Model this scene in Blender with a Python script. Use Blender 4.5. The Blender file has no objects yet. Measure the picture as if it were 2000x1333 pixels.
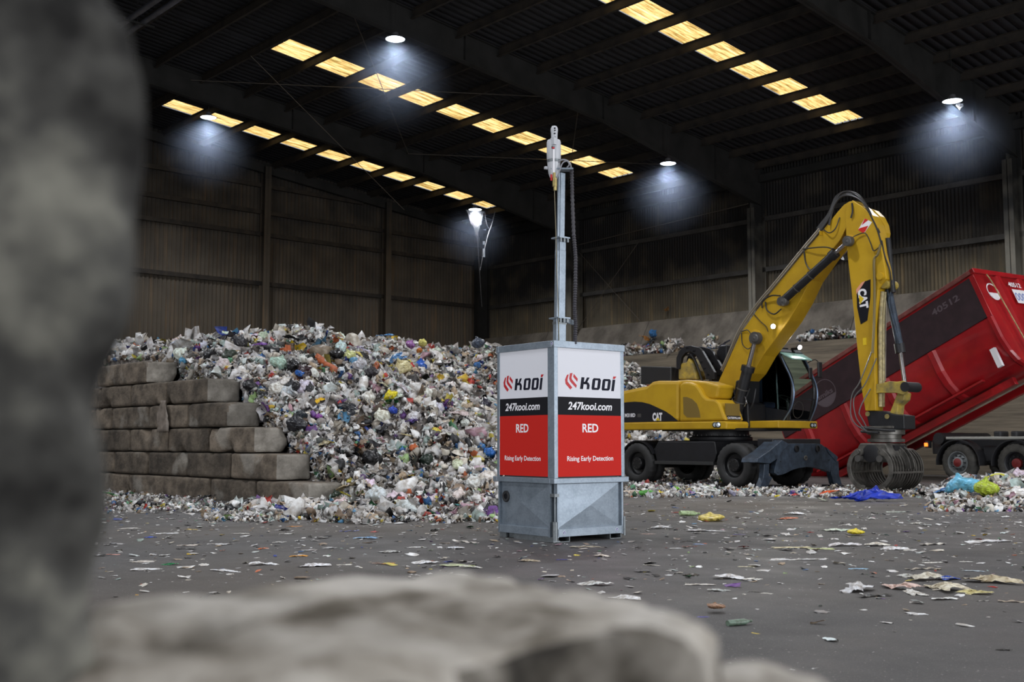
import bpy, bmesh, math, random
import numpy as np
from mathutils import Matrix, Vector
random.seed(7); rng = np.random.default_rng(11)
scene = bpy.context.scene
COL = scene.collection

# ------------------------------------------------------------------ camera
FPX = 2155.0; PX = 1000.0; PY = 666.5; HC = 1.07
TH = math.atan((865 - PY) / FPX)
cd = bpy.data.cameras.new('camera'); cam = bpy.data.objects.new('camera', cd); COL.objects.link(cam)
cd.sensor_width = 36.0; cd.lens = FPX / 2000 * 36.0
cam.location = (0, 0, HC); cam.rotation_euler = (math.pi / 2 + TH, 0, 0)
cd.clip_start = 0.05; cd.clip_end = 300
cd.dof.use_dof = True; cd.dof.focus_distance = 12.3; cd.dof.aperture_fstop = 3.9
scene.camera = cam

# ------------------------------------------------------------------ view
vs = scene.view_settings
scene.display_settings.display_device = 'sRGB'
vs.view_transform = 'Standard'; vs.look = 'None'; vs.gamma = 1.0; vs.exposure = 0.14
vs.use_curve_mapping = False

# ------------------------------------------------------------------ world: grey daylight outside the hall
w = bpy.data.worlds.new('overcast'); scene.world = w; w.use_nodes = True
w.node_tree.nodes['Background'].inputs[0].default_value = (0.80, 0.88, 1.0, 1)
w.node_tree.nodes['Background'].inputs[1].default_value = 0.35

# ------------------------------------------------------------------ hall frame (a along the right wall, b along the left wall)
YAW = math.radians(42)
A = np.array([math.sin(YAW), -math.cos(YAW), 0.0]); B = np.array([-math.cos(YAW), -math.sin(YAW), 0.0])
CORNER = np.array([-1.4232, 56.0, 0.0])
AEND, BEND, EAVE, RISE = 58.0, 50.0, 12.15, 0.10
def W(a, b, z=0.0): return CORNER + A * a + B * b + np.array([0, 0, z])
def roof_z(b): return EAVE + RISE * b

def area_lamp(name, a, b, z, da, db, sx, sy, power, color):
    l = bpy.data.lights.new(name, 'AREA'); l.shape = 'RECTANGLE'; l.size = sx; l.size_y = sy
    l.energy = power; l.color = color
    o = bpy.data.objects.new(name, l); COL.objects.link(o); o.location = W(a, b, z)
    d = Vector(A * da + B * db); o.rotation_euler = d.to_track_quat('-Z', 'Y').to_euler(); return o
# area lights added as daylight in two unseen gate openings behind the camera
area_lamp('added_daylight_side', AEND + 0.3, 22, 3.6, -1, 0, 22.0, 7.0, 3900, (0.93, 0.96, 1.0))
area_lamp('added_daylight_back', 34, BEND + 0.3, 3.6, 0, -1, 22.0, 7.0, 1750, (0.93, 0.96, 1.0))
LAMP_W = 1950.0          # every high-bay lamp; its light is made in its builder
scene.cycles.use_denoising = True; scene.cycles.adaptive_threshold = 0.03
scene.cycles.max_bounces = 4; scene.cycles.diffuse_bounces = 2; scene.cycles.glossy_bounces = 2
scene.cycles.transmission_bounces = 3; scene.cycles.transparent_max_bounces = 6
scene.cycles.sample_clamp_indirect = 4.0
scene.cycles.caustics_reflective = False; scene.cycles.caustics_refractive = False

# ------------------------------------------------------------------ geometry of the view (for measuring only)
def ray(x, y):
    xc = (x - PX) / FPX; yc = -(y - PY) / FPX
    return np.array([xc, math.cos(TH) - yc * math.sin(TH), math.sin(TH) + yc * math.cos(TH)])
C0 = np.array([0, 0, HC])
def on_floor(x, y, z=0.0):
    r = ray(x, y); return C0 + r * ((z - HC) / r[2])
def on_plane(x, y, P, N):
    r = ray(x, y); return C0 + r * (np.dot(P - C0, N) / np.dot(r, N))
def project(p):
    p = np.asarray(p, float) - C0
    yc = -p[..., 1] * math.sin(TH) + p[..., 2] * math.cos(TH); zc = p[..., 1] * math.cos(TH) + p[..., 2] * math.sin(TH)
    return PX + FPX * p[..., 0] / zc, PY - FPX * yc / zc, zc

# ------------------------------------------------------------------ materials
def lin(c): return tuple(((v / 255) / 12.92 if v / 255 <= 0.04045 else ((v / 255 + 0.055) / 1.055) ** 2.4) for v in c)
def mat(name, col, rough=0.6, metal=0.0, var=0.0, vscale=4.0, col2=None, bump=0.0, bscale=30.0, stretch=(1, 1, 1), detail=5.0, coords='Object', lo=0.35, hi=0.65, spec=0.5, coat=0.0):
    m = bpy.data.materials.new(name); m.use_nodes = True; nt = m.node_tree; N = nt.nodes; L = nt.links
    bs = N['Principled BSDF']
    bs.inputs['Roughness'].default_value = rough; bs.inputs['Metallic'].default_value = metal
    bs.inputs['Specular IOR Level'].default_value = spec; bs.inputs['Coat Weight'].default_value = coat
    col = tuple(col); base = col + (1,)
    bs.inputs['Base Color'].default_value = base
    if var or col2 or bump:
        tc = N.new('ShaderNodeTexCoord'); mp = N.new('ShaderNodeMapping'); mp.inputs['Scale'].default_value = stretch
        L.new(tc.outputs[coords], mp.inputs['Vector'])
    if var or col2:
        nz = N.new('ShaderNodeTexNoise'); nz.inputs['Scale'].default_value = vscale; nz.inputs['Detail'].default_value = detail
        nz.inputs['Roughness'].default_value = 0.6
        L.new(mp.outputs[0], nz.inputs['Vector'])
        rp = N.new('ShaderNodeValToRGB'); rp.color_ramp.elements[0].position = lo; rp.color_ramp.elements[1].position = hi
        c2 = tuple(col2) if col2 else tuple(max(0, v * (1 - var)) for v in col)
        rp.color_ramp.elements[0].color = c2 + (1,); rp.color_ramp.elements[1].color = base
        L.new(nz.outputs['Fac'], rp.inputs['Fac']); L.new(rp.outputs['Color'], bs.inputs['Base Color'])
    if bump:
        n2 = N.new('ShaderNodeTexNoise'); n2.inputs['Scale'].default_value = bscale; n2.inputs['Detail'].default_value = 4
        L.new(mp.outputs[0], n2.inputs['Vector'])
        bp_ = N.new('ShaderNodeBump'); bp_.inputs['Strength'].default_value = bump; bp_.inputs['Distance'].default_value = 0.02
        L.new(n2.outputs['Fac'], bp_.inputs['Height']); L.new(bp_.outputs[0], bs.inputs['Normal'])
    return m
def emit(name, col, strength):
    m = bpy.data.materials.new(name); m.use_nodes = True; bs = m.node_tree.nodes['Principled BSDF']
    bs.inputs['Base Color'].default_value = tuple(col) + (1,)
    bs.inputs['Emission Color'].default_value = tuple(col) + (1,); bs.inputs['Emission Strength'].default_value = strength
    return m

# ------------------------------------------------------------------ mesh helper
class MB:
    def __init__(s): s.v = []; s.f = []
    def add(s, vs_, fs):
        o = len(s.v); s.v += [tuple(map(float, p)) for p in vs_]; s.f += [tuple(i + o for i in f) for f in fs]; return s
    def box(s, lo, hi):
        (x0, y0, z0), (x1, y1, z1) = lo, hi
        return s.add([(x0, y0, z0), (x1, y0, z0), (x1, y1, z0), (x0, y1, z0), (x0, y0, z1), (x1, y0, z1), (x1, y1, z1), (x0, y1, z1)],
                     [(0, 3, 2, 1), (4, 5, 6, 7), (0, 1, 5, 4), (1, 2, 6, 5), (2, 3, 7, 6), (3, 0, 4, 7)])
    def prism(s, poly, d, n0, n1):
        """poly: 2-D points; d: function (u, v, n) -> point; extruded from n0 to n1"""
        k = len(poly); vs_ = [d(u, v, n0) for u, v in poly] + [d(u, v, n1) for u, v in poly]
        return s.add(vs_, [tuple(range(k)), tuple(range(2 * k - 1, k - 1, -1))] + [(i, (i + 1) % k, k + (i + 1) % k, k + i) for i in range(k)])
    def frame_bar(s, p0, p1, w, h, up=(0, 0, 1)):
        p0, p1 = np.array(p0, float), np.array(p1, float); t = p1 - p0; t /= np.linalg.norm(t); up = np.array(up, float)
        sd = np.cross(t, up)
        if np.linalg.norm(sd) < 1e-4: sd = np.cross(t, (1, 0, 0.1))
        sd /= np.linalg.norm(sd); u = np.cross(sd, t)
        q = [p + sd * w / 2 * a_ + u * h / 2 * b_ for p in (p0, p1) for a_, b_ in ((-1, -1), (1, -1), (1, 1), (-1, 1))]
        return s.add(q, [(3, 2, 1, 0), (4, 5, 6, 7), (0, 1, 5, 4), (1, 2, 6, 5), (2, 3, 7, 6), (3, 0, 4, 7)])
    def tube(s, pts, r, n=8, cap=True):
        pts = [np.array(p, float) for p in pts]; rs = r if hasattr(r, '__len__') else [r] * len(pts)
        if len(pts) >= 3 and len(pts) <= 12 and not hasattr(r, '__len__'):      # hoses and pipes bend in curves
            q = [2 * pts[0] - pts[1]] + pts + [2 * pts[-1] - pts[-2]]; out = []
            for i in range(1, len(q) - 2):
                for t in (0, .2, .4, .6, .8):
                    out.append(.5 * ((2 * q[i]) + (q[i + 1] - q[i - 1]) * t + (2 * q[i - 1] - 5 * q[i] + 4 * q[i + 1] - q[i + 2]) * t * t + (3 * q[i] - q[i - 1] - 3 * q[i + 1] + q[i + 2]) * t ** 3))
            pts = out + [pts[-1]]; rs = [r] * len(pts)
        up = None; rings = []
        for i, p in enumerate(pts):
            t = (pts[min(i + 1, len(pts) - 1)] - pts[max(i - 1, 0)]); t = t / (np.linalg.norm(t) + 1e-12)
            if up is None:
                up = np.array((0, 0, 1.0)) if abs(t[2]) < 0.9 else np.array((1.0, 0, 0))
            sd = np.cross(t, up); sd /= np.linalg.norm(sd) + 1e-12; up = np.cross(sd, t)
            rings.append([p + rs[i] * (math.cos(2 * math.pi * j / n) * sd + math.sin(2 * math.pi * j / n) * up) for j in range(n)])
        vs_ = [q for rg in rings for q in rg]; fs = []
        for i in range(len(pts) - 1):
            for j in range(n): fs.append((i * n + j, i * n + (j + 1) % n, (i + 1) * n + (j + 1) % n, (i + 1) * n + j))
        if cap: fs += [tuple(range(n - 1, -1, -1)), tuple((len(pts) - 1) * n + j for j in range(n))]
        return s.add(vs_, fs)
    def cyl(s, p0, p1, r, n=20, r1=None): return s.tube([p0, p1], [r, r if r1 is None else r1], n)
    def lathe(s, prof, p0, axis, n=32):
        """prof: (r, t) pairs along the axis from p0"""
        p0 = np.array(p0, float); ax = np.array(axis, float); ax /= np.linalg.norm(ax)
        sd = np.cross(ax, (0, 0, 1.0));
        if np.linalg.norm(sd) < 1e-3: sd = np.cross(ax, (1.0, 0, 0))
        sd /= np.linalg.norm(sd); up = np.cross(sd, ax); k = len(prof)
        vs_ = [p0 + ax * t + r * (math.cos(2 * math.pi * j / n) * sd + math.sin(2 * math.pi * j / n) * up) for r, t in prof for j in range(n)]
        return s.add(vs_, [(i * n + j, i * n + (j + 1) % n, (i + 1) * n + (j + 1) % n, (i + 1) * n + j) for i in range(k - 1) for j in range(n)])
    def build(s, name, m, parent=None, smooth=False, bevel=0.0, seg=2, angle=35):
        me = bpy.data.meshes.new(name); me.from_pydata(s.v, [], s.f); me.validate(); me.update()
        bm = bmesh.new(); bm.from_mesh(me); bmesh.ops.recalc_face_normals(bm, faces=bm.faces); bm.to_mesh(me); bm.free()
        o = bpy.data.objects.new(name, me); COL.objects.link(o)
        if m: me.materials.append(m)
        if parent is not None: o.parent = parent
        if smooth:
            me.polygons.foreach_set('use_smooth', [True] * len(me.polygons))
            if angle: me.set_sharp_from_angle(angle=math.radians(angle))
        if bevel:
            b = o.modifiers.new('edge', 'BEVEL'); b.width = bevel; b.segments = seg; b.limit_method = 'ANGLE'; b.angle_limit = math.radians(30)
        return o
def np_mesh(name, V, Fq, m, colors=None, tri=False):
    k = 3 if tri else 4
    me = bpy.data.meshes.new(name); me.vertices.add(len(V)); me.vertices.foreach_set('co', np.asarray(V, np.float32).ravel())
    me.loops.add(len(Fq) * k); me.loops.foreach_set('vertex_index', np.asarray(Fq, np.int32).ravel())
    me.polygons.add(len(Fq)); me.polygons.foreach_set('loop_start', np.arange(0, len(Fq) * k, k, dtype=np.int32))
    me.update(calc_edges=True)
    if colors is not None:
        at_ = me.color_attributes.new('Tint', 'FLOAT_COLOR', 'POINT')
        c = np.ones((len(V), 4), np.float32); c[:, :3] = colors; at_.data.foreach_set('color', c.ravel())
    if m: me.materials.append(m)
    o = bpy.data.objects.new(name, me); COL.objects.link(o); return o
def thing(name, label, cat, loc=(0, 0, 0), rz=0.0, group=None):
    o = bpy.data.objects.new(name, None); COL.objects.link(o); o.empty_display_size = 0.2
    o.location = tuple(loc); o.rotation_euler = (0, 0, rz); o['label'] = label; o['category'] = cat
    if group: o['group'] = group
    return o
def tag(o, label, cat, group=None, kind=None):
    o['label'] = label; o['category'] = cat
    if group: o['group'] = group
    if kind: o['kind'] = kind
    return o
def struct(o): o['kind'] = 'structure'; return o
def copy_tree(o, parent=None):
    c = o.copy(); COL.objects.link(c); c.parent = parent
    for ch in list(o.children): copy_tree(ch, c)
    return c
def text_part(name, s, m, parent, origin, ux, uz, height, width=None, bold=0.02, shear=0.0, depth=0.002, center=True):
    """lettering as thin solid letters in the plane spanned by ux (reading direction) and uz (up)"""
    cu = bpy.data.curves.new(name, 'FONT'); cu.body = s; cu.size = 1.0; cu.offset = bold; cu.extrude = 0.004; cu.shear = shear; cu.resolution_u = 3
    t = bpy.data.objects.new(name, cu); COL.objects.link(t)
    dg = bpy.context.evaluated_depsgraph_get(); dg.update()
    me = bpy.data.meshes.new_from_object(t.evaluated_get(dg)); bpy.data.objects.remove(t); bpy.data.curves.remove(cu)
    n = len(me.vertices); co = np.zeros(n * 3, np.float32); me.vertices.foreach_get('co', co); co = co.reshape(-1, 3)
    x0, x1 = co[:, 0].min(), co[:, 0].max(); caps = 0.72
    sz = height / caps; sx = (width / (x1 - x0)) if width else sz
    ux = np.array(ux, float); uz = np.array(uz, float); nn = np.cross(ux, uz)
    X = (co[:, 0] - (x0 + x1) / 2 if center else co[:, 0] - x0) * sx
    P = np.array(origin, float) + X[:, None] * ux + (co[:, 1] * sz)[:, None] * uz + (co[:, 2] / 0.004 * depth)[:, None] * nn
    me.vertices.foreach_set('co', P.astype(np.float32).ravel()); me.materials.clear(); me.materials.append(m); me.update()
    o = bpy.data.objects.new(name, me); COL.objects.link(o); o.parent = parent; return o
# ================================================================== THE HALL
m_floor = bpy.data.materials.new('stained_concrete_floor'); m_floor.use_nodes = True
def _floor():
    nt = m_floor.node_tree; N = nt.nodes; L = nt.links; bs = N['Principled BSDF']
    tc = N.new('ShaderNodeTexCoord')
    def noise(sc, det=5, st=(1, 1, 1), rot=0):
        mp = N.new('ShaderNodeMapping'); mp.inputs['Scale'].default_value = st; mp.inputs['Rotation'].default_value = (0, 0, rot)
        L.new(tc.outputs['Object'], mp.inputs[0]); n = N.new('ShaderNodeTexNoise'); n.inputs['Scale'].default_value = sc; n.inputs['Detail'].default_value = det
        L.new(mp.outputs[0], n.inputs['Vector']); return n.outputs['Fac']
    def ramp(f, a, b, ca, cb):
        r = N.new('ShaderNodeValToRGB'); r.color_ramp.elements[0].position = a; r.color_ramp.elements[1].position = b
        r.color_ramp.elements[0].color = ca + (1,); r.color_ramp.elements[1].color = cb + (1,); L.new(f, r.inputs[0]); return r.outputs[0]
    def mix(f, c1, c2):
        x = N.new('ShaderNodeMix'); x.data_type = 'RGBA'; L.new(f, x.inputs[0]); L.new(c1, x.inputs[6]); L.new(c2, x.inputs[7]); return x.outputs[2]
    base = ramp(noise(0.6, 6, (1, 0.35, 1), 0.7), 0.3, 0.7, (0.044, 0.041, 0.041), (0.080, 0.075, 0.073))
    brown = ramp(noise(0.18, 4), 0.45, 0.75, (0, 0, 0), (1, 1, 1))
    rgb = N.new('ShaderNodeRGB'); rgb.outputs[0].default_value = (0.078, 0.062, 0.049, 1)
    c = mix(brown, base, rgb.outputs[0])
    for sc, lo, col in ((38, 0.70, (0.34, 0.32, 0.30)), (95, 0.675, (0.28, 0.26, 0.23)), (210, 0.66, (0.20, 0.18, 0.15))):
        f = ramp(noise(sc, 2), lo, lo + 0.02, (0, 0, 0), (1, 1, 1)); rg = N.new('ShaderNodeRGB'); rg.outputs[0].default_value = col + (1,)
        c = mix(f, c, rg.outputs[0])
    L.new(c, bs.inputs['Base Color'])
    rr = ramp(noise(1.1, 4), 0.3, 0.7, (0.42, 0.42, 0.42), (0.75, 0.75, 0.75)); L.new(rr, bs.inputs['Roughness'])
    b = N.new('ShaderNodeBump'); b.inputs['Strength'].default_value = 0.35; b.inputs['Distance'].default_value = 0.01
    L.new(noise(60, 6), b.inputs['Height']); L.new(b.outputs[0], bs.inputs['Normal'])
_floor()

def clad_mat(name, c_hi, c_lo, z0, z1, streak):
    """corrugated sheet: the colour darkens towards the upper sheets, rust brown streaks run down"""
    m = bpy.data.materials.new(name); m.use_nodes = True; nt = m.node_tree; N = nt.nodes; L = nt.links; bs = N['Principled BSDF']
    bs.inputs['Roughness'].default_value = 0.8; bs.inputs['Specular IOR Level'].default_value = 0.25
    tc = N.new('ShaderNodeTexCoord'); sp = N.new('ShaderNodeSeparateXYZ'); L.new(tc.outputs['Object'], sp.inputs[0])
    mr = N.new('ShaderNodeMapRange'); mr.inputs[1].default_value = z0; mr.inputs[2].default_value = z1; L.new(sp.outputs[2], mr.inputs[0])
    n0 = N.new('ShaderNodeTexNoise'); n0.inputs['Scale'].default_value = 0.8; n0.inputs['Detail'].default_value = 6; L.new(tc.outputs['Object'], n0.inputs['Vector'])
    ad = N.new('ShaderNodeMath'); ad.operation = 'MULTIPLY_ADD'; ad.inputs[1].default_value = 1.4; ad.inputs[2].default_value = -0.7; L.new(n0.outputs[0], ad.inputs[0])
    a2 = N.new('ShaderNodeMath'); a2.operation = 'ADD'; a2.use_clamp = True; L.new(ad.outputs[0], a2.inputs[0]); L.new(mr.outputs[0], a2.inputs[1])
    mx = N.new('ShaderNodeMix'); mx.data_type = 'RGBA'; L.new(a2.outputs[0], mx.inputs[0])
    mx.inputs[6].default_value = c_lo + (1,); mx.inputs[7].default_value = c_hi + (1,)
    mp = N.new('ShaderNodeMapping'); mp.inputs['Scale'].default_value = (5, 5, 0.25); L.new(tc.outputs['Object'], mp.inputs[0])
    n1 = N.new('ShaderNodeTexNoise'); n1.inputs['Scale'].default_value = 1.5; n1.inputs['Detail'].default_value = 6; L.new(mp.outputs[0], n1.inputs['Vector'])
    rp = N.new('ShaderNodeValToRGB'); rp.color_ramp.elements[0].position = 0.52; rp.color_ramp.elements[1].position = 0.75
    rp.color_ramp.elements[0].color = (1, 1, 1, 1); rp.color_ramp.elements[1].color = streak + (1,); L.new(n1.outputs[0], rp.inputs[0])
    m2 = N.new('ShaderNodeMix'); m2.data_type = 'RGBA'; m2.blend_type = 'MULTIPLY'; m2.inputs[0].default_value = 1
    L.new(mx.outputs[2], m2.inputs[6]); L.new(rp.outputs[0], m2.inputs[7]); L.new(m2.outputs[2], bs.inputs['Base Color'])
    return m
m_clad_l = clad_mat('cladding_gable', (0.021, 0.019, 0.017), (0.092, 0.076, 0.058), 6.0, 13.4, (1.6, 1.3, 1.0))
m_clad_r = clad_mat('cladding_eaves', (0.013, 0.012, 0.012), (0.115, 0.096, 0.066), 6.2, 8.6, (1.7, 1.5, 1.2))
m_roof = mat('sooty_roof_sheet', (0.016, 0.016, 0.019), 0.75, var=0.5, vscale=0.7, spec=0.3)
m_steel = mat('sooty_steelwork', (0.020, 0.019, 0.018), 0.75, col2=(0.010, 0.010, 0.009), vscale=1.3, spec=0.3)
m_colsteel = clad_mat('column_paint', (0.012, 0.012, 0.012), (0.22, 0.205, 0.17), 6.2, 8.8, (1.3, 1.2, 1.1))  # lighter low down, darker towards the top
m_purl = mat('sooty_purlin', (0.036, 0.028, 0.021), 0.7, col2=(0.014, 0.012, 0.011), vscale=2.5, spec=0.3)
m_push = mat('cast_concrete_push_wall', (0.175, 0.152, 0.127), 0.9, col2=(0.075, 0.065, 0.053), vscale=1.3, bump=0.4, bscale=9, stretch=(1, 1, 0.6), detail=8)
m_board = mat('board_marked_concrete', (0.27, 0.225, 0.165), 0.9, col2=(0.11, 0.092, 0.07), vscale=1.2, bump=0.4, bscale=7, stretch=(0.3, 0.3, 5), detail=6)

HROT = math.atan2(A[1], A[0])
def hall_obj(o, kind='structure'):
    o.location = tuple(CORNER); o.rotation_euler = (0, 0, HROT)
    if kind: o['kind'] = kind
    return o
def H(a, b, z): return (a, -b, z)

# floor slab
fl = MB().box((-1, -BEND - 6, -0.3), (AEND + 6, 1.0, 0.0)).build('floor', m_floor); hall_obj(fl)

# corrugated sheets as real folded metal
def corrugate(name, length, pitch, depth, place, m, zlo, zhi):
    n = int(length / pitch); prof = []
    for i in range(n):
        t = i * pitch
        prof += [(t, 0), (t + pitch * 0.30, 0), (t + pitch * 0.42, depth), (t + pitch * 0.80, depth), (t + pitch * 0.92, 0)]
    prof.append((length, 0)); V = []; F = []
    for t, d in prof: V.append(place(t, d, zlo(t))); V.append(place(t, d, zhi(t)))
    for i in range(len(prof) - 1): F.append((2 * i, 2 * i + 2, 2 * i + 3, 2 * i + 1))
    o = np_mesh(name, V, F, m); return o
hall_obj(corrugate('wall_left', BEND, 0.185, 0.06, lambda t, d, z: H(-0.12 - d, t, z), m_clad_l, lambda t: 0.0, lambda t: roof_z(t)))
hall_obj(corrugate('wall_right', AEND, 0.14, 0.045, lambda t, d, z: H(t, -0.12 - d, z), m_clad_r, lambda t: 6.2, lambda t: EAVE))
# gable wall behind the camera and far side wall, each round an unseen gate opening added for its area light
mb = MB(); g0, g1, gh = 11.0, 33.0, 7.2
mb.box(H(AEND, g0, 0), H(AEND + 0.2, -0.2, 12.0)); mb.box(H(AEND, BEND, 0), H(AEND + 0.2, g1, 17)); mb.box(H(AEND, g1, gh), H(AEND + 0.2, g0, 17))
hall_obj(mb.build('wall_back', m_clad_l))
mb = MB(); mb.box(H(0, BEND + 0.2, 0), H(23, BEND, 17)); mb.box(H(45, BEND + 0.2, 0), H(AEND, BEND, 17)); mb.box(H(23, BEND + 0.2, gh), H(45, BEND, 17))
hall_obj(mb.build('wall_front', m_clad_l))

# roof sheeting, folded, ribs running down the slope; rooflight strips are left open
STRIPS = [(2.65, 3.7), (10.9, 12.15), (21.7, 22.8), (32.3, 33.4), (42.6, 43.7)]; SB0, SB1 = 2.12, 18.65
def roof_part(a0, a1, b0, b1):
    V = []; F = []; pitch = 0.30; t = a0; prof = []
    while t < a1 - 1e-6:
        for q, d in ((0, 0), (0.255, 0), (0.262, 0.03), (0.293, 0.03), (0.30, 0)): prof.append((min(t + q, a1), d))
        t += pitch
    prof = [p for i, p in enumerate(prof) if i == 0 or p[0] > prof[i - 1][0] + 1e-6]
    for a_, d in prof:
        V.append(H(a_, b0, roof_z(b0) + d)); V.append(H(a_, b1, roof_z(b1) + d))
    return V, [(2 * i, 2 * i + 2, 2 * i + 3, 2 * i + 1) for i in range(len(prof) - 1)]
V = []; F = []
def addroof(*q):
    v, f = roof_part(*q); o = len(V); V.extend(v); F.extend([tuple(i + o for i in k) for k in f])
edges = [-0.2] + [x for s_ in STRIPS for x in s_] + [AEND + 0.2]
for i in range(0, len(edges), 2): addroof(edges[i], edges[i + 1], -0.2, BEND + 0.2)
for s_ in STRIPS: addroof(s_[0], s_[1], -0.2, SB0); addroof(s_[0], s_[1], SB1, BEND + 0.2)
hall_obj(np_mesh('ceiling', V, F, m_roof))

# translucent rooflights: ribbed grp sheets, algae and dirt in the ribs, daylight behind
m_sky = bpy.data.materials.new('dirty_translucent_rooflight'); m_sky.use_nodes = True
def _sky():
    nt = m_sky.node_tree; N = nt.nodes; L = nt.links; bs = N['Principled BSDF']; bs.inputs['Roughness'].default_value = 0.6
    tc = N.new('ShaderNodeTexCoord'); mp = N.new('ShaderNodeMapping'); mp.inputs['Scale'].default_value = (10, 0.5, 1); L.new(tc.outputs['Object'], mp.inputs[0])
    n = N.new('ShaderNodeTexNoise'); n.inputs['Scale'].default_value = 1.6; n.inputs['Detail'].default_value = 9; n.inputs['Roughness'].default_value = 0.72; L.new(mp.outputs[0], n.inputs['Vector'])
    r = N.new('ShaderNodeValToRGB'); cr = r.color_ramp
    cr.elements[0].position = 0.36; cr.elements[0].color = (0.10, 0.055, 0.012, 1)
    cr.elements[1].position = 0.66; cr.elements[1].color = (1.0, 0.86, 0.50, 1)
    e = cr.elements.new(0.45); e.color = (0.50, 0.31, 0.08, 1); e = cr.elements.new(0.53); e.color = (0.88, 0.63, 0.25, 1)
    L.new(n.outputs[0], r.inputs[0]); L.new(r.outputs[0], bs.inputs['Emission Color']); bs.inputs['Emission Strength'].default_value = 1.35
    bs.inputs['Base Color'].default_value = (0.4, 0.3, 0.15, 1)
_sky()
for k, s_ in enumerate(STRIPS):
    v = []; f = []; t = s_[0]; prof = []
    while t < s_[1] - 0.01:
        for q, d in ((0, 0.0), (0.07, 0.0), (0.085, 0.035), (0.125, 0.035), (0.14, 0.0)): prof.append((min(t + q, s_[1]), d))
        t += 0.14
    prof = [p for i, p in enumerate(prof) if i == 0 or p[0] > prof[i - 1][0] + 1e-6]
    for a_, d in prof: v.append(H(a_, SB0, roof_z(SB0) + 0.03 + d)); v.append(H(a_, SB1, roof_z(SB1) + 0.03 + d))
    f = [(2 * i, 2 * i + 2, 2 * i + 3, 2 * i + 1) for i in range(len(prof) - 1)]
    hall_obj(np_mesh('window_%d' % (k + 1), v, f, m_sky))

# purlins
b_ = 3.7
pur_me = None
bs_list = [0.4] + [2.07 + 1.70 * i for i in range(29)]
for b_ in bs_list:
    if b_ > BEND - 0.3: break
    if pur_me is None:
        mb = MB(); mb.box((-0.1, -0.012, -0.31), (AEND, 0.0, -0.01)); mb.box((-0.1, -0.09, -0.31), (AEND, 0.0, -0.295)); mb.box((-0.1, -0.09, -0.02), (AEND, 0.0, -0.008))
        o = mb.build('roof_purlin', m_purl); pur_me = o.data
    else:
        o = bpy.data.objects.new('roof_purlin', pur_me); COL.objects.link(o)
    hall_obj(o); o.location = tuple(W(0, b_, roof_z(b_)))

# portal frames: haunched rafters and columns
RA = [6.85, 17.0, 27.1, 37.2, 47.3]
def rafter():
    mb = MB(); th = 0.11
    def bot(b): return roof_z(b) - (0.95 if b > 9 else 0.95 + (9 - b) / 9 * 0.75)
    bb = [-0.05, 9.0, BEND]
    mb.prism([(b, roof_z(b) - 0.03) for b in bb] + [(b, bot(b)) for b in reversed(bb)], lambda u, v, n: (n, -u, v), -0.012, 0.012)
    for lo, hi in ((lambda b: roof_z(b) - 0.055, lambda b: roof_z(b) - 0.03), (lambda b: bot(b), lambda b: bot(b) + 0.028)):
        mb.prism([(b, hi(b)) for b in bb] + [(b, lo(b)) for b in reversed(bb)], lambda u, v, n: (n, -u, v), -th, th)
    b = 3.0
    while b < BEND:
        mb.box((-th, -b - 0.01, bot(b) + 0.02), (th, -b, roof_z(b) - 0.05)); b += 6.2
    return mb
raf_me = None
for a_ in RA:
    if raf_me is None: o = rafter().build('roof_rafter', m_steel); raf_me = o.data
    else: o = bpy.data.objects.new('roof_rafter', raf_me); COL.objects.link(o)
    hall_obj(o); o.location = tuple(W(a_, 0, 0))
def ibeam(mb, p0, p1, w, d, axis):
    """column: flanges across axis 'a' or 'b'"""
    (x0, y0, z0), (x1, y1, z1) = p0, p1
    return mb
col_me = None
for a_ in RA + [0.25, 57.6]:
    if col_me is None:
        mb = MB(); mb.box((-0.16, -0.75, 0), (0.16, -0.72, 10.3)); mb.box((-0.16, -0.03, 0), (0.16, 0.0, 11.9)); mb.box((-0.012, -0.75, 0), (0.012, 0, 10.5))
        o = mb.build('steel_column', m_colsteel); col_me = o.data
    else: o = bpy.data.objects.new('steel_column', col_me); COL.objects.link(o)
    if a_ == 0.25: o.data = o.data.copy(); o.data.materials.clear(); o.data.materials.append(m_steel)
    hall_obj(o); o.location = tuple(W(a_, 0, 0))
for b_ in (6.25, 12.7, 19.1, 25.5, 31.9):
    mb = MB(); h = roof_z(b_) - 0.35
    mb.box((0.0, -b_ - 0.15, 0), (0.02, -b_ + 0.15, h)); mb.box((0.36, -b_ - 0.15, 0), (0.38, -b_ + 0.15, h)); mb.box((0, -b_ - 0.01, 0), (0.38, -b_ + 0.01, h))
    hall_obj(mb.build('gable_column', m_clad_l))
# gable head beam along the roof line
mb = MB(); mb.prism([(0, roof_z(0) - 0.25), (BEND, roof_z(BEND) - 0.25), (BEND, roof_z(BEND) - 0.62), (0, roof_z(0) - 0.62)], lambda u, v, n: (n, -u, v), 0.0, 0.2)
hall_obj(mb.build('gable_beam', m_steel))
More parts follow.
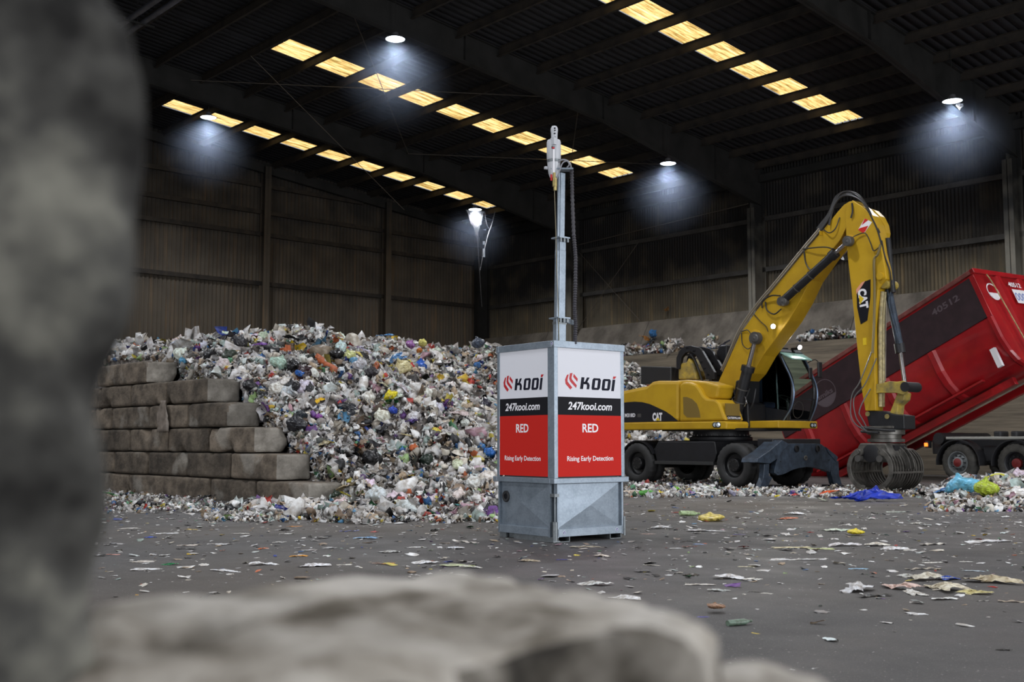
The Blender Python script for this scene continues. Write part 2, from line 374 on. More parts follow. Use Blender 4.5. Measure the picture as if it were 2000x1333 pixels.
# wall rails
for z in (7.95, 10.12, 11.1, 12.28):
    b0 = max(0.0, (z - EAVE + 0.62) / RISE) if z > 11 else 0.0
    mb = MB(); mb.box(H(-0.1, BEND, z - 0.09), H(0.02, b0, z - 0.075)); mb.box(H(0.02, BEND, z - 0.09), H(0.035, b0, z + 0.09)); mb.box(H(-0.1, BEND, z + 0.08), H(0.03, b0, z + 0.095))
    hall_obj(mb.build('wall_rail', m_purl))
m_railr = mat('wall_rail_grey', (0.052, 0.048, 0.044), 0.7, var=0.5, vscale=2, spec=0.3)
for z in (7.9, 9.93):
    mb = MB(); mb.box(H(-0.1, -0.1, z - 0.09), H(AEND, 0.03, z - 0.075)); mb.box(H(-0.1, 0.015, z - 0.09), H(AEND, 0.03, z + 0.09)); mb.box(H(-0.1, -0.1, z + 0.08), H(AEND, 0.03, z + 0.095))
    hall_obj(mb.build('wall_rail', m_railr))
# eaves beam
mb = MB().box(H(-0.1, -0.05, 11.4), H(AEND, 0.22, 11.7)); hall_obj(mb.build('eaves_beam', m_steel))

# concrete push wall under the right wall: vertical boarded part, ledge, inclined slabs
mb = MB(); mb.box(H(-0.1, 0.0, 0), H(AEND, 1.5, 4.75)); hall_obj(mb.build('trim_1', m_board))
SL = [(0.0, 4.9), (4.9, 11.2), (11.2, 17.3), (17.3, 21.3), (21.3, 27.4), (27.4, 33.5), (33.5, 45), (45, AEND)]
for a0, a1 in SL:
    mb = MB(); mb.prism([(0.02, 4.75), (1.15, 4.75), (1.0, 4.85), (0.16, 6.32), (0.02, 6.32)], lambda u, v, n: (n, -u, v), a0 + 0.015, a1 - 0.015)
    o = hall_obj(mb.build('push_wall_slab', m_push))
# low concrete base along the left gable
mb = MB(); mb.box(H(0, BEND, 0), H(0.35, 1.2, 2.6)); hall_obj(mb.build('trim_2', m_push))

# wind bracing rods under the roof and on the walls
m_rod = mat('rod_steel', (0.10, 0.085, 0.07), 0.5, 0.4)
def rod(p, q, r=0.014):
    mb = MB().tube([H(*p), H(*q)], r, 6); return hall_obj(mb.build('brace_rod', m_rod))
def rz(b): return roof_z(b) - 0.32
for a0, a1, b0, b1 in ((6.9, 16.7, 1.0, 10), (16.7, 6.9, 1.0, 10), (6.9, 16.7, 10, 19.5), (16.7, 6.9, 10, 19.5)):
    rod((a0, b0, rz(b0)), (a1, b1, rz(b1)))
rod((10.6, 0.1, 6.4), (6.9, 0.1, 9.9)); rod((6.9, 0.1, 6.4), (10.6, 0.1, 9.9))
rod((6.9, 0.3, 10.2), (16.6, 0.3, 10.6), 0.02)
# thin hanging rods seen against the roof
hang = MB().tube([H(10.6, 19.2, rz(19.2)), H(10.2, 12.6, 9.6)], 0.01, 5); hall_obj(hang.build('brace_rod', m_rod))

# shiny bar pair added to stand for a roof reflection (upper left)
mrefl = mat('reflection_zinc', (0.35, 0.36, 0.42), 0.32, 0.85, var=0.3, vscale=3)
t = thing('reflection_bars', 'pair of shiny bars added for a reflection under the roof, upper left of the hall', 'reflection_bar')
for k, db in enumerate((0.0, 0.42)):
    b_ = 23.2 + db
    mb = MB().tube([W(7.5, b_, 13.6), W(RA[1] - .2, b_, 13.6)], 0.085, 12)
    mb.build('reflection_bar', mrefl, t, smooth=True)
for a_ in (8.5, 11.5, 15.0): mb = MB(); mb.frame_bar(W(a_, 22.9, 13.5), W(a_, 23.9, 13.5), 0.05, 0.05); mb.tube([W(a_, 23.42, 13.5), W(a_, 23.42, 14.4)], 0.012, 6); mb.build('reflection_bar_hanger', m_steel, t)
# ================================================================== HIGH-BAY LAMPS
m_lamp_glow = emit('lamp_lens', (0.80, 0.88, 1.0), 14.0)
m_lamp_body = mat('lamp_housing', (0.10, 0.10, 0.11), 0.5, 0.3)
def high_bay(a, b, z, label, tilt=0.0):
    c = W(a, b, z); t = thing('high_bay_lamp', label, 'lamp', c, 0, 'high-bay lamps under the roof')
    MB().lathe([(0.02, 0.20), (0.09, 0.19), (0.11, 0.10), (0.20, 0.06), (0.29, 0.02), (0.30, 0.0), (0.275, 0.0)], (0, 0, 0), (0, 0, 1), 24).build('lamp_housing', m_lamp_body, t, smooth=True)
    MB().lathe([(0.001, -0.03), (0.16, -0.022), (0.275, 0.012)], (0, 0, 0), (0, 0, 1), 24).build('lamp_lens', m_lamp_glow, t, smooth=True)
    MB().tube([(0, 0, 0.19), (0, 0, max(0.3, roof_z(b) - z - 0.02))], 0.012, 6).build('suspension_rod', m_steel, t)
    l = bpy.data.lights.new('lamp_light', 'SPOT'); l.energy = LAMP_W * 1.0; l.color = (0.92, 0.95, 1.0); l.shadow_soft_size = 0.28
    l.spot_size = math.radians(150); l.spot_blend = 0.6
    lo = bpy.data.objects.new('lamp_light', l); COL.objects.link(lo); lo.parent = t; lo.location = (0, 0, -0.06)
    return t
HB = {(6.59, 6.16): 'lit round high-bay lamp in the far corner with cobwebs hanging from it',
      (17.3, 6.08): 'lit round high-bay lamp above and left of the yellow excavator boom, near the eaves',
      (27.66, 5.51): 'lit round high-bay lamp at far right with a torn rag of web on its rim',
      (17.27, 18.18): 'lit round high-bay lamp highest in the hall, over the dark roof between the rooflight rows',
      (6.49, 18.6): 'lit round high-bay lamp hanging in front of the lower left rooflight row'}
for (a, b), lb in HB.items(): high_bay(a, b, 11.1 if b < 10 else 12.7, lb)
for a in (27.7, 38.0, 48.4):
    for b in (18.0, 31.0, 44.0):
        high_bay(a, b, roof_z(b) - 1.3, 'lit round high-bay lamp behind the camera side of the hall')
for a in (38.0, 48.4): high_bay(a, 5.8, 11.1, 'lit round high-bay lamp behind the camera side of the hall')
for a in (6.5, 17.3): high_bay(a, 31.0, 13.9, 'lit round high-bay lamp behind the camera side of the hall')

# cobwebs hanging from the corner lamp
m_web = mat('dusty_cobweb', (0.10, 0.10, 0.105), 0.9)
wc = W(6.59, 6.16, 11.06)
def web():
    mb = MB(); sx = np.array([0.9, 0.43, 0]); r0 = random.Random(3)
    tip = np.array([0.12, 0.0, -1.5]); tail = np.array([0.30, 0.0, -4.2])
    for k in range(9):
        p = sx * (-0.42 + 0.105 * k); pts = []
        for i in range(9):
            u = i / 8; q = p * (1 - u) ** 1.7 + tip * u; q = q + np.array([r0.uniform(-.02, .02), 0, 0]); pts.append(q)
        mb.tube(pts, [0.012 * (1 - 0.6 * i / 8) for i in range(9)], 4)
    mb.tube([tip * 0.8, tip, tip + (tail - tip) * 0.4, tail], [0.02, 0.022, 0.013, 0.006], 5)
    p = sx * 0.95
    mb.tube([p + (0, 0, .05), sx * 0.8 + (0, 0, -0.5), sx * 0.62 + (0, 0, -1.0), sx * 0.38 + (0, 0, -1.9), sx * 0.25 + (0, 0, -2.6)], [0.012, 0.018, 0.02, 0.015, 0.008], 5)
    mb.tube([sx * 0.45, sx * 0.55 + (0, 0, -0.55), sx * 0.74 + (0, 0, -0.75), sx * 0.86 + (0, 0, -0.2)], 0.009, 4)
    # torn film near the rim
    for k in range(8):
        p0 = sx * (-0.40 + 0.1 * k); p1 = sx * (-0.30 + 0.1 * k)
        z0 = -0.75 * (1 - abs(k - 3.5) / 6)
        mb.add([p0, p1, p1 * 0.6 + tip * 0.35 + (0, 0, z0 * .3), p0 * 0.6 + tip * 0.35 + (0, 0, z0 * .3)], [(0, 1, 2, 3)])
    return mb
o = web().build('cobweb', m_web); o.location = tuple(wc); tag(o, 'long dusty cobweb strands hanging from the corner high-bay lamp', 'cobweb')
wr = W(27.66, 5.51, 11.05); mb = MB(); r0 = random.Random(9)
g = [(0.1 + 0.22 * i / 4, 0.02 * r0.uniform(-1, 1), -0.2 * (j / 4) * (1 - abs(i - 2) / 3) - 0.02) for j in range(5) for i in range(5)]
mb.add(g, [(j * 5 + i, j * 5 + i + 1, j * 5 + i + 6, j * 5 + i + 5) for j in range(4) for i in range(4)])
o = mb.build('cobweb', m_web); o.location = tuple(wr); tag(o, 'small torn web hanging from the rim of the lamp at far right', 'cobweb')

# ================================================================== CONCRETE BLOCK WALL
def block_mat(name, c1, c2):
    m = bpy.data.materials.new(name); m.use_nodes = True; nt = m.node_tree; N = nt.nodes; L = nt.links; bs = N['Principled BSDF']; bs.inputs['Roughness'].default_value = 0.92
    tc = N.new('ShaderNodeTexCoord'); oi = N.new('ShaderNodeObjectInfo'); ad = N.new('ShaderNodeVectorMath'); ad.operation = 'ADD'
    mu = N.new('ShaderNodeMath'); mu.operation = 'MULTIPLY'; mu.inputs[1].default_value = 37.0; L.new(oi.outputs['Random'], mu.inputs[0])
    L.new(tc.outputs['Object'], ad.inputs[0]); L.new(mu.outputs[0], ad.inputs[1])
    n = N.new('ShaderNodeTexNoise'); n.inputs['Scale'].default_value = 2.6; n.inputs['Detail'].default_value = 9; n.inputs['Roughness'].default_value = 0.65; L.new(ad.outputs[0], n.inputs['Vector'])
    r = N.new('ShaderNodeValToRGB'); r.color_ramp.elements[0].position = 0.38; r.color_ramp.elements[1].position = 0.66
    r.color_ramp.elements[0].color = c2 + (1,); r.color_ramp.elements[1].color = c1 + (1,); L.new(n.outputs[0], r.inputs[0])
    hs = N.new('ShaderNodeHueSaturation'); mr = N.new('ShaderNodeMapRange'); mr.inputs[3].default_value = 0.62; mr.inputs[4].default_value = 1.4
    L.new(oi.outputs['Random'], mr.inputs[0]); L.new(mr.outputs[0], hs.inputs['Value']); L.new(r.outputs[0], hs.inputs['Color'])
    n2 = N.new('ShaderNodeTexNoise'); n2.inputs['Scale'].default_value = 1.1; n2.inputs['Detail'].default_value = 8
    L.new(ad.outputs[0], n2.inputs['Vector'])
    r2 = N.new('ShaderNodeValToRGB'); r2.color_ramp.elements[0].position = 0.60; r2.color_ramp.elements[1].position = 0.68; r2.color_ramp.elements[0].color = (0, 0, 0, 1); r2.color_ramp.elements[1].color = (0.45, 0.45, 0.45, 1)
    L.new(n2.outputs[0], r2.inputs[0]); mx = N.new('ShaderNodeMix'); mx.data_type = 'RGBA'; L.new(r2.outputs[0], mx.inputs[0]); L.new(hs.outputs[0], mx.inputs[6]); mx.inputs[7].default_value = (0.42, 0.39, 0.34, 1)
    L.new(mx.outputs[2], bs.inputs['Base Color'])
    n3 = N.new('ShaderNodeTexNoise'); n3.inputs['Scale'].default_value = 14; n3.inputs['Detail'].default_value = 7; L.new(ad.outputs[0], n3.inputs['Vector'])
    b = N.new('ShaderNodeBump'); b.inputs['Strength'].default_value = 0.6; b.inputs['Distance'].default_value = 0.03; L.new(n3.outputs[0], b.inputs['Height']); L.new(b.outputs[0], bs.inputs['Normal'])
    return m
m_block = block_mat('weathered_concrete_block', (0.205, 0.163, 0.122), (0.066, 0.052, 0.039))
m_blockend_lit = block_mat('lit_concrete_end', (0.29, 0.265, 0.23), (0.14, 0.125, 0.105))  # side light on the end faces put into a lighter colour
def rough_block(name, lx, ly, lz, seed, m, chips=3, cut=0.05, nseg=16, amp=0.012, chipr=(0.10, 0.26)):
    """a cast concrete block with worn edges and broken corners; origin at one bottom corner"""
    r0 = random.Random(seed); bm = bmesh.new(); bmesh.ops.create_cube(bm, size=1.0)
    bmesh.ops.subdivide_edges(bm, edges=bm.edges[:], cuts=nseg, use_grid_fill=True)
    hx, hy, hz = lx / 2, ly / 2, lz / 2; cs = []
    for k in range(chips):
        e = r0.choice((0, 1, 2)); s = [r0.choice((-1, 1)) for _ in range(3)]; p = [s[0] * hx, s[1] * hy, s[2] * hz]
        p[0] = r0.uniform(-hx, hx) if e != 0 else p[0]
        cs.append((Vector(p), r0.uniform(*chipr)))
    ph = [r0.uniform(0, 6.28) for _ in range(9)]
    for v in bm.verts:
        p = Vector((v.co.x * lx, v.co.y * ly, v.co.z * lz))
        # rounded arrises
        q = Vector([max(-h + cut, min(h - cut, c)) for c, h in zip(p, (hx, hy, hz))]); d = p - q
        if d.length > 1e-6: p = q + d.normalized() * min(d.length, cut)
        for c, rr in cs:
            dd = (p - c).length
            if dd < rr: p = p + (Vector((0, 0, 0)) - p).normalized() * (rr - dd) * 0.55
        n_ = sum(math.sin(p.x * (7 + 3 * i) + ph[i]) * math.sin(p.y * (9 + 4 * i) + ph[i + 3]) * math.sin(p.z * (8 + 5 * i) + ph[i + 6]) for i in range(3))
        p = p * (1 + amp * n_ / max(lx, ly, lz))
        v.co = p + Vector((hx, hy, hz))
    me = bpy.data.meshes.new(name); bm.to_mesh(me); bm.free(); me.materials.append(m)
    me.polygons.foreach_set('use_smooth', [True] * len(me.polygons)); me.set_sharp_from_angle(angle=math.radians(40))
    o = bpy.data.objects.new(name, me); COL.objects.link(o); return o
BYAW = math.radians(43.0)
BA = np.array([math.sin(BYAW), -math.cos(BYAW), 0]); BBv = np.array([-math.cos(BYAW), -math.sin(BYAW), 0])
BP = on_floor(604, 992); CH = 0.475; BT = 0.70
def blk_s(x, y):
    p = on_plane(x, y, BP, BBv) - BP; return float(p @ BA)
COURSES = [  # right-hand end and the joints, read along the front face, bottom course first
    (968, [604, 498, 408, 250, 150]), (915, [542, 449, 363, 287, 221, 150]), (863, [498, 406, 326, 252, 170]),
    (811, [446, 366, 289, 217, 150]), (760, [408, 325, 255, 170]), (715, [289, 190])]
ordn = ['rightmost', 'second from the right', 'third from the right', 'fourth from the right', 'fifth from the right']
cname = ['bottom course', 'second course up', 'third course up', 'fourth course up', 'fifth course up', 'top course']
HBR = math.atan2(BA[1], BA[0])
for ci, (yy, xs) in enumerate(COURSES):
    for k in range(len(xs) - 1):
        s1 = blk_s(xs[k], yy); s0 = blk_s(xs[k + 1], yy)
        L_ = s1 - s0 - 0.06
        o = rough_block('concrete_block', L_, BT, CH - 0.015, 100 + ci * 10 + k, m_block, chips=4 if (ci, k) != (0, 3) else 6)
        o.data.materials.append(m_blockend_lit)
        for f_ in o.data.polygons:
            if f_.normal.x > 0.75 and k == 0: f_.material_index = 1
        jit = random.uniform(-0.015, 0.015)
        o.location = tuple(BP + BA * (s0 + 0.022) + BBv * (0.0 + jit) + np.array([0, 0, ci * CH - 0.06]))
        o.rotation_euler = (0, 0, HBR)   # local x along the wall, local y into the heap
        if ci == 5: lb = 'grey concrete block alone on the top course of the stepped wall' if k == 0 else ''
        else: lb = 'grey concrete block, %s of the stepped wall, %s' % (cname[ci], ordn[k])
        tag(o, lb, 'concrete block', 'concrete blocks of the stepped wall')
# hanging rag of film on the block wall
def rag(name, p, wdt, hgt, m, seed, ux, nn, taper=0.4):
    r0 = random.Random(seed); nx, nz = 7, 12; V = []
    for j in range(nz + 1):
        v = j / nz; ww = wdt * (taper + (1 - taper) * math.sin(min(1, v * 1.1) * math.pi / 2))
        for i in range(nx + 1):
            u = i / nx - 0.5
            d = 0.03 * math.sin(i * 1.9 + j * 0.4) + 0.012 * r0.uniform(-1, 1) + 0.035
            V.append(np.array(p) + np.array(ux) * (u * ww - 0.10 * v * wdt) + np.array(nn) * d + np.array([0, 0, -hgt * v - 0.02 * r0.random() * (j == nz)]))
    mb = MB().add(V, [(j * (nx + 1) + i, j * (nx + 1) + i + 1, (j + 1) * (nx + 1) + i + 1, (j + 1) * (nx + 1) + i) for j in range(nz) for i in range(nx)])
    o = mb.build(name, m, smooth=True, angle=0); md = o.modifiers.new('t', 'SOLIDIFY'); md.thickness = 0.004; return o
m_rag = mat('dirty_clear_film', (0.30, 0.25, 0.21), 0.45, var=0.4, vscale=8)
pr = on_plane(323, 783, BP + BBv * 0.03, BBv)
tag(rag('plastic_rag', pr, 0.5, 0.62, m_rag, 5, BA, BBv), 'brownish torn plastic film hanging from a joint of the concrete block wall', 'plastic film')

# local haze balls added to give the lit lamps their glow
m_haze = bpy.data.materials.new('lamp_glow_haze'); m_haze.use_nodes = True
def _haze():
    nt = m_haze.node_tree; N = nt.nodes; L = nt.links; N.remove(N['Principled BSDF'])
    v = N.new('ShaderNodeVolumeScatter'); v.inputs['Density'].default_value = 0.022; v.inputs['Color'].default_value = (0.62, 0.74, 1.0, 1); v.inputs['Anisotropy'].default_value = 0.2
    tc = N.new('ShaderNodeTexCoord'); g = N.new('ShaderNodeTexGradient'); g.gradient_type = 'SPHERICAL'; L.new(tc.outputs['Object'], g.inputs[0])
    p = N.new('ShaderNodeMath'); p.operation = 'POWER'; p.inputs[1].default_value = 1.6; L.new(g.outputs['Fac'], p.inputs[0])
    q = N.new('ShaderNodeMath'); q.operation = 'MULTIPLY'; q.inputs[1].default_value = 0.036; L.new(p.outputs[0], q.inputs[0]); L.new(q.outputs[0], v.inputs['Density'])
    L.new(v.outputs[0], N['Material Output'].inputs['Volume'])
_haze()
for (a, b), lb in HB.items():
    z = 11.1 if b < 10 else 12.7
    V_, F_ = [], []
    bm = bmesh.new(); bmesh.ops.create_icosphere(bm, subdivisions=3, radius=1.0); V_ = [v.co[:] for v in bm.verts]; F_ = [[v.index for v in f.verts] for f in bm.faces]; bm.free()
    o = MB().add(V_, F_).build('glow_haze', m_haze); o.scale = (1.9, 1.9, 2.0)
    o.location = tuple(W(a, b, z - 0.85)); tag(o, 'faint haze added for the glow under the ' + lb.replace('lit round high-bay ', '').split(' with ')[0], 'glow_haze', 'added glow under the lamps', 'stuff')
# ================================================================== WASTE HEAP
BASE = [(28.5, 31.0), (28, 30.6), (26.5, 30.7), (24, 29.6), (22, 28.2), (20, 26.2), (18, 24.2), (16, 22.8), (13, 21.6), (10, 21.6), (6, 21.4), (4, 19.2), (2, 17), (0, 16)]
_bb = np.array([q[0] for q in BASE][::-1]); _ab = np.array([q[1] for q in BASE][::-1])
S_END = [blk_s(x, y) for x, y in ((604, 968), (542, 915), (498, 863), (446, 811), (408, 760), (289, 715))]
def wall_top(s):
    s = np.asarray(s, float); return sum((s < e).astype(float) for e in S_END) * CH - 0.06
def heap(a, b):
    a = np.asarray(a, float); b = np.asarray(b, float)
    base = np.interp(b, _bb, _ab) + 0.4 * np.sin(b * 1.7) + 0.25 * np.sin(b * 4.1 + 1)
    d = base - a
    k = np.interp(b, [0, 6, 12, 18, 24, 30], [0.75, 0.74, 0.58, 0.52, 0.62, 0.62]); toe = np.interp(b, [0, 18, 22, 25, 30], [0.3, 0.6, 1.6, 3.0, 3.4])
    top = np.interp(b, [0, 4, 8, 14, 20, 24, 26.3], [2.8, 3.9, 4.4, 4.4, 3.85, 3.5, 3.25]) + 0.14 * np.sin(a * 0.9 + b * 0.6) + 0.12 * np.sin(b * 1.3 - a * 0.4)
    r = 0.10 * np.minimum(d, toe) + k * np.maximum(d - toe, 0) + 0.08 * np.sin(a * 1.9 + b * 0.8) + 0.08 * np.sin(b * 2.1 - a * 1.1) + 0.05 * np.sin(a * 4.3 + 1.7 * b)
    h = top - np.log1p(np.exp(np.clip((top - r) * 2.2, -30, 30))) / 2.2
    P = CORNER + a[..., None] * A + b[..., None] * B - BP; s = P @ BA; t = P @ BBv      # along the block wall, in front of it
    front = (s < 0.1) & (t > -BT - 0.03)
    wl = np.interp(s, [-14, -6.4, -3.7, -2.87, -1.85, -1.04, 0.1], [2.95, 2.80, 2.15, 1.72, 1.25, 0.80, 0.33])
    lim = np.where(s < 0.1, wl + 0.12 + 0.45 * np.clip(-BT - t, 0, 9), 0.07 + 0.50 * np.clip(-0.25 - t, 0, 9) + 0.02 * np.clip(-s, 0, 1))
    h = np.where(front, -0.05, np.minimum(h, lim))
    h = np.where(t > 1.6, -0.05, h)
    return np.where(d > 0, np.maximum(h, -0.02), -0.05)
ga = np.arange(8, 31.6, 0.22); gb = np.arange(0.02, 29.0, 0.22)
GA, GB = np.meshgrid(ga, gb, indexing='ij'); GZ = heap(GA, GB) + rng.normal(0, 0.025, GA.shape) - 0.03
P_ = CORNER + GA[..., None] * A + GB[..., None] * B; P_[..., 2] = GZ
na, nb = GA.shape; idx = np.arange(na * nb).reshape(na, nb)
Fq = np.stack([idx[:-1, :-1], idx[1:, :-1], idx[1:, 1:], idx[:-1, 1:]], -1).reshape(-1, 4)
mz = GZ.ravel(); keep = (mz[Fq] > -0.06).any(1); Fq = Fq[keep]
m_heapbase = mat('compressed_dark_waste', (0.20, 0.17, 0.15), 0.8, col2=(0.05, 0.045, 0.04), vscale=9, detail=8)
o = np_mesh('waste_heap', P_.reshape(-1, 3), Fq, m_heapbase)
tag(o, 'big sloping heap of mixed household plastic waste behind the block wall', 'waste heap', kind='stuff')

def film_mat(name, use, rough=0.38):
    m = bpy.data.materials.new(name); m.use_nodes = True; nt = m.node_tree; N = nt.nodes; L = nt.links; bs = N['Principled BSDF']
    bs.inputs['Roughness'].default_value = rough; bs.inputs['Specular IOR Level'].default_value = 0.5
    if use == 'tint': src = N.new('ShaderNodeVertexColor'); src.layer_name = 'Tint'
    else: src = N.new('ShaderNodeObjectInfo')
    tc = N.new('ShaderNodeTexCoord'); n = N.new('ShaderNodeTexNoise'); n.inputs['Scale'].default_value = 9 if use == 'tint' else 6; n.inputs['Detail'].default_value = 6; L.new(tc.outputs['Object'], n.inputs['Vector'])
    r = N.new('ShaderNodeValToRGB'); r.color_ramp.elements[0].position = 0.38; r.color_ramp.elements[1].position = 0.6; r.color_ramp.elements[0].color = (0.55, 0.5, 0.45, 1); r.color_ramp.elements[1].color = (1, 1, 1, 1)
    L.new(n.outputs[0], r.inputs[0]); mx = N.new('ShaderNodeMix'); mx.data_type = 'RGBA'; mx.blend_type = 'MULTIPLY'; mx.inputs[0].default_value = 1
    L.new(src.outputs['Color'], mx.inputs[6]); L.new(r.outputs[0], mx.inputs[7]); L.new(mx.outputs[2], bs.inputs['Base Color'])
    return m
m_tint = film_mat('mixed_plastic_film', 'tint', 0.45); m_objc = film_mat('plastic_film', 'obj', 0.36)

PAL = [((240, 239, 238), 32), ((214, 212, 212), 22), ((182, 180, 182), 11), ((218, 211, 198), 10), ((190, 170, 145), 6), ((150, 130, 110), 4), ((110, 95, 82), 3), ((60, 56, 56), 5), ((34, 34, 38), 5),
       ((60, 110, 170), 1.7), ((40, 60, 140), 1.1), ((90, 150, 190), .9), ((70, 130, 90), 1.2), ((150, 180, 120), .8), ((215, 200, 90), 1.3), ((225, 190, 50), .7), ((180, 60, 50), 1.2), ((200, 110, 70), 1.0), ((120, 80, 150), .9), ((200, 160, 175), 1.2), ((215, 225, 225), 6), ((170, 190, 185), 3)]
_pc = np.array([lin(c) for c, _ in PAL]); _pw = np.array([w_ for _, w_ in PAL], float); _pw /= _pw.sum()
def ico(sub):
    bm = bmesh.new(); bmesh.ops.create_icosphere(bm, subdivisions=sub, radius=1.0)
    V = np.array([v.co[:] for v in bm.verts]); F = np.array([[v.index for v in f.verts] for f in bm.faces]); bm.free(); return V, F
def protos(n, rg):
    out = []
    V0, F0 = ico(1); V1, F1 = ico(2)
    for k in range(n):
        t = k % 6
        if t in (0,):      # knotted bag
            V = V1 * (1 + rg.normal(0, 0.20, (len(V1), 1))); V = V * [1, 0.8, 0.6]; out.append((V, F1))
        elif t == 1:    # small hard bit
            V = V0 * (1 + rg.normal(0, 0.28, (len(V0), 1))) * [1, 0.6, 0.45]; out.append((V, F0))
        else:           # crumpled film
            nn = 5 if t in (2, 3) else 4; g = np.linspace(-1, 1, nn); X, Y = np.meshgrid(g, g, indexing='ij')
            Z = rg.normal(0, 0.34, X.shape); X = X + rg.normal(0, 0.16, X.shape); Y = Y * rg.uniform(0.35, 0.9) + rg.normal(0, 0.16, X.shape)
            V = np.stack([X, Y, Z], -1).reshape(-1, 3); ii = np.arange(nn * nn).reshape(nn, nn)
            q = np.stack([ii[:-1, :-1], ii[1:, :-1], ii[1:, 1:], ii[:-1, 1:]], -1).reshape(-1, 4)
            F = np.concatenate([q[:, [0, 1, 2]], q[:, [0, 2, 3]]]); out.append((V, F))
    return out
PROT = protos(24, rng)
def scatter(name, P, size, cols, flat=0.0, up=None, m=m_tint, sink=0.25):
    """many small pieces as one mesh: P (n,3), size (n,), cols (n,3)"""
    n = len(P); Vs = []; Fs = []; Cs = []; off = 0; which = rng.integers(0, len(PROT), n)
    for k, (V, F) in enumerate(PROT):
        ii = np.nonzero(which == k)[0]
        if not len(ii): continue
        mN = len(ii); q = rng.normal(size=(mN, 4)); q /= np.linalg.norm(q, axis=1)[:, None]
        if flat:
            an = rng.uniform(0, 2 * np.pi, mN); q = np.stack([np.cos(an / 2), rng.normal(0, 0.10, mN), rng.normal(0, 0.10, mN), np.sin(an / 2)], 1); q /= np.linalg.norm(q, axis=1)[:, None]
        w0, x, y, z = q.T
        R = np.stack([1 - 2 * (y * y + z * z), 2 * (x * y - z * w0), 2 * (x * z + y * w0), 2 * (x * y + z * w0), 1 - 2 * (x * x + z * z), 2 * (y * z - x * w0), 2 * (x * z - y * w0), 2 * (y * z + x * w0), 1 - 2 * (x * x + y * y)], -1).reshape(mN, 3, 3)
        Vv = V * ([1, 1, 1 - flat] if flat else [1, 1, 1])
        X = np.einsum('nij,vj->nvi', R, Vv) * size[ii][:, None, None] * 0.5
        if flat: X[..., 2] *= 0.6; X[..., 2] -= X[..., 2].min(1, keepdims=True)
        X = X + P[ii][:, None, :]
        Vs.append(X.reshape(-1, 3)); nv = len(V)
        Fs.append((F[None] + (np.arange(mN) * nv)[:, None, None]).reshape(-1, 3) + off); off += mN * nv
        Cs.append(np.repeat(cols[ii], nv, axis=0))
    return np_mesh(name, np.concatenate(Vs), np.concatenate(Fs), m, np.concatenate(Cs), tri=True)
def pick_cols(n, boost=None):
    wts = _pw if boost is None else boost
    c = _pc[rng.choice(len(_pc), n, p=wts)]; return np.clip(c * rng.uniform(0.75, 1.1, (n, 1)), 0, 0.92)
def in_view(P, mx=90):
    x, y, z = project(P); return (x > 150 - mx) & (x < 2000 + mx) & (y < 1333 + mx) & (z > 1)
def heap_pts(n, a0=10, a1=31.6, b0=0.3, b1=28.8):
    a = rng.uniform(a0, a1, n); b = rng.uniform(b0, b1, n); h = heap(a, b); k = h > -0.01
    a, b, h = a[k], b[k], h[k]; P = CORNER + a[:, None] * A + b[:, None] * B; P[:, 2] = np.maximum(h, 0); return P, a, b
def keep_clear(P, a, b):
    """nothing inside the excavator's wheels, the box or the block wall"""
    k = np.ones(len(P), bool)
    q = P - BP; s = q @ BA; t = q @ BBv
    k &= ~((s < 0.12) & (t > -BT - 0.04))
    return k & in_view(P)
P, a, b = heap_pts(105000); k = keep_clear(P, a, b); P = P[k]; a = a[k]; b = b[k]
dist = P[:, 1]; sz = rng.lognormal(math.log(0.108), 0.50, len(P)) * np.interp(dist, [14, 30], [0.85, 1.25])
# the face of the heap right behind the block steps
n2 = 5200; s2 = rng.uniform(-7.5, 0.6, n2); t2 = -BT - rng.uniform(0.02, 0.22, n2); wl2 = np.interp(s2, [-14, -6.4, -3.7, -2.87, -1.85, -1.04, 0.1, 0.6], [2.95, 2.80, 2.15, 1.72, 1.25, 0.80, 0.33, .1]) + 0.20
z2 = wall_top(s2 + 0.0) - 0.1 + rng.uniform(0, 1, n2) * np.maximum(0.08, wl2 - wall_top(s2) + 0.1)
P2 = BP + s2[:, None] * BA + t2[:, None] * BBv; P2[:, 2] = np.maximum(z2, 0.02)
P = np.concatenate([P, P2]); a = np.concatenate([a, (P2 - CORNER) @ A]); b = np.concatenate([b, (P2 - CORNER) @ B]); sz = np.concatenate([sz, rng.lognormal(math.log(0.12), 0.4, n2)])
cc = pick_cols(len(P)); patch = np.sin(a * 1.3 + b * 0.7) + np.sin(b * 1.9 - a * 0.8) + rng.normal(0, 0.8, len(P))
cc = np.where((patch > 1.6)[:, None], cc * 0.5, cc); cc = np.where((patch < -1.8)[:, None], np.clip(cc * 1.15, 0, 0.92), cc)
P[:, 2] += rng.uniform(-0.02, 0.05, len(P))
o = scatter('loose_waste', P, sz, cc); tag(o, 'countless small crumpled scraps of plastic and paper covering the waste heap', 'plastic waste', kind='stuff')

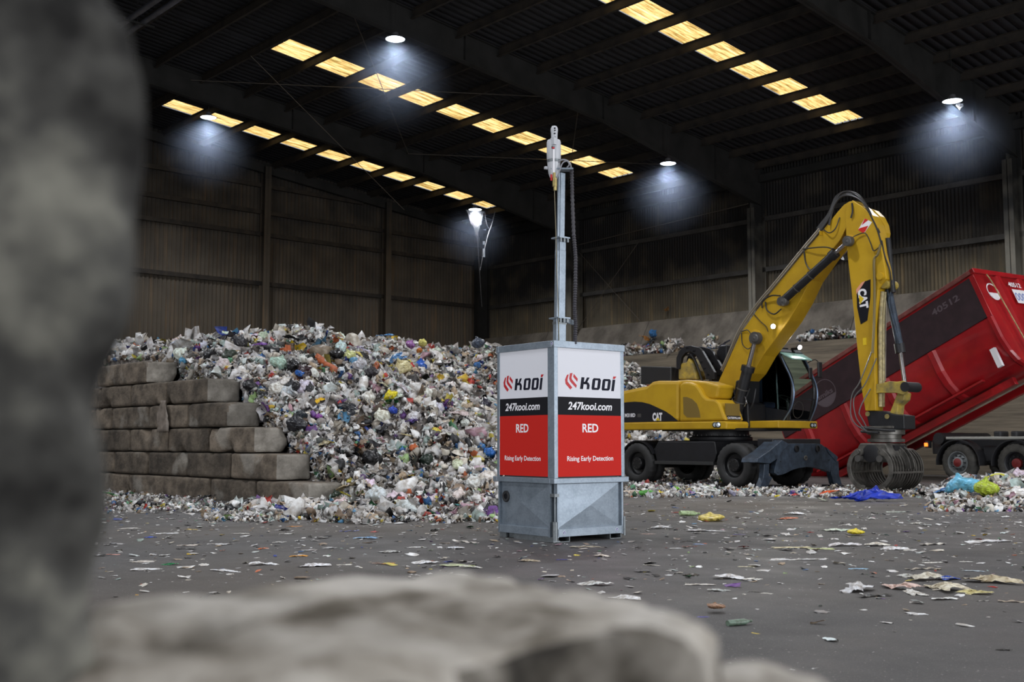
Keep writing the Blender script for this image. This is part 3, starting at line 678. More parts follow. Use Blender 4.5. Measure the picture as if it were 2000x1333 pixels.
# ------------------------------------------------------------------ single bags and scraps
def crumple(kind, seed):
    rg = np.random.default_rng(seed); r0 = random.Random(seed)
    bm = bmesh.new()
    if kind == 'bag':
        bmesh.ops.create_icosphere(bm, subdivisions=4, radius=0.5); dirs = [Vector(rg.normal(size=3)).normalized() for _ in range(26)]
        ofs = [rg.uniform(0.25, 0.5) for _ in dirs]
        for v in bm.verts:
            n = v.co.normalized(); r = 0.5
            for d, q in zip(dirs, ofs):        # facets like stretched film
                c = n.dot(d)
                if c > 0.55: r = min(r, q / c + 0.10)
            ridge = 0.022 * math.sin(9 * math.atan2(n.y, n.x) + 5 * n.z + seed) * (0.3 + abs(n.z))
            r += ridge + 0.012 * rg.normal()
            v.co = Vector((n.x * r, n.y * r * 0.85, n.z * r * 0.72))
            if n.z > 0.93: v.co.z += 0.20 * (n.z - 0.93) / 0.07; v.co.x *= 0.7; v.co.y *= 0.7
    elif kind == 'film' or kind == 'flat':
        nn = 13 if kind == 'film' else 11
        bmesh.ops.create_grid(bm, x_segments=nn, y_segments=nn, size=0.5); amp = 0.11 if kind == 'film' else 0.035
        ph = rg.uniform(0, 6, 8); as_ = rg.uniform(0.35, 0.75)
        for v in bm.verts:
            x, y = v.co.x, v.co.y
            z = sum(abs(math.sin((3 + 2 * i) * (x * math.cos(ph[i]) + y * math.sin(ph[i])) + ph[i + 4])) * (0.5 ** i) for i in range(4))
            rr = math.hypot(x, y * 1.0); e = 1 - 0.25 * math.sin(3 * math.atan2(y, x) + ph[0]) - 0.15 * math.sin(5 * math.atan2(y, x) + ph[1])
            v.co = Vector((x * e + 0.02 * rg.normal(), y * as_ * e + 0.02 * rg.normal(), amp * z * (1.25 - rr) + 0.012 * rg.normal()))
        zmin = min(v.co.z for v in bm.verts)
        for v in bm.verts: v.co.z -= zmin
    elif kind == 'bottle':
        prof = [(0.001, 0), (0.14, 0.0), (0.16, 0.04), (0.15, 0.3), (0.165, 0.34), (0.15, 0.55), (0.16, 0.7), (0.06, 0.88), (0.055, 0.92), (0.07, 0.93), (0.07, 1.0), (0.001, 1.0)]
        mb = MB().lathe(prof, (-0.5, 0, 0.16), (1, 0, 0), 18); me0 = bpy.data.meshes.new('t'); me0.from_pydata(mb.v, [], mb.f); bm.from_mesh(me0); bpy.data.meshes.remove(me0)
    elif kind == 'strip':
        nn = 16; bmesh.ops.create_grid(bm, x_segments=nn, y_segments=3, size=0.5)
        for v in bm.verts:
            x, y = v.co.x, v.co.y; v.co = Vector((x, y * 0.22 + 0.05 * math.sin(5 * x + seed), 0.03 + 0.03 * math.sin(14 * x + seed) + 0.03 * rg.random()))
    me = bpy.data.meshes.new(kind); bm.to_mesh(me); bm.free(); me.materials.append(m_objc)
    if kind in ('bag', 'bottle'): me.polygons.foreach_set('use_smooth', [True] * len(me.polygons)); me.set_sharp_from_angle(angle=math.radians(24 if kind == 'bag' else 60))
    return me
PM = {k: [crumple(k, 40 + i * 7 + len(k)) for i in range(n)] for k, n in (('bag', 6), ('film', 7), ('flat', 7), ('bottle', 1), ('strip', 3))}
NM = {'bag': 'plastic_bag', 'film': 'crumpled_film', 'flat': 'plastic_scrap', 'bottle': 'plastic_bottle', 'strip': 'plastic_strip'}
CATN = {'bag': 'bag', 'film': 'plastic film', 'flat': 'scrap', 'bottle': 'bottle', 'strip': 'plastic strip'}
def piece(kind, loc, size, col, label, group, rz=None, tilt=0.0, name=None, cat=None, h=1.0, asp=1.0):
    me = random.choice(PM[kind]); o = bpy.data.objects.new(name or NM[kind], me); COL.objects.link(o)
    o.location = tuple(loc); o.scale = (size, size * asp, size * h)
    o.rotation_euler = (random.uniform(-tilt, tilt), random.uniform(-tilt, tilt), random.uniform(0, 6.28) if rz is None else rz)
    o.color = tuple(lin(col)) + (1,)
    return tag(o, label, cat or CATN[kind], group)
def on_heap(x, y):
    r = ray(x, y); best = None
    ts = np.arange(10.0, 45.0, 0.05); Q = C0 + r * ts[:, None]; d = Q - CORNER; aa = d @ A; bbq = d @ B; hh = np.maximum(heap(aa, bbq), 0.0)
    k = np.nonzero(Q[:, 2] <= hh + 0.05)[0]; k = k[ts[k] * r[1] < 34] if len(k) else k
    i = k[0] if len(k) else int(np.argmin(np.where(Q[:, 1] < 33, Q[:, 2] - hh, 99)))
    return Q[i]
BLK, WHT, BLU = (30, 30, 34), (226, 226, 228), (50, 105, 185)
HEAP = [  # x, y, width in px, kind, colour, label
    (728, 899, 40, 'bag', (22, 22, 24), 'round black refuse bag low on the heap, right of the block wall end'),
    (468, 676, 40, 'bag', (62, 62, 66), 'dark grey shiny bag near the crest, above the second block step'),
    (412, 698, 32, 'bag', BLK, 'black bag on the heap just above the fifth block course'),
    (449, 698, 30, 'bag', (52, 62, 52), 'dark olive bag beside the black bag above the block wall'),
    (360, 709, 24, 'bag', (95, 165, 205), 'light blue bag standing against the right end of the topmost block'),
    (416, 668, 26, 'film', (26, 42, 38), 'dark green film near the crest above the block wall'),
    (569, 666, 30, 'film', (32, 30, 34), 'black film at the crest of the heap left of centre'),
    (575, 717, 30, 'bag', BLK, 'black bag with a blue bag touching its right side'),
    (590, 735, 25, 'bag', (35, 100, 185), 'bright blue bag below the black bag on the upper heap'),
    (546, 713, 36, 'bag', (175, 205, 190), 'pale green bag left of the black and blue bags'),
    (569, 678, 24, 'film', (130, 200, 175), 'mint green film just under the crest'),
    (659, 696, 28, 'bag', (36, 36, 40), 'glossy black bag near the crest beside the lime beige bag'),
    (684, 698, 27, 'bag', (200, 205, 140), 'pale lime bag near the crest between two black bags'),
    (710, 703, 30, 'bag', (30, 30, 34), 'black bag right of the pale lime bag'),
    (703, 716, 30, 'bag', (200, 200, 208), 'silver white bag under the black bag beside the lime one'),
    (542, 764, 32, 'bag', (225, 224, 218), 'round white bag right of the fourth block step'),
    (571, 758, 30, 'bag', (34, 34, 38), 'black bag touching the round white bag beside the fourth step'),
    (604, 761, 28, 'bag', (38, 38, 42), 'black bag two bag widths right of the round white bag'),
    (490, 757, 30, 'bag', (32, 32, 36), 'black bag right beside the end of the fifth block course'),
    (514, 776, 34, 'film', (36, 36, 40), 'black film over the end of the fourth block course'),
    (579, 836, 46, 'bag', (40, 40, 46), 'large black bag in the lee of the third block step'),
    (624, 786, 22, 'film', (235, 190, 40), 'bright yellow scrap in the middle left of the heap'),
    (665, 738, 30, 'strip', (45, 90, 150), 'blue flattened strip on the upper heap'),
    (609, 691, 18, 'bag', (120, 55, 42), 'small rust brown bag near the crest'),
    (508, 679, 30, 'film', (110, 60, 150), 'purple film near the crest'),
    (438, 718, 34, 'bag', (225, 215, 218), 'pinkish white bag right behind the fifth block course'),
    (681, 806, 52, 'film', (36, 38, 44), 'long black torn film in the middle of the left slope'),
    (624, 817, 16, 'bag', (140, 70, 160), 'small purple bag beside the long black film'),
    (525, 811, 20, 'film', (45, 60, 150), 'dark blue scrap at the end of the fourth block course'),
    (256, 683, 22, 'film', (105, 100, 180), 'lilac scrap on the heap behind the topmost block'),
    (226, 683, 30, 'bag', (215, 218, 222), 'white bag at far left behind the topmost block'),
    (771, 706, 38, 'film', (75, 130, 185), 'blue film lying above the cream bag'),
    (785, 724, 42, 'bag', (225, 215, 165), 'long cream bag left of the red bag'),
    (802, 719, 20, 'bag', (190, 30, 35), 'red bag between the cream and the blue bags'),
    (824, 718, 30, 'bag', (25, 90, 190), 'vivid blue bag right of the red bag'),
    (828, 745, 34, 'film', (32, 32, 36), 'black film below the vivid blue bag'),
    (764, 776, 27, 'bag', (238, 222, 40), 'lemon yellow container in the middle of the heap'),
    (768, 788, 22, 'film', (35, 100, 55), 'dark green scrap just under the lemon yellow container'),
    (768, 805, 20, 'bag', (50, 80, 190), 'blue bag under the dark green scrap'),
    (807, 818, 28, 'bag', (222, 222, 226), 'round white bag above the purple film'),
    (802, 832, 34, 'film', (135, 110, 190), 'purple film below the round white bag'),
    (842, 824, 20, 'bag', (16, 16, 18), 'black lump put for a dark hole in the middle right of the heap'),  # black lump stands for the shade in a hole of the heap
    (754, 842, 36, 'film', (48, 48, 54), 'charcoal film left of the purple film'),
    (797, 855, 32, 'flat', (200, 185, 130), 'beige tray lid on the mid slope'),
    (809, 878, 20, 'bag', (205, 105, 55), 'orange brown bag below the beige tray lid'),
    (785, 877, 20, 'film', (70, 140, 85), 'green scrap left of the orange brown bag'),
    (852, 843, 22, 'film', (220, 205, 60), 'yellow scrap right of the black lump'),
    (885, 857, 12, 'bag', (35, 60, 170), 'small deep blue bag on the right slope'),
    (941, 877, 20, 'bag', (60, 130, 200), 'light blue bag near the left edge of the tall box'),
    (956, 888, 26, 'bag', (45, 115, 200), 'blue bag touching the left edge of the tall box'),
    (939, 864, 16, 'film', (185, 50, 40), 'red scrap above the blue bags beside the tall box'),
    (802, 932, 14, 'film', (235, 195, 45), 'yellow scrap low on the right slope'),
    (723, 954, 16, 'film', (35, 130, 80), 'green scrap below the round black refuse bag'),
    (674, 968, 18, 'film', (215, 205, 70), 'yellow scrap right of the lowest block'),
    (801, 677, 22, 'bag', (150, 95, 165), 'purple bag at the crest'),
    (825, 673, 20, 'bag', (215, 210, 120), 'pale yellow bag at the crest right of the purple one'),
    (820, 687, 14, 'bag', (215, 130, 50), 'orange bag just under the pale yellow one'),
    (754, 661, 30, 'film', (90, 150, 205), 'sky blue film on the crest'),
    (727, 671, 26, 'film', (36, 36, 40), 'black film on the crest left of the sky blue film'),
    (934, 674, 28, 'bag', (62, 72, 90), 'slate blue bag on the crest beside the tall box'),
    (895, 990, 18, 'film', (45, 130, 130), 'teal scrap at the foot of the heap'),
    (869, 991, 14, 'film', (205, 70, 45), 'red orange scrap at the foot of the heap'),
    (925, 948, 36, 'bag', (228, 230, 228), 'white bag low on the heap left of the tall box'),
    (450, 996, 22, 'bag', (30, 30, 32), 'black round scrap at the foot of the bottom block course'),
    (398, 980, 34, 'film', (30, 32, 34), 'black torn film leaning on the bottom block course'),
    (558, 1003, 42, 'film', (40, 45, 130), 'dark blue film on the floor before the lowest block'),
    (215, 970, 26, 'film', (70, 160, 70), 'green film at far left before the block wall'),
]
for (x, y, wpx, kd, c, lb) in HEAP:
    p = on_heap(x, y); s_ = wpx * p[1] / FPX * 1.1
    piece(kd, p + np.array([0, -0.06, 0.10 * s_]), s_, c, lb, None, tilt=0.5, h=0.9)
# plain bags picked out all over the heap
GEN = [('bag', (228, 228, 230), 'plain white tied plastic bag lying among the waste on the big heap', 'white bags in the heap', 85, 0.30),
       ('film', (205, 205, 207), 'light grey crumpled plastic film lying on the big waste heap', 'grey film in the heap', 55, 0.34),
       ('bag', (40, 40, 44), 'plain black tied plastic bag half buried in the big waste heap', 'black bags in the heap', 34, 0.32),
       ('film', (200, 180, 155), 'beige crumpled plastic film lying on the big waste heap', 'beige film in the heap', 36, 0.32),
       ('bag', (205, 212, 190), 'pale greenish tied plastic bag lying in the big waste heap', 'pale green bags in the heap', 22, 0.28)]
for kd, c, lb, gp, n, s0 in GEN:
    P, a, b = heap_pts(n * 40, 14, 30.5, 0.6, 27); k = keep_clear(P, a, b)
    x_, y_, z_ = project(P); vis = (x_ > 200) & (x_ < 962) | (x_ > 1224) & (x_ < 1262) & (y_ < 750); P = P[k & vis][:n]
    for p in P:
        cj = tuple(int(max(0, min(255, v + random.randint(-14, 12)))) for v in c)
        piece(kd, p + np.array([0, -0.05, 0.03]), s0 * random.uniform(0.7, 1.35), cj, lb, gp, tilt=0.6)

# ------------------------------------------------------------------ litter on the floor
FLOOR = [  # x, y, width px, kind, colour name, colour
    (374, 1032, 18, 'flat', 'yellow', (225, 190, 60)), (292, 1048, 18, 'film', 'blue', (60, 90, 190)), (325, 1040, 34, 'flat', 'white', WHT), (429, 1061, 40, 'flat', 'white', WHT),
    (369, 1063, 36, 'flat', 'white', (215, 205, 195)), (330, 1101, 26, 'film', 'green', (30, 120, 70)), (281, 1095, 36, 'flat', 'white', (215, 208, 200)), (286, 1110, 50, 'flat', 'white', WHT),
    (223, 1081, 24, 'flat', 'pink', (215, 160, 150)), (443, 1113, 50, 'flat', 'white', WHT), (512, 1101, 42, 'film', 'white', WHT), (545, 1058, 20, 'film', 'grey', (190, 188, 185)),
    (583, 1055, 16, 'film', 'grey', (190, 190, 190)), (512, 1070, 16, 'film', 'orange', (225, 120, 60)), (583, 1085, 26, 'film', 'orange', (220, 160, 70)), (611, 1104, 42, 'film', 'white', (226, 226, 230)),
    (682, 1036, 34, 'strip', 'blue', (60, 90, 200)), (715, 1050, 36, 'film', 'light blue', (140, 175, 210)), (641, 1069, 24, 'film', 'grey', (195, 195, 195)), (759, 1077, 34, 'film', 'grey', (180, 180, 178)),
    (737, 1099, 24, 'film', 'brown', (140, 120, 110)), (759, 1100, 20, 'film', 'orange', (200, 150, 80)), (825, 1098, 42, 'film', 'white', WHT), (811, 1067, 30, 'flat', 'white', (225, 225, 225)),
    (885, 1069, 26, 'film', 'white', (215, 218, 225)), (897, 1103, 58, 'flat', 'green', (195, 205, 165)), (918, 1107, 32, 'film', 'white', (220, 218, 212)), (577, 1026, 20, 'flat', 'orange', (210, 140, 60)),
    (907, 1057, 48, 'strip', 'white', (210, 205, 198)), (267, 1160, 8, 'film', 'yellow', (235, 180, 50)), (674, 1101, 26, 'flat', 'white', (215, 212, 205)), (470, 1040, 28, 'flat', 'white', (210, 206, 200)),
    (250, 1030, 30, 'flat', 'white', (205, 200, 195)), (560, 1040, 24, 'flat', 'white', (215, 215, 212)),
    (1347, 1005, 38, 'bottle', 'green', (175, 200, 150)), (1388, 1015, 50, 'bag', 'yellow', (225, 205, 110)), (1535, 1012, 28, 'film', 'orange', (205, 130, 100)), (1552, 1003, 36, 'film', 'white', WHT),
    (1452, 1011, 18, 'film', 'white', WHT), (1290, 1030, 34, 'film', 'white', WHT), (1265, 1041, 26, 'flat', 'pink', (205, 175, 165)), (1378, 1035, 58, 'flat', 'white', WHT), (1442, 1042, 22, 'flat', 'purple', (95, 85, 140)), (1582, 1038, 12, 'film', 'red', (190, 50, 50)),
    (1632, 1035, 38, 'film', 'white', (215, 225, 210)), (1672, 1043, 30, 'bag', 'yellow', (235, 215, 60)), (1730, 1043, 15, 'film', 'green', (20, 70, 60)), (1790, 1021, 24, 'film', 'grey', (190, 188, 182)),
    (1367, 1061, 22, 'flat', 'light blue', (130, 165, 215)), (1347, 1066, 28, 'strip', 'red', (170, 50, 50)), (1317, 1069, 22, 'flat', 'white', WHT), (1542, 1068, 56, 'flat', 'cream', (215, 205, 170)),
    (1605, 1070, 46, 'flat', 'green', (195, 205, 150)), (1645, 1064, 46, 'film', 'white', (225, 222, 225)), (1712, 1064, 40, 'film', 'white', (220, 215, 205)), (1741, 1071, 38, 'film', 'white', WHT),
    (1920, 1056, 76, 'flat', 'white', WHT), (1820, 1062, 54, 'strip', 'white', (205, 200, 190)), (1520, 1091, 36, 'flat', 'white', WHT), (1565, 1091, 42, 'flat', 'white', (222, 222, 222)), (1602, 1090, 24, 'flat', 'white', WHT),
    (1457, 1105, 28, 'flat', 'cream', (215, 208, 180)), (1272, 1102, 26, 'flat', 'white', (205, 200, 190)), (1175, 1085, 26, 'film', 'white', (215, 205, 195)), (1100, 1091, 22, 'flat', 'blue', (65, 75, 150)), (1030, 1094, 30, 'film', 'beige', (170, 158, 138)),
    (1140, 1066, 50, 'flat', 'beige', (165, 155, 135)), (1675, 1109, 30, 'flat', 'light blue', (160, 200, 230)), (1425, 1128, 50, 'film', 'white', WHT), (1467, 1131, 32, 'film', 'white', (220, 218, 212)), (1155, 1140, 54, 'film', 'grey', (205, 205, 203)), (1220, 1167, 46, 'film', 'white', WHT),
    (1402, 1152, 32, 'film', 'grey', (185, 188, 185)), (1470, 1154, 22, 'flat', 'black', (60, 58, 55)), (1365, 1140, 46, 'flat', 'white', (205, 200, 192)), (1350, 1122, 26, 'film', 'black', (70, 62, 55)), (1397, 1194, 36, 'bag', 'brown', (150, 115, 90)), (1372, 1203, 20, 'flat', 'purple', (100, 95, 180)),
    (1445, 1219, 48, 'bottle', 'green', (110, 130, 115)), (1792, 1197, 36, 'flat', 'white', WHT), (1842, 1169, 40, 'film', 'white', (228, 228, 226)), (1708, 1163, 66, 'strip', 'black', (35, 36, 38)), (1940, 1145, 16, 'film', 'red', (190, 40, 30)),
    (1475, 1235, 15, 'flat', 'yellow', (225, 200, 60)), (1589, 1304, 10, 'film', 'white', WHT), (1960, 1268, 22, 'film', 'black', (50, 48, 46)), (1900, 1113, 32, 'flat', 'light blue', (185, 200, 210)), (1820, 1097, 28, 'flat', 'white', (215, 212, 205)), (1795, 1110, 50, 'strip', 'beige', (170, 160, 145)),
    (1420, 1068, 24, 'flat', 'white', (208, 205, 200)), (1325, 1000, 20, 'film', 'red', (150, 80, 70)), (1318, 990, 14, 'film', 'blue', (60, 90, 150)), (1498, 1157, 20, 'flat', 'white', (200, 198, 190)), (1885, 1095, 22, 'flat', 'white', (212, 210, 205)),
    (1700, 1011, 18, 'film', 'white', (220, 222, 220)), (1655, 1024, 16, 'film', 'white', (215, 213, 210)), (1962, 1008, 16, 'film', 'white', WHT), (1748, 998, 28, 'flat', 'green', (195, 205, 195)),
    (1980, 1174, 50, 'strip', 'beige', (190, 175, 155)), (1920, 1172, 24, 'strip', 'grey', (165, 163, 158)),
]
CLUST = [(1675, 1149, 72, 'film', 'clear', (205, 205, 208), 'clear crumpled film sticking out at the left of the flat litter patch'), (1757, 1146, 64, 'film', 'pink', (222, 195, 185), 'pinkish white film in the flat litter patch'),
         (1812, 1128, 62, 'film', 'beige', (205, 200, 185), 'beige film at the back of the flat litter patch'), (1852, 1128, 38, 'film', 'blue', (40, 75, 170), 'blue film standing up in the flat litter patch'),
         (1845, 1147, 74, 'film', 'cream', (220, 212, 190), 'cream film in the middle of the flat litter patch'), (1908, 1156, 50, 'film', 'yellow', (205, 195, 140), 'yellowish film at the right of the flat litter patch'),
         (1935, 1133, 74, 'film', 'sand', (200, 188, 160), 'sand coloured film at the right back of the flat litter patch'), (1783, 1124, 40, 'film', 'pale grey', (200, 200, 195), 'pale grey film at the back left of the flat litter patch'),
         (1785, 1155, 60, 'flat', 'white', (218, 216, 210), 'white sheet lying flat at the front of the litter patch')]
for (x, y, wpx, kd, cn, c, lb) in CLUST:
    p = on_floor(x, y + 5); piece(kd, p, wpx * p[1] / FPX * 1.1, c, lb, None, tilt=0.05, h=0.9, name='crumpled_film')
def zone(x, y):
    if x < 960: return 'on the floor left of the tall box'
    if x < 1240: return 'on the floor in front of the tall box'
    if y < 1050: return 'on the floor just in front of the excavator'
    if y < 1120: return 'right of the tall box'
    return 'on the near floor at the right'
kindw = {'flat': 'flat scrap', 'film': 'crumpled scrap', 'bag': 'small bag', 'bottle': 'bottle', 'strip': 'narrow strip'}
by = {}
for it in FLOOR: by.setdefault((it[4], it[3], zone(it[0], it[1])), []).append(it)
ordw = ['leftmost', 'second from the left', 'third from the left', 'fourth from the left', 'fifth from the left', 'sixth from the left', 'seventh from the left', 'eighth from the left', 'ninth from the left'] + ['%s from the left' % q for q in ('tenth', 'eleventh', 'twelfth', 'thirteenth', 'fourteenth', 'fifteenth', 'sixteenth')]
for (cn, kd, zn), its in by.items():
    its.sort(key=lambda q: q[0])
    for i, (x, y, wpx, _, _, c) in enumerate(its):
        if len(its) == 1: lb = 'single %s %s %s' % (cn, kindw[kd], zn)
        elif len(its) == 2: lb = '%s %s %s, the %s of two' % (cn, kindw[kd], zn, ('left', 'right')[i])
        else: lb = '%s %s %s, %s' % (cn, kindw[kd], zn, ordw[i])
        p = on_floor(x, y + 3); flatx = kd in ('flat', 'strip')
        piece(kd, p + np.array([0, 0, 0.0 if kd != 'bag' else 0.04]), wpx * p[1] / FPX * 1.12, c, lb, 'litter ' + zn, rz=(random.uniform(-0.5, 0.5) if wpx > 20 else None), tilt=0.04 if flatx else 0.06, h=(0.5 if kd == 'flat' else 0.4 if kd == 'bag' else 0.7))
# toe of the heap, wheel litter and fine specks: uncountable
def floor_pts(n, fx):
    out = []
    while len(out) < n:
        x = rng.uniform(185, 2015); y = rng.uniform(945, 1330)
        if rng.random() < fx(x, y): p = on_floor(x, y); out.append(p)
    return np.array(out)
P = floor_pts(4200, lambda x, y: 0.9 * math.exp(-(y - 1000) / 55) if y > 1000 else 0.5)
bxc = np.array([0.46, 12.6, 0]); P = P[np.linalg.norm(P - bxc - np.array([0.25, 0.3, 0]), axis=1) > 0.85]
szz = rng.lognormal(math.log(0.035), 0.6, len(P)); cc = pick_cols(len(P)); o = scatter('fine_litter', P, np.clip(szz, 0.01, 0.14), cc, flat=0.7)
tag(o, 'fine scattered specks and flakes of litter over the whole concrete floor', 'litter', kind='stuff')
def band(name, label, polys, n, s0, hmax):
    Q = []
    for (x0, x1, y0, y1, wt) in polys:
        k = int(n * wt); xs = rng.uniform(x0, x1, k); ys = y0 + (y1 - y0) * rng.beta(1.6, 1.6, k)
        for x, y in zip(xs, ys): Q.append(on_floor(x, y) + np.array([0, 0, rng.uniform(0, hmax)]))
    Q = np.array(Q); o = scatter(name, Q, rng.lognormal(math.log(s0), 0.4, len(Q)), pick_cols(len(Q))); tag(o, label, 'litter', kind='stuff'); return o
band('toe_litter', 'band of mixed litter along the foot of the block wall and the heap', [(185, 420, 945, 1005, .28), (400, 700, 985, 1022, .34), (660, 975, 990, 1024, .38)], 3800, 0.068, 0.05)
band('wheel_litter', 'ragged band of litter lying in front of the excavator wheels', [(1222, 1400, 948, 975, .35), (1380, 1600, 955, 972, .22), (1222, 1480, 935, 950, .25), (1560, 1840, 950, 975, .18)], 3000, 0.075, 0.06)
WH = [(1265, 967, 26, 'bottle', (90, 170, 70), 'green bottle lying in the litter left of the front wheel'), (1290, 965, 14, 'bag', (230, 205, 40), 'yellow cap-sized container right of the green bottle'), (1321, 957, 14, 'bag', (120, 200, 40), 'lime green bottle end between the excavator wheels'),
      (1351, 964, 22, 'film', (120, 60, 160), 'purple film in front of the gap between the excavator wheels'), (1255, 959, 14, 'film', (45, 60, 150), 'blue scrap before the rear wheel'), (1376, 969, 26, 'film', (232, 232, 230), 'white crumpled film before the front wheel'),
      (1395, 962, 40, 'film', (205, 208, 205), 'large clear crumpled film before the front wheel'), (1310, 947, 18, 'film', (90, 85, 150), 'blue and lilac pouch between the wheels'), (1519, 970, 9, 'bottle', (235, 215, 40), 'yellow bottle before the outrigger feet'),
      (1238, 965, 32, 'film', (215, 200, 185), 'pinkish beige film beside the tall box base'), (1617, 966, 32, 'film', (235, 95, 30), 'bright orange crumpled film before the right outrigger foot'), (1553, 968, 16, 'film', (200, 60, 60), 'red and white scrap right of the yellow bottle'),
      (1645, 960, 26, 'film', (228, 228, 230), 'white film left of the grapple'), (1806, 957, 24, 'film', (225, 228, 235), 'white folded sheet right of the grapple'), (1305, 925, 22, 'film', (120, 90, 110), 'printed pouch standing between the wheels'),
      (1430, 966, 22, 'bottle', (150, 150, 175), 'dented can before the front wheel'), (1566, 957, 20, 'film', (60, 70, 110), 'dark blue scrap under the outriggers'), (1605, 976, 24, 'flat', (190, 200, 180), 'pale flat tray below the orange film')]
for (x, y, wpx, kd, c, lb) in WH:
    p = on_floor(x, y + 4); piece(kd, p + np.array([0, 0, 0.03]), wpx * p[1] / FPX * 1.25, c, lb, None, tilt=0.3)
# royal blue film before the grapple
p = on_floor(1688, 980); o = piece('film', p, 0.95, (20, 55, 190), 'royal blue crumpled film lying in front of the grapple', None, rz=0.0, name='blue_film', h=1.1, asp=0.45)
p = on_floor(1712, 974); o = piece('bag', p + np.array([0, 0, .06]), 0.5, (20, 50, 180), 'royal blue bulge of film at the right end of the blue sheet', None, rz=0.2, name='blue_film', h=.7)

# small heap at the right edge in front of the lorry
ga = rng.uniform(0, 1, 1400)
Q = []
for i in range(3200):
    x = rng.uniform(1812, 2040); f = min(1, (x - 1812) / 60); y = rng.uniform(962, 1000); p = on_floor(x, y); u = (1000 - y) / 38
    p[2] = max(0, f * 0.30 * math.sin(min(1, u) * 1.57) + rng.uniform(-0.06, 0.04)); Q.append(p)
Q = np.array(Q); o = scatter('small_waste_heap', Q, rng.lognormal(math.log(0.095), 0.45, len(Q)), pick_cols(len(Q)))
tag(o, 'low heap of mixed waste at the right edge in front of the lorry wheels', 'waste heap', kind='stuff')
RH = [(1878, 962, 62, 'bag', (110, 190, 225), 'big light blue bag on the low heap before the lorry wheels', 0.8), (1843, 960, 36, 'film', (55, 120, 185), 'darker blue crumpled film left of the big light blue bag', 0.9),
      (1927, 966, 44, 'bag', (175, 195, 60), 'lime green bag right of the big light blue bag', 0.9), (1875, 938, 50, 'film', (185, 180, 190), 'pale lilac sheet leaning before the first lorry wheel', 1.0), (1988, 936, 36, 'bag', (222, 205, 222), 'pale pink bag before the second lorry wheel', 0.7),
      (1985, 955, 40, 'film', (25, 100, 75), 'dark green netting on the low heap at the right edge', 0.9), (1852, 974, 26, 'film', (230, 228, 222), 'white film at the left foot of the low heap', 0.9), (1938, 990, 48, 'film', (228, 228, 228), 'white film at the front foot of the low heap', 0.7),
      (1865, 980, 20, 'film', (232, 232, 228), 'white scrap right under the light blue bag', 0.9), (1967, 975, 14, 'film', (190, 40, 40), 'small red scrap on the low heap', 0.9), (1920, 985, 26, 'film', (120, 120, 205), 'violet film at the front foot of the low heap', 0.8),
      (1990, 992, 60, 'bag', (230, 230, 230), 'large white bag in the bottom front of the low heap', 0.5), (1970, 962, 26, 'film', (205, 212, 210), 'clear film left of the dark green netting', 0.9), (1948, 980, 50, 'film', (80, 82, 90), 'dark grey film below the lime green bag', 0.6)]
for (x, y, wpx, kd, c, lb, hh) in RH:
    p = on_floor(x, min(990, y + 22)) ; s_ = wpx * p[1] / FPX * 1.1; dz = (p[1] * ((990 - y) if y < 968 else 4) / FPX) * 0.9
    q = on_plane(x, y, p, np.array([0, 1.0, 0])); piece(kd, (q[0], q[1], max(0.1, q[2]) + (0.10 if kd == 'bag' else 0)), s_, c, lb, None, rz=random.uniform(-.3, .3), tilt=0.2, h=hh)
m_yh = mat('yellow_hose_rubber', (0.62, 0.60, 0.06), 0.5)
c = on_plane(1949, 938, on_floor(1949, 968), np.array([0, 1.0, 0])); mb = MB()
mb.tube([c + np.array([0.30 * math.cos(t_), 0.05 * math.sin(3 * t_), 0.30 * math.sin(t_) - 0.18]) for t_ in np.linspace(0.1, 2.9, 14)], 0.02, 8)
tag(mb.build('yellow_hose', m_yh, smooth=True), 'bent yellow hose arching over the low heap at the right edge', 'hose')

# litter caught on the ledge of the push wall
def ledge_pts(n, x0, x1, hh):
    Q = []
    for i in range(n):
        x = rng.uniform(x0, x1); p = on_plane(x, 682, W(0, 1.2), B); d = p - CORNER; a = d @ A; Q.append(W(a, rng.uniform(1.1, 1.5), 4.8 + rng.uniform(0, hh) * (0.4 + 0.6 * abs(math.sin(a * 1.3)))))
    return np.array(Q)
Q = np.concatenate([ledge_pts(340, 1222, 1335, 0.42), ledge_pts(40, 1380, 1400, 0.5), ledge_pts(200, 1565, 1700, 0.35)])
o = scatter('ledge_litter', Q, rng.lognormal(math.log(0.2), 0.35, len(Q)), pick_cols(len(Q))); tag(o, 'litter caught along the concrete ledge of the push wall', 'litter', kind='stuff')
def onledge(x, y, b=1.3): return on_plane(x, y, W(0, b), B)
PW = [(1275, 652, 16, 'bag', (60, 120, 180), 'blue bag caught on the sloping concrete above the ledge'), (1262, 664, 26, 'film', (175, 120, 60), 'orange brown cloth caught on the sloping concrete'), (1272, 668, 18, 'film', (30, 34, 40), 'black film hanging under the blue bag on the slope'),
      (1248, 682, 26, 'film', (150, 125, 125), 'mauve cloth heaped on the ledge under the orange cloth'), (1303, 693, 18, 'film', (120, 105, 215), 'violet film on the ledge of the push wall'), (1303, 606, 16, 'film', (170, 125, 70), 'brown rag stuck on the cladding above the concrete'),
      (1300, 678, 14, 'flat', (225, 220, 210), 'white scrap on the slope above the violet film'), (1388, 690, 22, 'film', (225, 220, 215), 'white film on the ledge behind the excavator pipe guard'), (1412, 676, 24, 'film', (50, 50, 60), 'dark bag on the ledge beside the boom'),
      (1635, 668, 34, 'film', (38, 38, 48), 'dark film on the ledge left of the excavator stick'), (1605, 672, 34, 'film', (230, 215, 205), 'pale pink film on the ledge beside the cab lamp')]
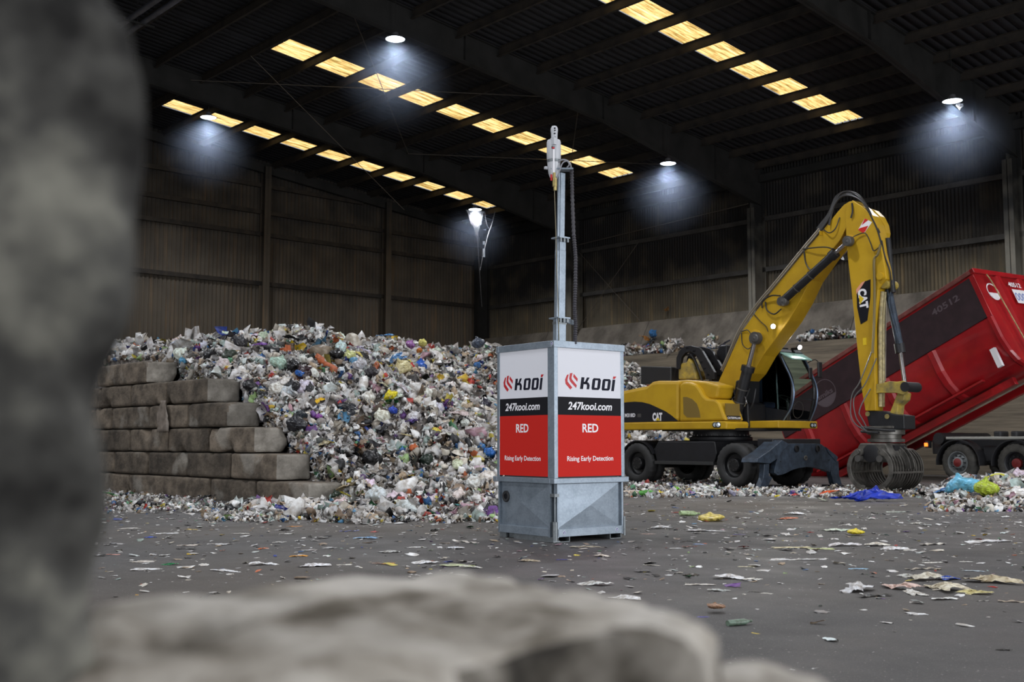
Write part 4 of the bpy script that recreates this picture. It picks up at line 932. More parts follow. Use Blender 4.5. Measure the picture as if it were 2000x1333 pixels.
for (x, y, wpx, kd, c, lb) in PW:
    bq = 1.25 if y > 672 else (1.05 if y > 655 else 0.9)
    if y < 620: bq = 0.15
    p = onledge(x, y, bq); piece(kd, p, wpx * p[1] / FPX * 1.2, c, lb, None, tilt=0.9)
# ================================================================== TALL DETECTION BOX WITH MAST
def galv(name, c, c2, rough=0.42, metal=0.55):
    m = bpy.data.materials.new(name); m.use_nodes = True; nt = m.node_tree; N = nt.nodes; L = nt.links; bs = N['Principled BSDF']
    bs.inputs['Roughness'].default_value = rough; bs.inputs['Metallic'].default_value = metal
    tc = N.new('ShaderNodeTexCoord'); v = N.new('ShaderNodeTexVoronoi'); v.inputs['Scale'].default_value = 55; L.new(tc.outputs['Object'], v.inputs['Vector'])
    n = N.new('ShaderNodeTexNoise'); n.inputs['Scale'].default_value = 6; n.inputs['Detail'].default_value = 6; L.new(tc.outputs['Object'], n.inputs['Vector'])
    a = N.new('ShaderNodeMath'); a.operation = 'MULTIPLY_ADD'; a.inputs[1].default_value = 0.35; L.new(v.outputs['Color'], a.inputs[0]); L.new(n.outputs[0], a.inputs[2])
    r = N.new('ShaderNodeValToRGB'); r.color_ramp.elements[0].position = 0.4; r.color_ramp.elements[1].position = 0.85; r.color_ramp.elements[0].color = c2 + (1,); r.color_ramp.elements[1].color = c + (1,)
    L.new(a.outputs[0], r.inputs[0]); L.new(r.outputs[0], bs.inputs['Base Color']); return m
m_galv = galv('galvanised_steel', (0.31, 0.36, 0.42), (0.22, 0.265, 0.31))
m_galvd = galv('galvanised_steel_dull', (0.22, 0.24, 0.25), (0.14, 0.155, 0.165))
m_wht = mat('white_sign_film', (0.74, 0.74, 0.79), 0.65, spec=0.2); m_red = mat('red_sign_film', (0.56, 0.020, 0.014), 0.65, spec=0.15); m_blk = mat('black_sign_film', (0.010, 0.010, 0.013), 0.65, spec=0.15)
m_navy = mat('navy_print', (0.010, 0.011, 0.022), 0.6, spec=0.15); m_redp = mat('red_print', (0.50, 0.015, 0.02), 0.5); m_whp = mat('white_print', (0.85, 0.83, 0.86), 0.5)
m_dark = mat('black_rubber', (0.02, 0.02, 0.022), 0.6); m_int = mat('box_core', (0.10, 0.11, 0.12), 0.7)
m_blue = mat('blue_sticker', (0.01, 0.02, 0.18), 0.5); m_camw = mat('camera_white', (0.50, 0.51, 0.54), 0.4); m_brass = mat('brass_siren', (0.45, 0.36, 0.14), 0.4, 0.6, var=0.3, vscale=30)
BX = on_floor(1084, 1061); BXR = math.radians(37.7)
U = thing('detection_box', 'tall galvanised box with red, white and black sign panels and a camera mast on top', 'fire detection box', BX, BXR)
H0, RT, RB, TOP = 0.685, 0.685, 0.628, 2.18
# posts
for (x0, y0) in ((0, 0), (0.985, 0), (0, 0.985), (0.985, 0.985)):
    mb = MB().box((x0 - 0.005, y0 - 0.005, RT), (x0 + 0.045, y0 + (0.112 if x0 == y0 == 0 else 0.045), TOP)); mb.build('post', m_galv, U, bevel=0.004)
for z0, z1, e, nm in ((2.105, 2.18, 0.012, 'top_rail'), (RB, RT, 0.035, 'middle_rail')):
    mb = MB()
    mb.box((-e, -e, z0), (1.03 + e, 0.04, z1)); mb.box((-e, 0.99, z0), (1.03 + e, 1.03 + e, z1)); mb.box((-e, 0.04, z0), (0.04, 0.99, z1)); mb.box((0.99, 0.04, z0), (1.03 + e, 0.99, z1))
    mb.build(nm, m_galv, U, bevel=0.004)
MB().box((0.06, 0.06, 0.16), (0.97, 0.97, 2.12)).build('core_panel', m_int, U)
mb = MB().box((0.0, 0.0, 2.12), (1.03, 1.03, 2.15)); mb.build('lid', m_galv, U)
# signs: local reading direction and outward offset for the two visible faces
faces = [('R', np.array([0, 0.004, 0.0]), np.array([1.0, 0, 0]), np.array([0, -1.0, 0]), 0.042, 0.990), ('L', np.array([0.004, 1.0, 0]), np.array([0, -1.0, 0]), np.array([-1.0, 0, 0]), -0.015, 0.888)]
UZ = np.array([0, 0, 1.0])
def rounded(cx, cy, w, h, r, n=5):
    pts = []
    for (sx, sy, a0) in ((1, 1, 0), (-1, 1, 90), (-1, -1, 180), (1, -1, 270)):
        for i in range(n + 1):
            a = math.radians(a0 + 90 * i / n); pts.append((cx + sx * (w / 2 - r) + r * math.cos(a), cy + sy * (h / 2 - r) + r * math.sin(a)))
    return pts
for nm, org, ux, nn, s0, s1 in faces:
    def pt(u, v, n): return org + ux * u + UZ * v + nn * n
    sp = MB().prism([(s0, 0.70), (s1, 0.70), (s1, 2.105), (s0, 2.105)], pt, -0.006, 0.004).build('sign_panel', m_wht, U)
    MB().prism([(s0, 1.371), (s1, 1.371), (s1, 1.568), (s0, 1.568)], pt, 0.004, 0.0052).build('black_stripe', m_blk, sp)
    MB().prism([(s0, 0.70), (s1, 0.70), (s1, 1.371), (s0, 1.371)], pt, 0.004, 0.0052).build('red_field', m_red, sp)
    k = (s1 - s0) / 0.948; c = s0
    def X(t): return c + t * k              # t in metres from the left edge of the right-hand panel
    # emblem: three bent bars (drawn from its corners), and the word mark in slanted bold strokes
    def zz(v): return 1.605 + (v) / 142.0   # v in the drawing's units
    def xx(h): return X((h - 50) / 792.0)   # drawing runs from 50 (panel left) to 800 (panel right)
    def P2(pts): return [(xx(a_), 1.568 + (470 - (b_ - (a_ - 425) * 0.0)) / 1070.0) for a_, b_ in pts]
    em = MB()
    for poly in ([(158, 212), (178, 204), (164, 262), (164, 290), (218, 358), (196, 382), (142, 318), (136, 268)], [(192, 192), (222, 186), (210, 240), (214, 262), (270, 330), (262, 360), (196, 290), (184, 258)], [(236, 196), (282, 252), (276, 288), (230, 232)]):
        em.prism(P2(poly), pt, 0.004, 0.0056)
    em.build('emblem', m_redp, sp)
    wm = MB()
    def sh(pts, x0):    # slanted coordinates: u 0..1 across, v 0..1 up
        return [(xx(x0 + a_ + b_ * 18), 1.568 + (470 - 372 + b_ * 140 - (x0 - 330) * 0.03) / 1070.0) for a_, b_ in pts]
    wm.prism(sh([(-3, 0), (32, 0), (32, 1), (-3, 1)], 310), pt, 0.004, 0.0056)
    wm.prism(sh([(30, .42), (62, .42), (92, 1), (62, 1), (44, .62), (30, .62)], 310), pt, 0.004, 0.0056)
    wm.prism(sh([(30, .42), (66, .42), (74, .30), (74, 0), (104, 0), (104, .36), (88, .56), (66, .62), (30, .62)], 310), pt, 0.004, 0.0056)
    for x0 in (440, 560):
        out = [(8, 0), (84, 0), (98, .14), (98, .86), (84, 1), (12, 1), (0, .86), (0, .14)]; inn = [(30, .18), (68, .18), (68, .82), (30, .82)]
        wm.prism(sh([(8, 0), (84, 0), (98, .14), (98, .18), (0, .18), (0, .14)], x0), pt, 0.004, 0.0056)
        wm.prism(sh([(0, .82), (98, .82), (98, .86), (84, 1), (12, 1), (0, .86)], x0), pt, 0.004, 0.0056)
        wm.prism(sh([(0, .17), (33, .17), (33, .83), (0, .83)], x0), pt, 0.004, 0.0056); wm.prism(sh([(66, .17), (99, .17), (99, .83), (66, .83)], x0), pt, 0.004, 0.0056)
    wm.prism(sh([(0, 0), (32, 0), (32, 1), (0, 1)], 678), pt, 0.004, 0.0056)
    wm.build('word_mark', m_navy, sp)
    MB().prism(sh([(2, 1.06), (24, 1.06), (42, 1.28), (4, 1.28)], 678), pt, 0.004, 0.0056).build('accent', m_redp, sp)
    o3 = lambda u, z: org + ux * u + nn * 0.0052 + UZ * z
    mid = (s0 + s1) / 2
    text_part('web_address', '247kooi.com', m_whp, sp, o3(mid, 1.432), ux, UZ, 0.085, 0.655 * k, 0.022, 0.18, 0.0006)
    text_part('heading', 'RED', m_whp, sp, o3(mid, 1.185), ux, UZ, 0.095, 0.235 * k, 0.022, 0, 0.0006)
    text_part('slogan', 'Rising Early Detection', m_whp, sp, o3(mid, 0.870), ux, UZ, 0.054, 0.68 * k, 0.016, 0, 0.0006)
# lower cross-broken panels set back between the corner flanges
for nm, org, ux, nn, a0, a1 in (('R', np.array([0, 0, 0.0]), np.array([1.0, 0, 0]), np.array([0, -1.0, 0]), 0.05, 0.975), ('L', np.array([0, 1.0, 0]), np.array([0, -1.0, 0]), np.array([-1.0, 0, 0]), 0.02, 0.90)):
    def q(u, v, n): return org + ux * u + UZ * v + nn * n
    z0, z1 = 0.14, 0.625; c_ = (a0 + a1) / 2
    mb = MB().add([q(a0, z0, -0.03), q(a1, z0, -0.03), q(a1, z1, -0.03), q(a0, z1, -0.03), q(c_, (z0 + z1) / 2, -0.002)], [(0, 1, 4), (1, 2, 4), (2, 3, 4), (3, 0, 4)])
    mb.build('lower_panel', m_galv if nm == 'R' else m_galv, U)
    mb = MB().prism([(a0 - 0.02, 0.055), (a1 + 0.02, 0.055), (a1 + 0.02, 0.142), (a0 - 0.02, 0.142)], q, -0.04, 0.006); mb.build('bottom_rail', m_galv, U, bevel=0.004)
    MB().prism([(a0 - 0.022, 0.05), (a0, 0.05), (a0, z1), (a0 - 0.022, z1)], q, -0.05, 0.006).build('corner_flange', m_galv, U); mb = MB().prism([(a1, 0.05), (a1 + 0.025, 0.05), (a1 + 0.025, z1), (a1, z1)], q, -0.05, 0.006)
    mb.build('corner_flange', m_galv, U)
# locking pin at the near corner
mb = MB(); mb.cyl((0.01, 0.01, 0.02), (0.01, 0.01, 0.22), 0.028, 14); mb.build('lock_sleeve', m_galvd, U, smooth=True)
mb = MB(); mb.cyl((0.01, 0.01, 0.22), (0.01, 0.01, 0.52), 0.007, 8); mb.build('lock_rod', m_galvd, U)
MB().box((-0.02, -0.02, 0.485), (0.045, 0.06, 0.52)).build('lock_bracket', m_galvd, U); MB().box((-0.045, -0.025, 0.005), (0.05, 0.07, 0.02)).build('foot_plate', m_galvd, U)
mb = MB(); mb.cyl((1.012, -0.008, 0.03), (1.012, -0.008, 0.24), 0.014, 10); mb.build('lock_sleeve', m_galvd, U)
# fork pockets and skids
for x0 in (0.04, 0.80):
    mb = MB(); t_ = 0.008
    mb.box((x0, 0.0, 0.0), (x0 + 0.17, 1.0, t_)); mb.box((x0, 0.0, 0), (x0 + t_, 1.0, 0.09)); mb.box((x0 + 0.17 - t_, 0, 0), (x0 + 0.17, 1.0, 0.09)); mb.box((x0, 0, 0.082), (x0 + 0.17, 1.0, 0.09))
    mb.build('fork_pocket', m_galvd, U)
mb = MB(); mb.box((0.0, 0.03, 0.0), (0.03, 0.72, 0.055)); mb.box((0.0, 0.86, 0.0), (0.03, 0.98, 0.055)); mb.build('skid', m_galvd, U)
# ventilation opening with black grommet on the left face
c = np.array([-0.004, 0.885, 0.46]); mb = MB().lathe([(0.030, -0.03), (0.032, -0.012), (0.055, -0.008), (0.064, -0.014), (0.066, -0.04)], c, (-1, 0, 0), 24); vn = mb.build('vent_grommet', m_dark, U, smooth=True)
MB().lathe([(0.001, -0.02), (0.035, -0.02)], c, (-1, 0, 0), 20).build('vent_duct', m_blk, vn)
# round blue stickers
def sticker(p, n_):
    st = MB().lathe([(0.001, 0.0022), (0.020, 0.002), (0.020, 0)], p, n_, 20).build('round_sticker', m_whp, U)
    MB().lathe([(0.001, 0.0032), (0.016, 0.003), (0.016, 0.002)], p, n_, 20).build('sticker_print', m_blue, st)
    n_ = np.array(n_, float); sd = np.cross((0, 0, 1.0), n_); p = np.array(p, float) + n_ * 0.0034
    MB().add([p + sd * -0.009 + UZ * .004, p - UZ * .012, p + sd * 0.009 + UZ * .004], [(0, 1, 2)]).build('sticker_arrow', m_whp, st)
sticker((0.125, -0.006, 0.10), (0, -1, 0)); sticker((0.90, -0.006, 0.10), (0, -1, 0)); sticker((-0.017, 0.022, 2.143), (-1, 0, 0))
# mast
MX, MY, LEAN = 0.155, 0.10, 0.018
def mp(z, dx=0.0, dy=0.0): return (MX + dx + LEAN * (z - 2.1) * 0.9, MY + dy - LEAN * (z - 2.1) * 0.3, z)
def section(z0, z1, w, nm='mast_section'):
    mb = MB().frame_bar(mp(z0), mp(z1), w, w, (1, 0.0, 0)); mb.frame_bar(mp(z0, -w / 2 - .004, -w / 2 + .02), mp(z1, -w / 2 - .004, -w / 2 + .02), 0.012, 0.03, (1, 0, 0)); return mb.build(nm, m_galv, U, bevel=0.008)
section(2.1, 2.44, 0.105); section(2.44, 3.20, 0.090); section(3.20, 4.08, 0.066)
for z, w in ((2.44, 0.17), (3.34, 0.15)):
    cl = MB().box((mp(z)[0] - w / 2, mp(z)[1] - w / 2, z - 0.008), (mp(z)[0] + w / 2, mp(z)[1] + w / 2, z + 0.008)).build('mast_flange', m_galv, U)
    for sx in (-1, 0, 1):
        MB().box((mp(z)[0] + sx * 0.05 - 0.012, mp(z)[1] - w / 2 + 0.005, z - 0.05), (mp(z)[0] + sx * 0.05 + 0.012, mp(z)[1] - w / 2 + 0.02, z - 0.008)).build('clamp_screw', m_galvd, cl)
MB().frame_bar(mp(3.14), mp(3.335), 0.088, 0.088, (1, 0, 0)).build('mast_collar', m_galv, U, bevel=0.006)
MB().frame_bar(mp(2.37), mp(2.40, 0, -.0), 0.112, 0.112, (1, 0, 0)).build('mast_collar', m_galvd, U)
MB().frame_bar(mp(2.42, 0.02, -0.06), mp(2.40, 0.20, -0.02), 0.03, 0.05).build('chain_bracket', m_galv, U)
hp = np.array(mp(4.12)); cr = Vector((math.cos(-BXR), math.sin(-BXR), 0))     # camera-right direction in box coordinates
cr = np.array(cr); cu_ = np.array([0, 0, 1.0]); cn = np.array([-cr[1] * -1, -cr[0], 0])   # towards the viewer
cn = np.array([math.sin(-BXR), -math.cos(-BXR), 0]) * 1.0
def rel(r, z, n=0.0): return hp + cr * r + cn * n + np.array([0, 0, z])
MB().frame_bar(rel(-0.12, 0.0), rel(0.13, 0.0), 0.12, 0.018).build('head_plate', m_galv, U)
hc = -0.095
ch = MB().lathe([(0.01, -0.13), (0.045, -0.12), (0.062, -0.07), (0.070, 0.0), (0.074, 0.05)], rel(hc + 0.01, 0.03), (0, 0, 1), 22).build('camera_base', m_camw, U, smooth=True)
MB().lathe([(0.072, 0.08), (0.078, 0.082), (0.078, 0.11), (0.072, 0.112)], rel(hc + 0.01, 0), (0, 0, 1), 22).build('base_ring', m_galvd, ch, smooth=True)
hd = MB().lathe([(0.074, 0.0), (0.080, 0.02), (0.080, 0.20), (0.072, 0.225), (0.01, 0.23)], rel(hc + 0.01, 0.11), (0, 0, 1), 24).build('camera_housing', m_camw, U, smooth=True)
MB().frame_bar(rel(hc + 0.005, 0.265, 0.075), rel(hc + 0.005, 0.345, 0.075), 0.06, 0.04).build('camera_fork', m_camw, hd)
MB().box(tuple(rel(hc, 0.235, 0.08) - 0.014), tuple(rel(hc, 0.235, 0.08) + 0.014)).build('label_plate', m_galvd, hd)
MB().frame_bar(rel(hc, 0.215, 0.095), rel(hc, 0.232, 0.095), 0.02, 0.02).build('red_indicator', m_redp, hd)
lens = MB().lathe([(0.01, -0.10), (0.032, -0.10), (0.036, -0.05), (0.038, 0.0), (0.042, 0.03), (0.040, 0.055), (0.028, 0.078), (0.004, 0.086)], rel(hc + 0.015, 0.41, 0.03), (0, 0, 1), 20).build('camera_eye', m_camw, U, smooth=True)
mdk = mat('lens_black', (0.015, 0.015, 0.018), 0.15)
for (r_, z_, w_, h_) in ((0.015, 0.455, 0.026, 0.016), (0.015, 0.43, 0.036, 0.008), (0.015, 0.395, 0.03, 0.01), (0.015, 0.345, 0.036, 0.02)):
    MB().frame_bar(rel(hc + r_, z_ - h_ / 2, 0.068), rel(hc + r_, z_ + h_ / 2, 0.068), w_, 0.012).build('lens_window', mdk, lens)
MB().frame_bar(rel(hc - 0.075, 0.0, 0.02), rel(hc - 0.075, 0.03, 0.02), 0.03, 0.04).build('camera_bracket', m_camw, U)
MB().cyl(rel(hc + 0.005, 0.0 - 0.06, 0.10), rel(hc + 0.005, 0.205, 0.10), 0.010, 10).build('antenna_rod', m_whp, U)
bs_ = MB(); bs_.cyl(rel(hc + 0.01, -0.13, 0.10), rel(hc + 0.01, -0.06, 0.10), 0.017, 12); bs_.cyl(rel(hc + 0.016, -0.215, 0.10), rel(hc + 0.016, -0.12, 0.10), 0.027, 12); bs_.cyl(rel(hc + 0.02, -0.26, 0.10), rel(hc + 0.02, -0.2, 0.10), 0.02, 10)
sr = bs_.build('pulley_block', m_brass, U, smooth=True)
MB().frame_bar(rel(hc - 0.022, -0.15, 0.105), rel(hc - 0.022, -0.08, 0.105), 0.012, 0.02).build('red_lever', m_redp, sr)
mw = mat('steel_wire', (0.25, 0.22, 0.15), 0.5, 0.5)
MB().tube([rel(hc + 0.012, -0.24, 0.10), np.array(mp(2.15, -0.07, -0.08))], 0.0045, 6).build('hoist_wire', mw, U)
# cable chain on the right of the mast
pts = [rel(0.115, 0.01), rel(0.12, -0.3), rel(0.135, -0.75), rel(0.155, -1.0), rel(0.15, -1.3), rel(0.14, -1.55), rel(0.15, -1.75), rel(0.14, -1.98)]
fine = []
for i in range(len(pts) - 1):
    for t_ in np.linspace(0, 1, 9, endpoint=False): fine.append(pts[i] * (1 - t_) + pts[i + 1] * t_)
fine.append(pts[-1])
n_ = len(fine); tt = []; rr = []
for i in range(n_ - 1): tt += [fine[i], fine[i] * .5 + fine[i + 1] * .5]; rr += [0.024, 0.017]
MB().tube(tt, rr, 8).build('cable_chain', mat('cable_chain_black', (0.045, 0.042, 0.05), 0.45), U)
mc = mat('cable_grey', (0.22, 0.22, 0.24), 0.4)
MB().tube([rel(-0.10, -0.02, .02), rel(-0.03, 0.08, .05), rel(0.03, 0.10, .05), rel(0.09, 0.07, .03), rel(0.11, 0.0, 0)], 0.011, 8).build('cable', mc, U, smooth=True)
MB().tube([rel(hc + 0.03, -0.15, .11), rel(-0.02, -0.02, .08), rel(0.01, 0.06, .06), rel(0.06, 0.085, .05), rel(0.085, 0.05, .04), rel(0.06, 0.015, .03)], 0.008, 8).build('cable', mc, U, smooth=True)
# ================================================================== YELLOW WHEELED EXCAVATOR
EY = math.radians(39.7); FW = np.array([math.sin(EY), -math.cos(EY), 0]); LF = np.array([math.cos(EY), math.sin(EY), 0])
EO = on_floor(1432, 953) - FW * 1.3 + LF * 1.27
def ex(x, y, off): p = on_plane(x, y, EO + LF * off, LF) - EO; return (float(p @ FW), float(p[2]))
def exf(x, y, fx): p = on_plane(x, y, EO + FW * fx, FW) - EO; return (float(p @ LF), float(p[2]))
def el(x, y, off): u, v = ex(x, y, off); return (u, off, v)
m_yel = mat('machine_yellow', (0.54, 0.325, 0.014), 0.45, col2=(0.43, 0.25, 0.012), vscale=1.6, lo=0.3, hi=0.62, spec=0.35)
m_yeld = mat('machine_yellow_worn', (0.48, 0.34, 0.05), 0.55, col2=(0.16, 0.13, 0.06), vscale=5)
m_mesh = mat('grille_olive', (0.19, 0.12, 0.018), 0.7)
m_mblk = mat('machine_black', (0.012, 0.012, 0.015), 0.45, var=0.4, vscale=4); m_tyre = mat('tyre_rubber', (0.030, 0.029, 0.029), 0.75, col2=(0.016, 0.016, 0.016), vscale=3)
m_rim = mat('rim_black', (0.012, 0.012, 0.013), 0.35); m_hose = mat('hydraulic_hose', (0.02, 0.02, 0.022), 0.4); m_chrome = mat('chrome_rod', (0.45, 0.42, 0.42), 0.18, 0.9)
m_oblue = mat('outrigger_steel', (0.050, 0.072, 0.105), 0.42, 0.25, col2=(0.022, 0.030, 0.045), vscale=7, detail=8); m_grap = mat('grapple_steel', (0.16, 0.15, 0.135), 0.42, 0.5, col2=(0.06, 0.056, 0.05), vscale=6)
m_pin = mat('pin_grey', (0.09, 0.085, 0.08), 0.5, 0.4); m_pipe = mat('pipe_metal', (0.30, 0.27, 0.22), 0.4, 0.6); m_cream = mat('worn_pipe_yellow', (0.52, 0.42, 0.20), 0.5, var=0.5, vscale=12)
m_glass = bpy.data.materials.new('cab_glass'); m_glass.use_nodes = True
_b = m_glass.node_tree.nodes['Principled BSDF']; _b.inputs['Base Color'].default_value = (0.75, 0.92, 0.88, 1); _b.inputs['Transmission Weight'].default_value = 1.0; _b.inputs['Roughness'].default_value = 0.03; _b.inputs['IOR'].default_value = 1.05; _b.inputs['Specular IOR Level'].default_value = 1.0
m_teal = mat('visor_teal', (0.28, 0.52, 0.47), 0.35); m_ltglow = emit('work_light', (1.0, 0.97, 0.9), 26.0)
X = thing('wheeled_excavator', 'yellow wheeled excavator with raised boom, sorting grapple and black tyres', 'excavator', EO, math.atan2(FW[1], FW[0]))
side = lambda u, v, n: (u, n, v)
def prism(poly, n0, n1, nm, m, par=X, bev=0.0, sm=False):
    return MB().prism(poly, side, n0, n1).build(nm, m, par, bevel=bev, smooth=sm)
# --- wheels: twin tyres on four corners
def tyre(mb, cx, y0, y1, r=0.53):
    w = y1 - y0; prof = [(r * .58, y0 + .02), (r * .62, y0), (r * .80, y0 - .01), (r * .93, y0 + .012), (r, y0 + .045), (r, y1 - .045), (r * .93, y1 - .012), (r * .80, y1 + .01), (r * .62, y1), (r * .58, y1 - .02)]
    n = 72; o = len(mb.v); vv = []
    for k, (rr, yy) in enumerate(prof):
        for j in range(n):
            a = 2 * math.pi * (j + (0.5 if k >= 5 else 0)) / n; q = rr
            if 3 <= k <= 6 and (j % 3 == 0): q = rr - (0.016 if k in (4, 5) else 0.006)
            vv.append((cx + q * math.cos(a), yy, r + q * math.sin(a)))
    mb.add(vv, [(i * n + j, i * n + (j + 1) % n, (i + 1) * n + (j + 1) % n, (i + 1) * n + j) for i in range(len(prof) - 1) for j in range(n)])
for cx in (-1.88, 1.30):
    for sg in (-1, 1):
        mb = MB()
        if sg < 0: tyre(mb, cx, -1.27, -1.0); tyre(mb, cx, -0.96, -0.69)
        else: tyre(mb, cx, 1.0, 1.27); tyre(mb, cx, 0.69, 0.96)
        wh = mb.build('wheel', m_tyre, X, smooth=True, angle=50)
        f = lambda y: (cx, sg * y, 0.53)
        MB().lathe([(0.315, 0.0), (0.325, -0.015), (0.30, -0.03), (0.27, -0.10), (0.22, -0.13), (0.17, -0.13), (0.16, -0.02), (0.145, 0.0), (0.001, 0.004)], f(1.245), (0, sg, 0), 36).build('rim', m_rim, wh, smooth=True)
        MB().lathe([(0.326, -0.01), (0.335, 0.0), (0.325, 0.008), (0.312, 0.004)], f(1.25), (0, sg, 0), 36).build('rim_flange', m_pin, wh, smooth=True)
        mb = MB()
        for k in range(8):
            a = k * math.pi / 4; mb.cyl((cx + .115 * math.cos(a), sg * 1.245, .53 + .115 * math.sin(a)), (cx + .115 * math.cos(a), sg * 1.262, .53 + .115 * math.sin(a)), 0.012, 6)
        mb.build('wheel_nut', m_pin, wh)
    MB().cyl((cx, -0.9, 0.53), (cx, 0.9, 0.53), 0.13, 14).build('axle', m_mblk, X)
# --- undercarriage
prism([(-1.55, 0.62), (-1.3, 0.50), (0.75, 0.50), (0.95, 0.62), (1.9, 0.75), (2.15, 0.95), (2.15, 1.12), (-2.2, 1.12), (-2.25, 0.85)], -0.48, 0.48, 'chassis', m_mblk, bev=0.02)
prism([(-1.25, 0.55), (0.62, 0.55), (0.72, 0.80), (0.66, 1.10), (-1.2, 1.10), (-1.35, 0.9)], -1.16, -0.5, 'side_box', m_mblk, bev=0.02)
prism([(-1.25, 0.55), (0.62, 0.55), (0.72, 0.80), (0.66, 1.10), (-1.2, 1.10), (-1.35, 0.9)], 0.5, 1.16, 'side_box', m_mblk, bev=0.02)
prism([(-1.28, 0.52), (0.66, 0.52), (0.66, 0.60), (-1.28, 0.60)], -1.22, -0.9, 'step', mat('step_metal', (0.05, 0.05, 0.05), 0.5, 0.4), bev=0.005)
def fender(cx, sg, nm='mudguard'):
    arc = [(cx + 0.62 * math.cos(a), 0.53 + 0.60 * math.sin(a)) for a in np.linspace(math.radians(25), math.radians(155), 14)]
    inn = [(cx + 0.595 * math.cos(a), 0.53 + 0.575 * math.sin(a)) for a in np.linspace(math.radians(155), math.radians(25), 14)]
    prism(arc + inn, sg * 0.66, sg * 1.24, nm, m_mblk)
for sg in (-1, 1): fender(-1.88, sg)
mb = MB().lathe([(0.78, 0), (0.80, 0.04), (0.80, 0.10), (0.72, 0.14), (0.70, 0.30), (0.001, 0.30)], (-0.1, 0, 1.10), (0, 0, 1), 40); tt_ = mb.build('slewing_ring', m_mblk, X, smooth=True)
mb = MB()
for k in range(32):
    a = k * math.pi / 16; mb.cyl((-0.1 + .75 * math.cos(a), .75 * math.sin(a), 1.24), (-0.1 + .75 * math.cos(a), .75 * math.sin(a), 1.27), 0.014, 6)
mb.build('ring_bolt', m_pin, tt_)
prism([(-1.3, 1.36), (1.5, 1.36), (1.5, 1.42), (-1.3, 1.42)], -0.9, 1.2, 'deck', m_mblk)
# --- outriggers at the front
OX = 2.25; fr = lambda u, v, n: (n, u, v)
plate = [exf(x, y, OX + .12) for x, y in ((1539, 867), (1591, 867), (1604, 868), (1616, 877), (1620, 885), (1634, 900), (1621, 923), (1606, 917), (1592, 914), (1575, 913), (1560, 915), (1547, 919), (1535, 925), (1528, 928), (1519, 929), (1513, 925), (1513, 917), (1518, 898), (1527, 883))]
og = MB().prism(plate, fr, OX - 0.02, OX + 0.12).build('outrigger_beam', m_oblue, X, bevel=0.008)
for (x, y, r) in ((1555, 877, .085), (1596, 877, .085)):
    c = exf(x, y, OX + .12); MB().lathe([(r, 0.0), (r, 0.03), (r * .75, 0.035), (r * .7, 0.01), (0.001, 0.01)], (OX + .12, c[0], c[1]), (1, 0, 0), 20).build('beam_boss', m_mblk, og, smooth=True)
c = exf(1573, 895, OX + .12); MB().lathe([(.052, -.02), (.055, 0.02), (.04, 0.022), (.036, -.02)], (OX + .12, c[0], c[1]), (1, 0, 0), 20).build('pin_ring', m_pipe, og, smooth=True)
mb = MB()
for (x, y) in ((1524, 902), (1619, 899), (1519, 924), (1566, 883)): c = exf(x, y, OX + .12); mb.cyl((OX + .11, c[0], c[1]), (OX + .13, c[0], c[1]), 0.014, 8)
mb.build('bolt', m_mblk, og)
cover = [exf(x, y, OX + .14) for x, y in ((1526, 860), (1541, 868), (1527, 883), (1518, 896), (1503, 906), (1477, 904), (1479, 896), (1502, 881))]
MB().prism(cover, fr, OX - 0.30, OX + 0.16).build('outrigger_cover', m_oblue, X, bevel=0.01)
cover = [exf(x, y, OX + .14) for x, y in ((1613, 873), (1637, 893), (1634, 903), (1618, 885))]
MB().prism(cover, fr, OX - 0.30, OX + 0.14).build('outrigger_cover', m_oblue, X, bevel=0.01)
for leg in (((1491, 907), (1501, 906), (1500, 930), (1507, 933), (1494, 958), (1486, 962), (1481, 956), (1489, 934)), ((1626, 900), (1636, 901), (1637, 928), (1645, 955), (1632, 955), (1626, 944), (1621, 923))):
    lp = [exf(x, y, OX + .05) for x, y in leg]; lg = MB().prism(lp, fr, OX - 0.06, OX + 0.08).build('outrigger_leg', m_oblue, X, bevel=0.01)
    cyy = sum(p[0] for p in lp[4:6]) / 2; MB().box((OX - 0.2, cyy - 0.16, 0.0), (OX + 0.25, cyy + 0.16, 0.035)).build('foot', m_mblk, lg, bevel=0.01)
for sg in (-1, 1):
    cy = MB(); cy.cyl((OX - .12, sg * 0.25, 0.98), (OX - .12, sg * 1.25, 0.55), 0.055, 12); cy.build('outrigger_cylinder', m_mblk, X, smooth=True)
MB().box((1.9, -0.55, 0.55), (2.25, 0.55, 1.08)).build('front_bracket', m_mblk, X)
MB().box((1.75, -0.9, 0.96), (2.2, 1.0, 1.16)).build('front_deck', m_mblk, X, bevel=0.015)
# --- upper body, right side
RS = -1.22
hood = [(-2.75, 1.44), (-2.82, 1.8), (-2.75, 2.25), (-2.45, 2.44), ex(1262, 754, RS), ex(1270, 748, RS), ex(1283, 744, RS), ex(1326, 744, RS), ex(1326, 822, RS), (-2.3, 1.60), (-2.3, 1.44)]
hood = [(-2.75, 1.42), (-2.84, 1.8), (-2.75, 2.25), (-2.45, 2.44), ex(1262, 754, RS), ex(1272, 746, RS), ex(1283, 744, RS), ex(1326, 744, RS), ex(1326, 824, RS), (-2.3, 1.42)]
hb = prism(hood, RS, 1.20, 'engine_hood', m_yel, bev=0.09)
dec = [ex(x, y, RS - .004) for x, y in ((1212, 788), (1225, 786), (1240, 785), (1255, 786), (1270, 790), (1285, 797), (1300, 804), (1313, 813), (1324, 823), (1210, 826))]
dc = prism(dec, RS - 0.006, RS + 0.01, 'side_decal', mat('decal_black', (0.010, 0.010, 0.014), 0.3), hb)
def on_side(x, y, off=RS - .0065): u, v = ex(x, y, off); return np.array([u, off, v])
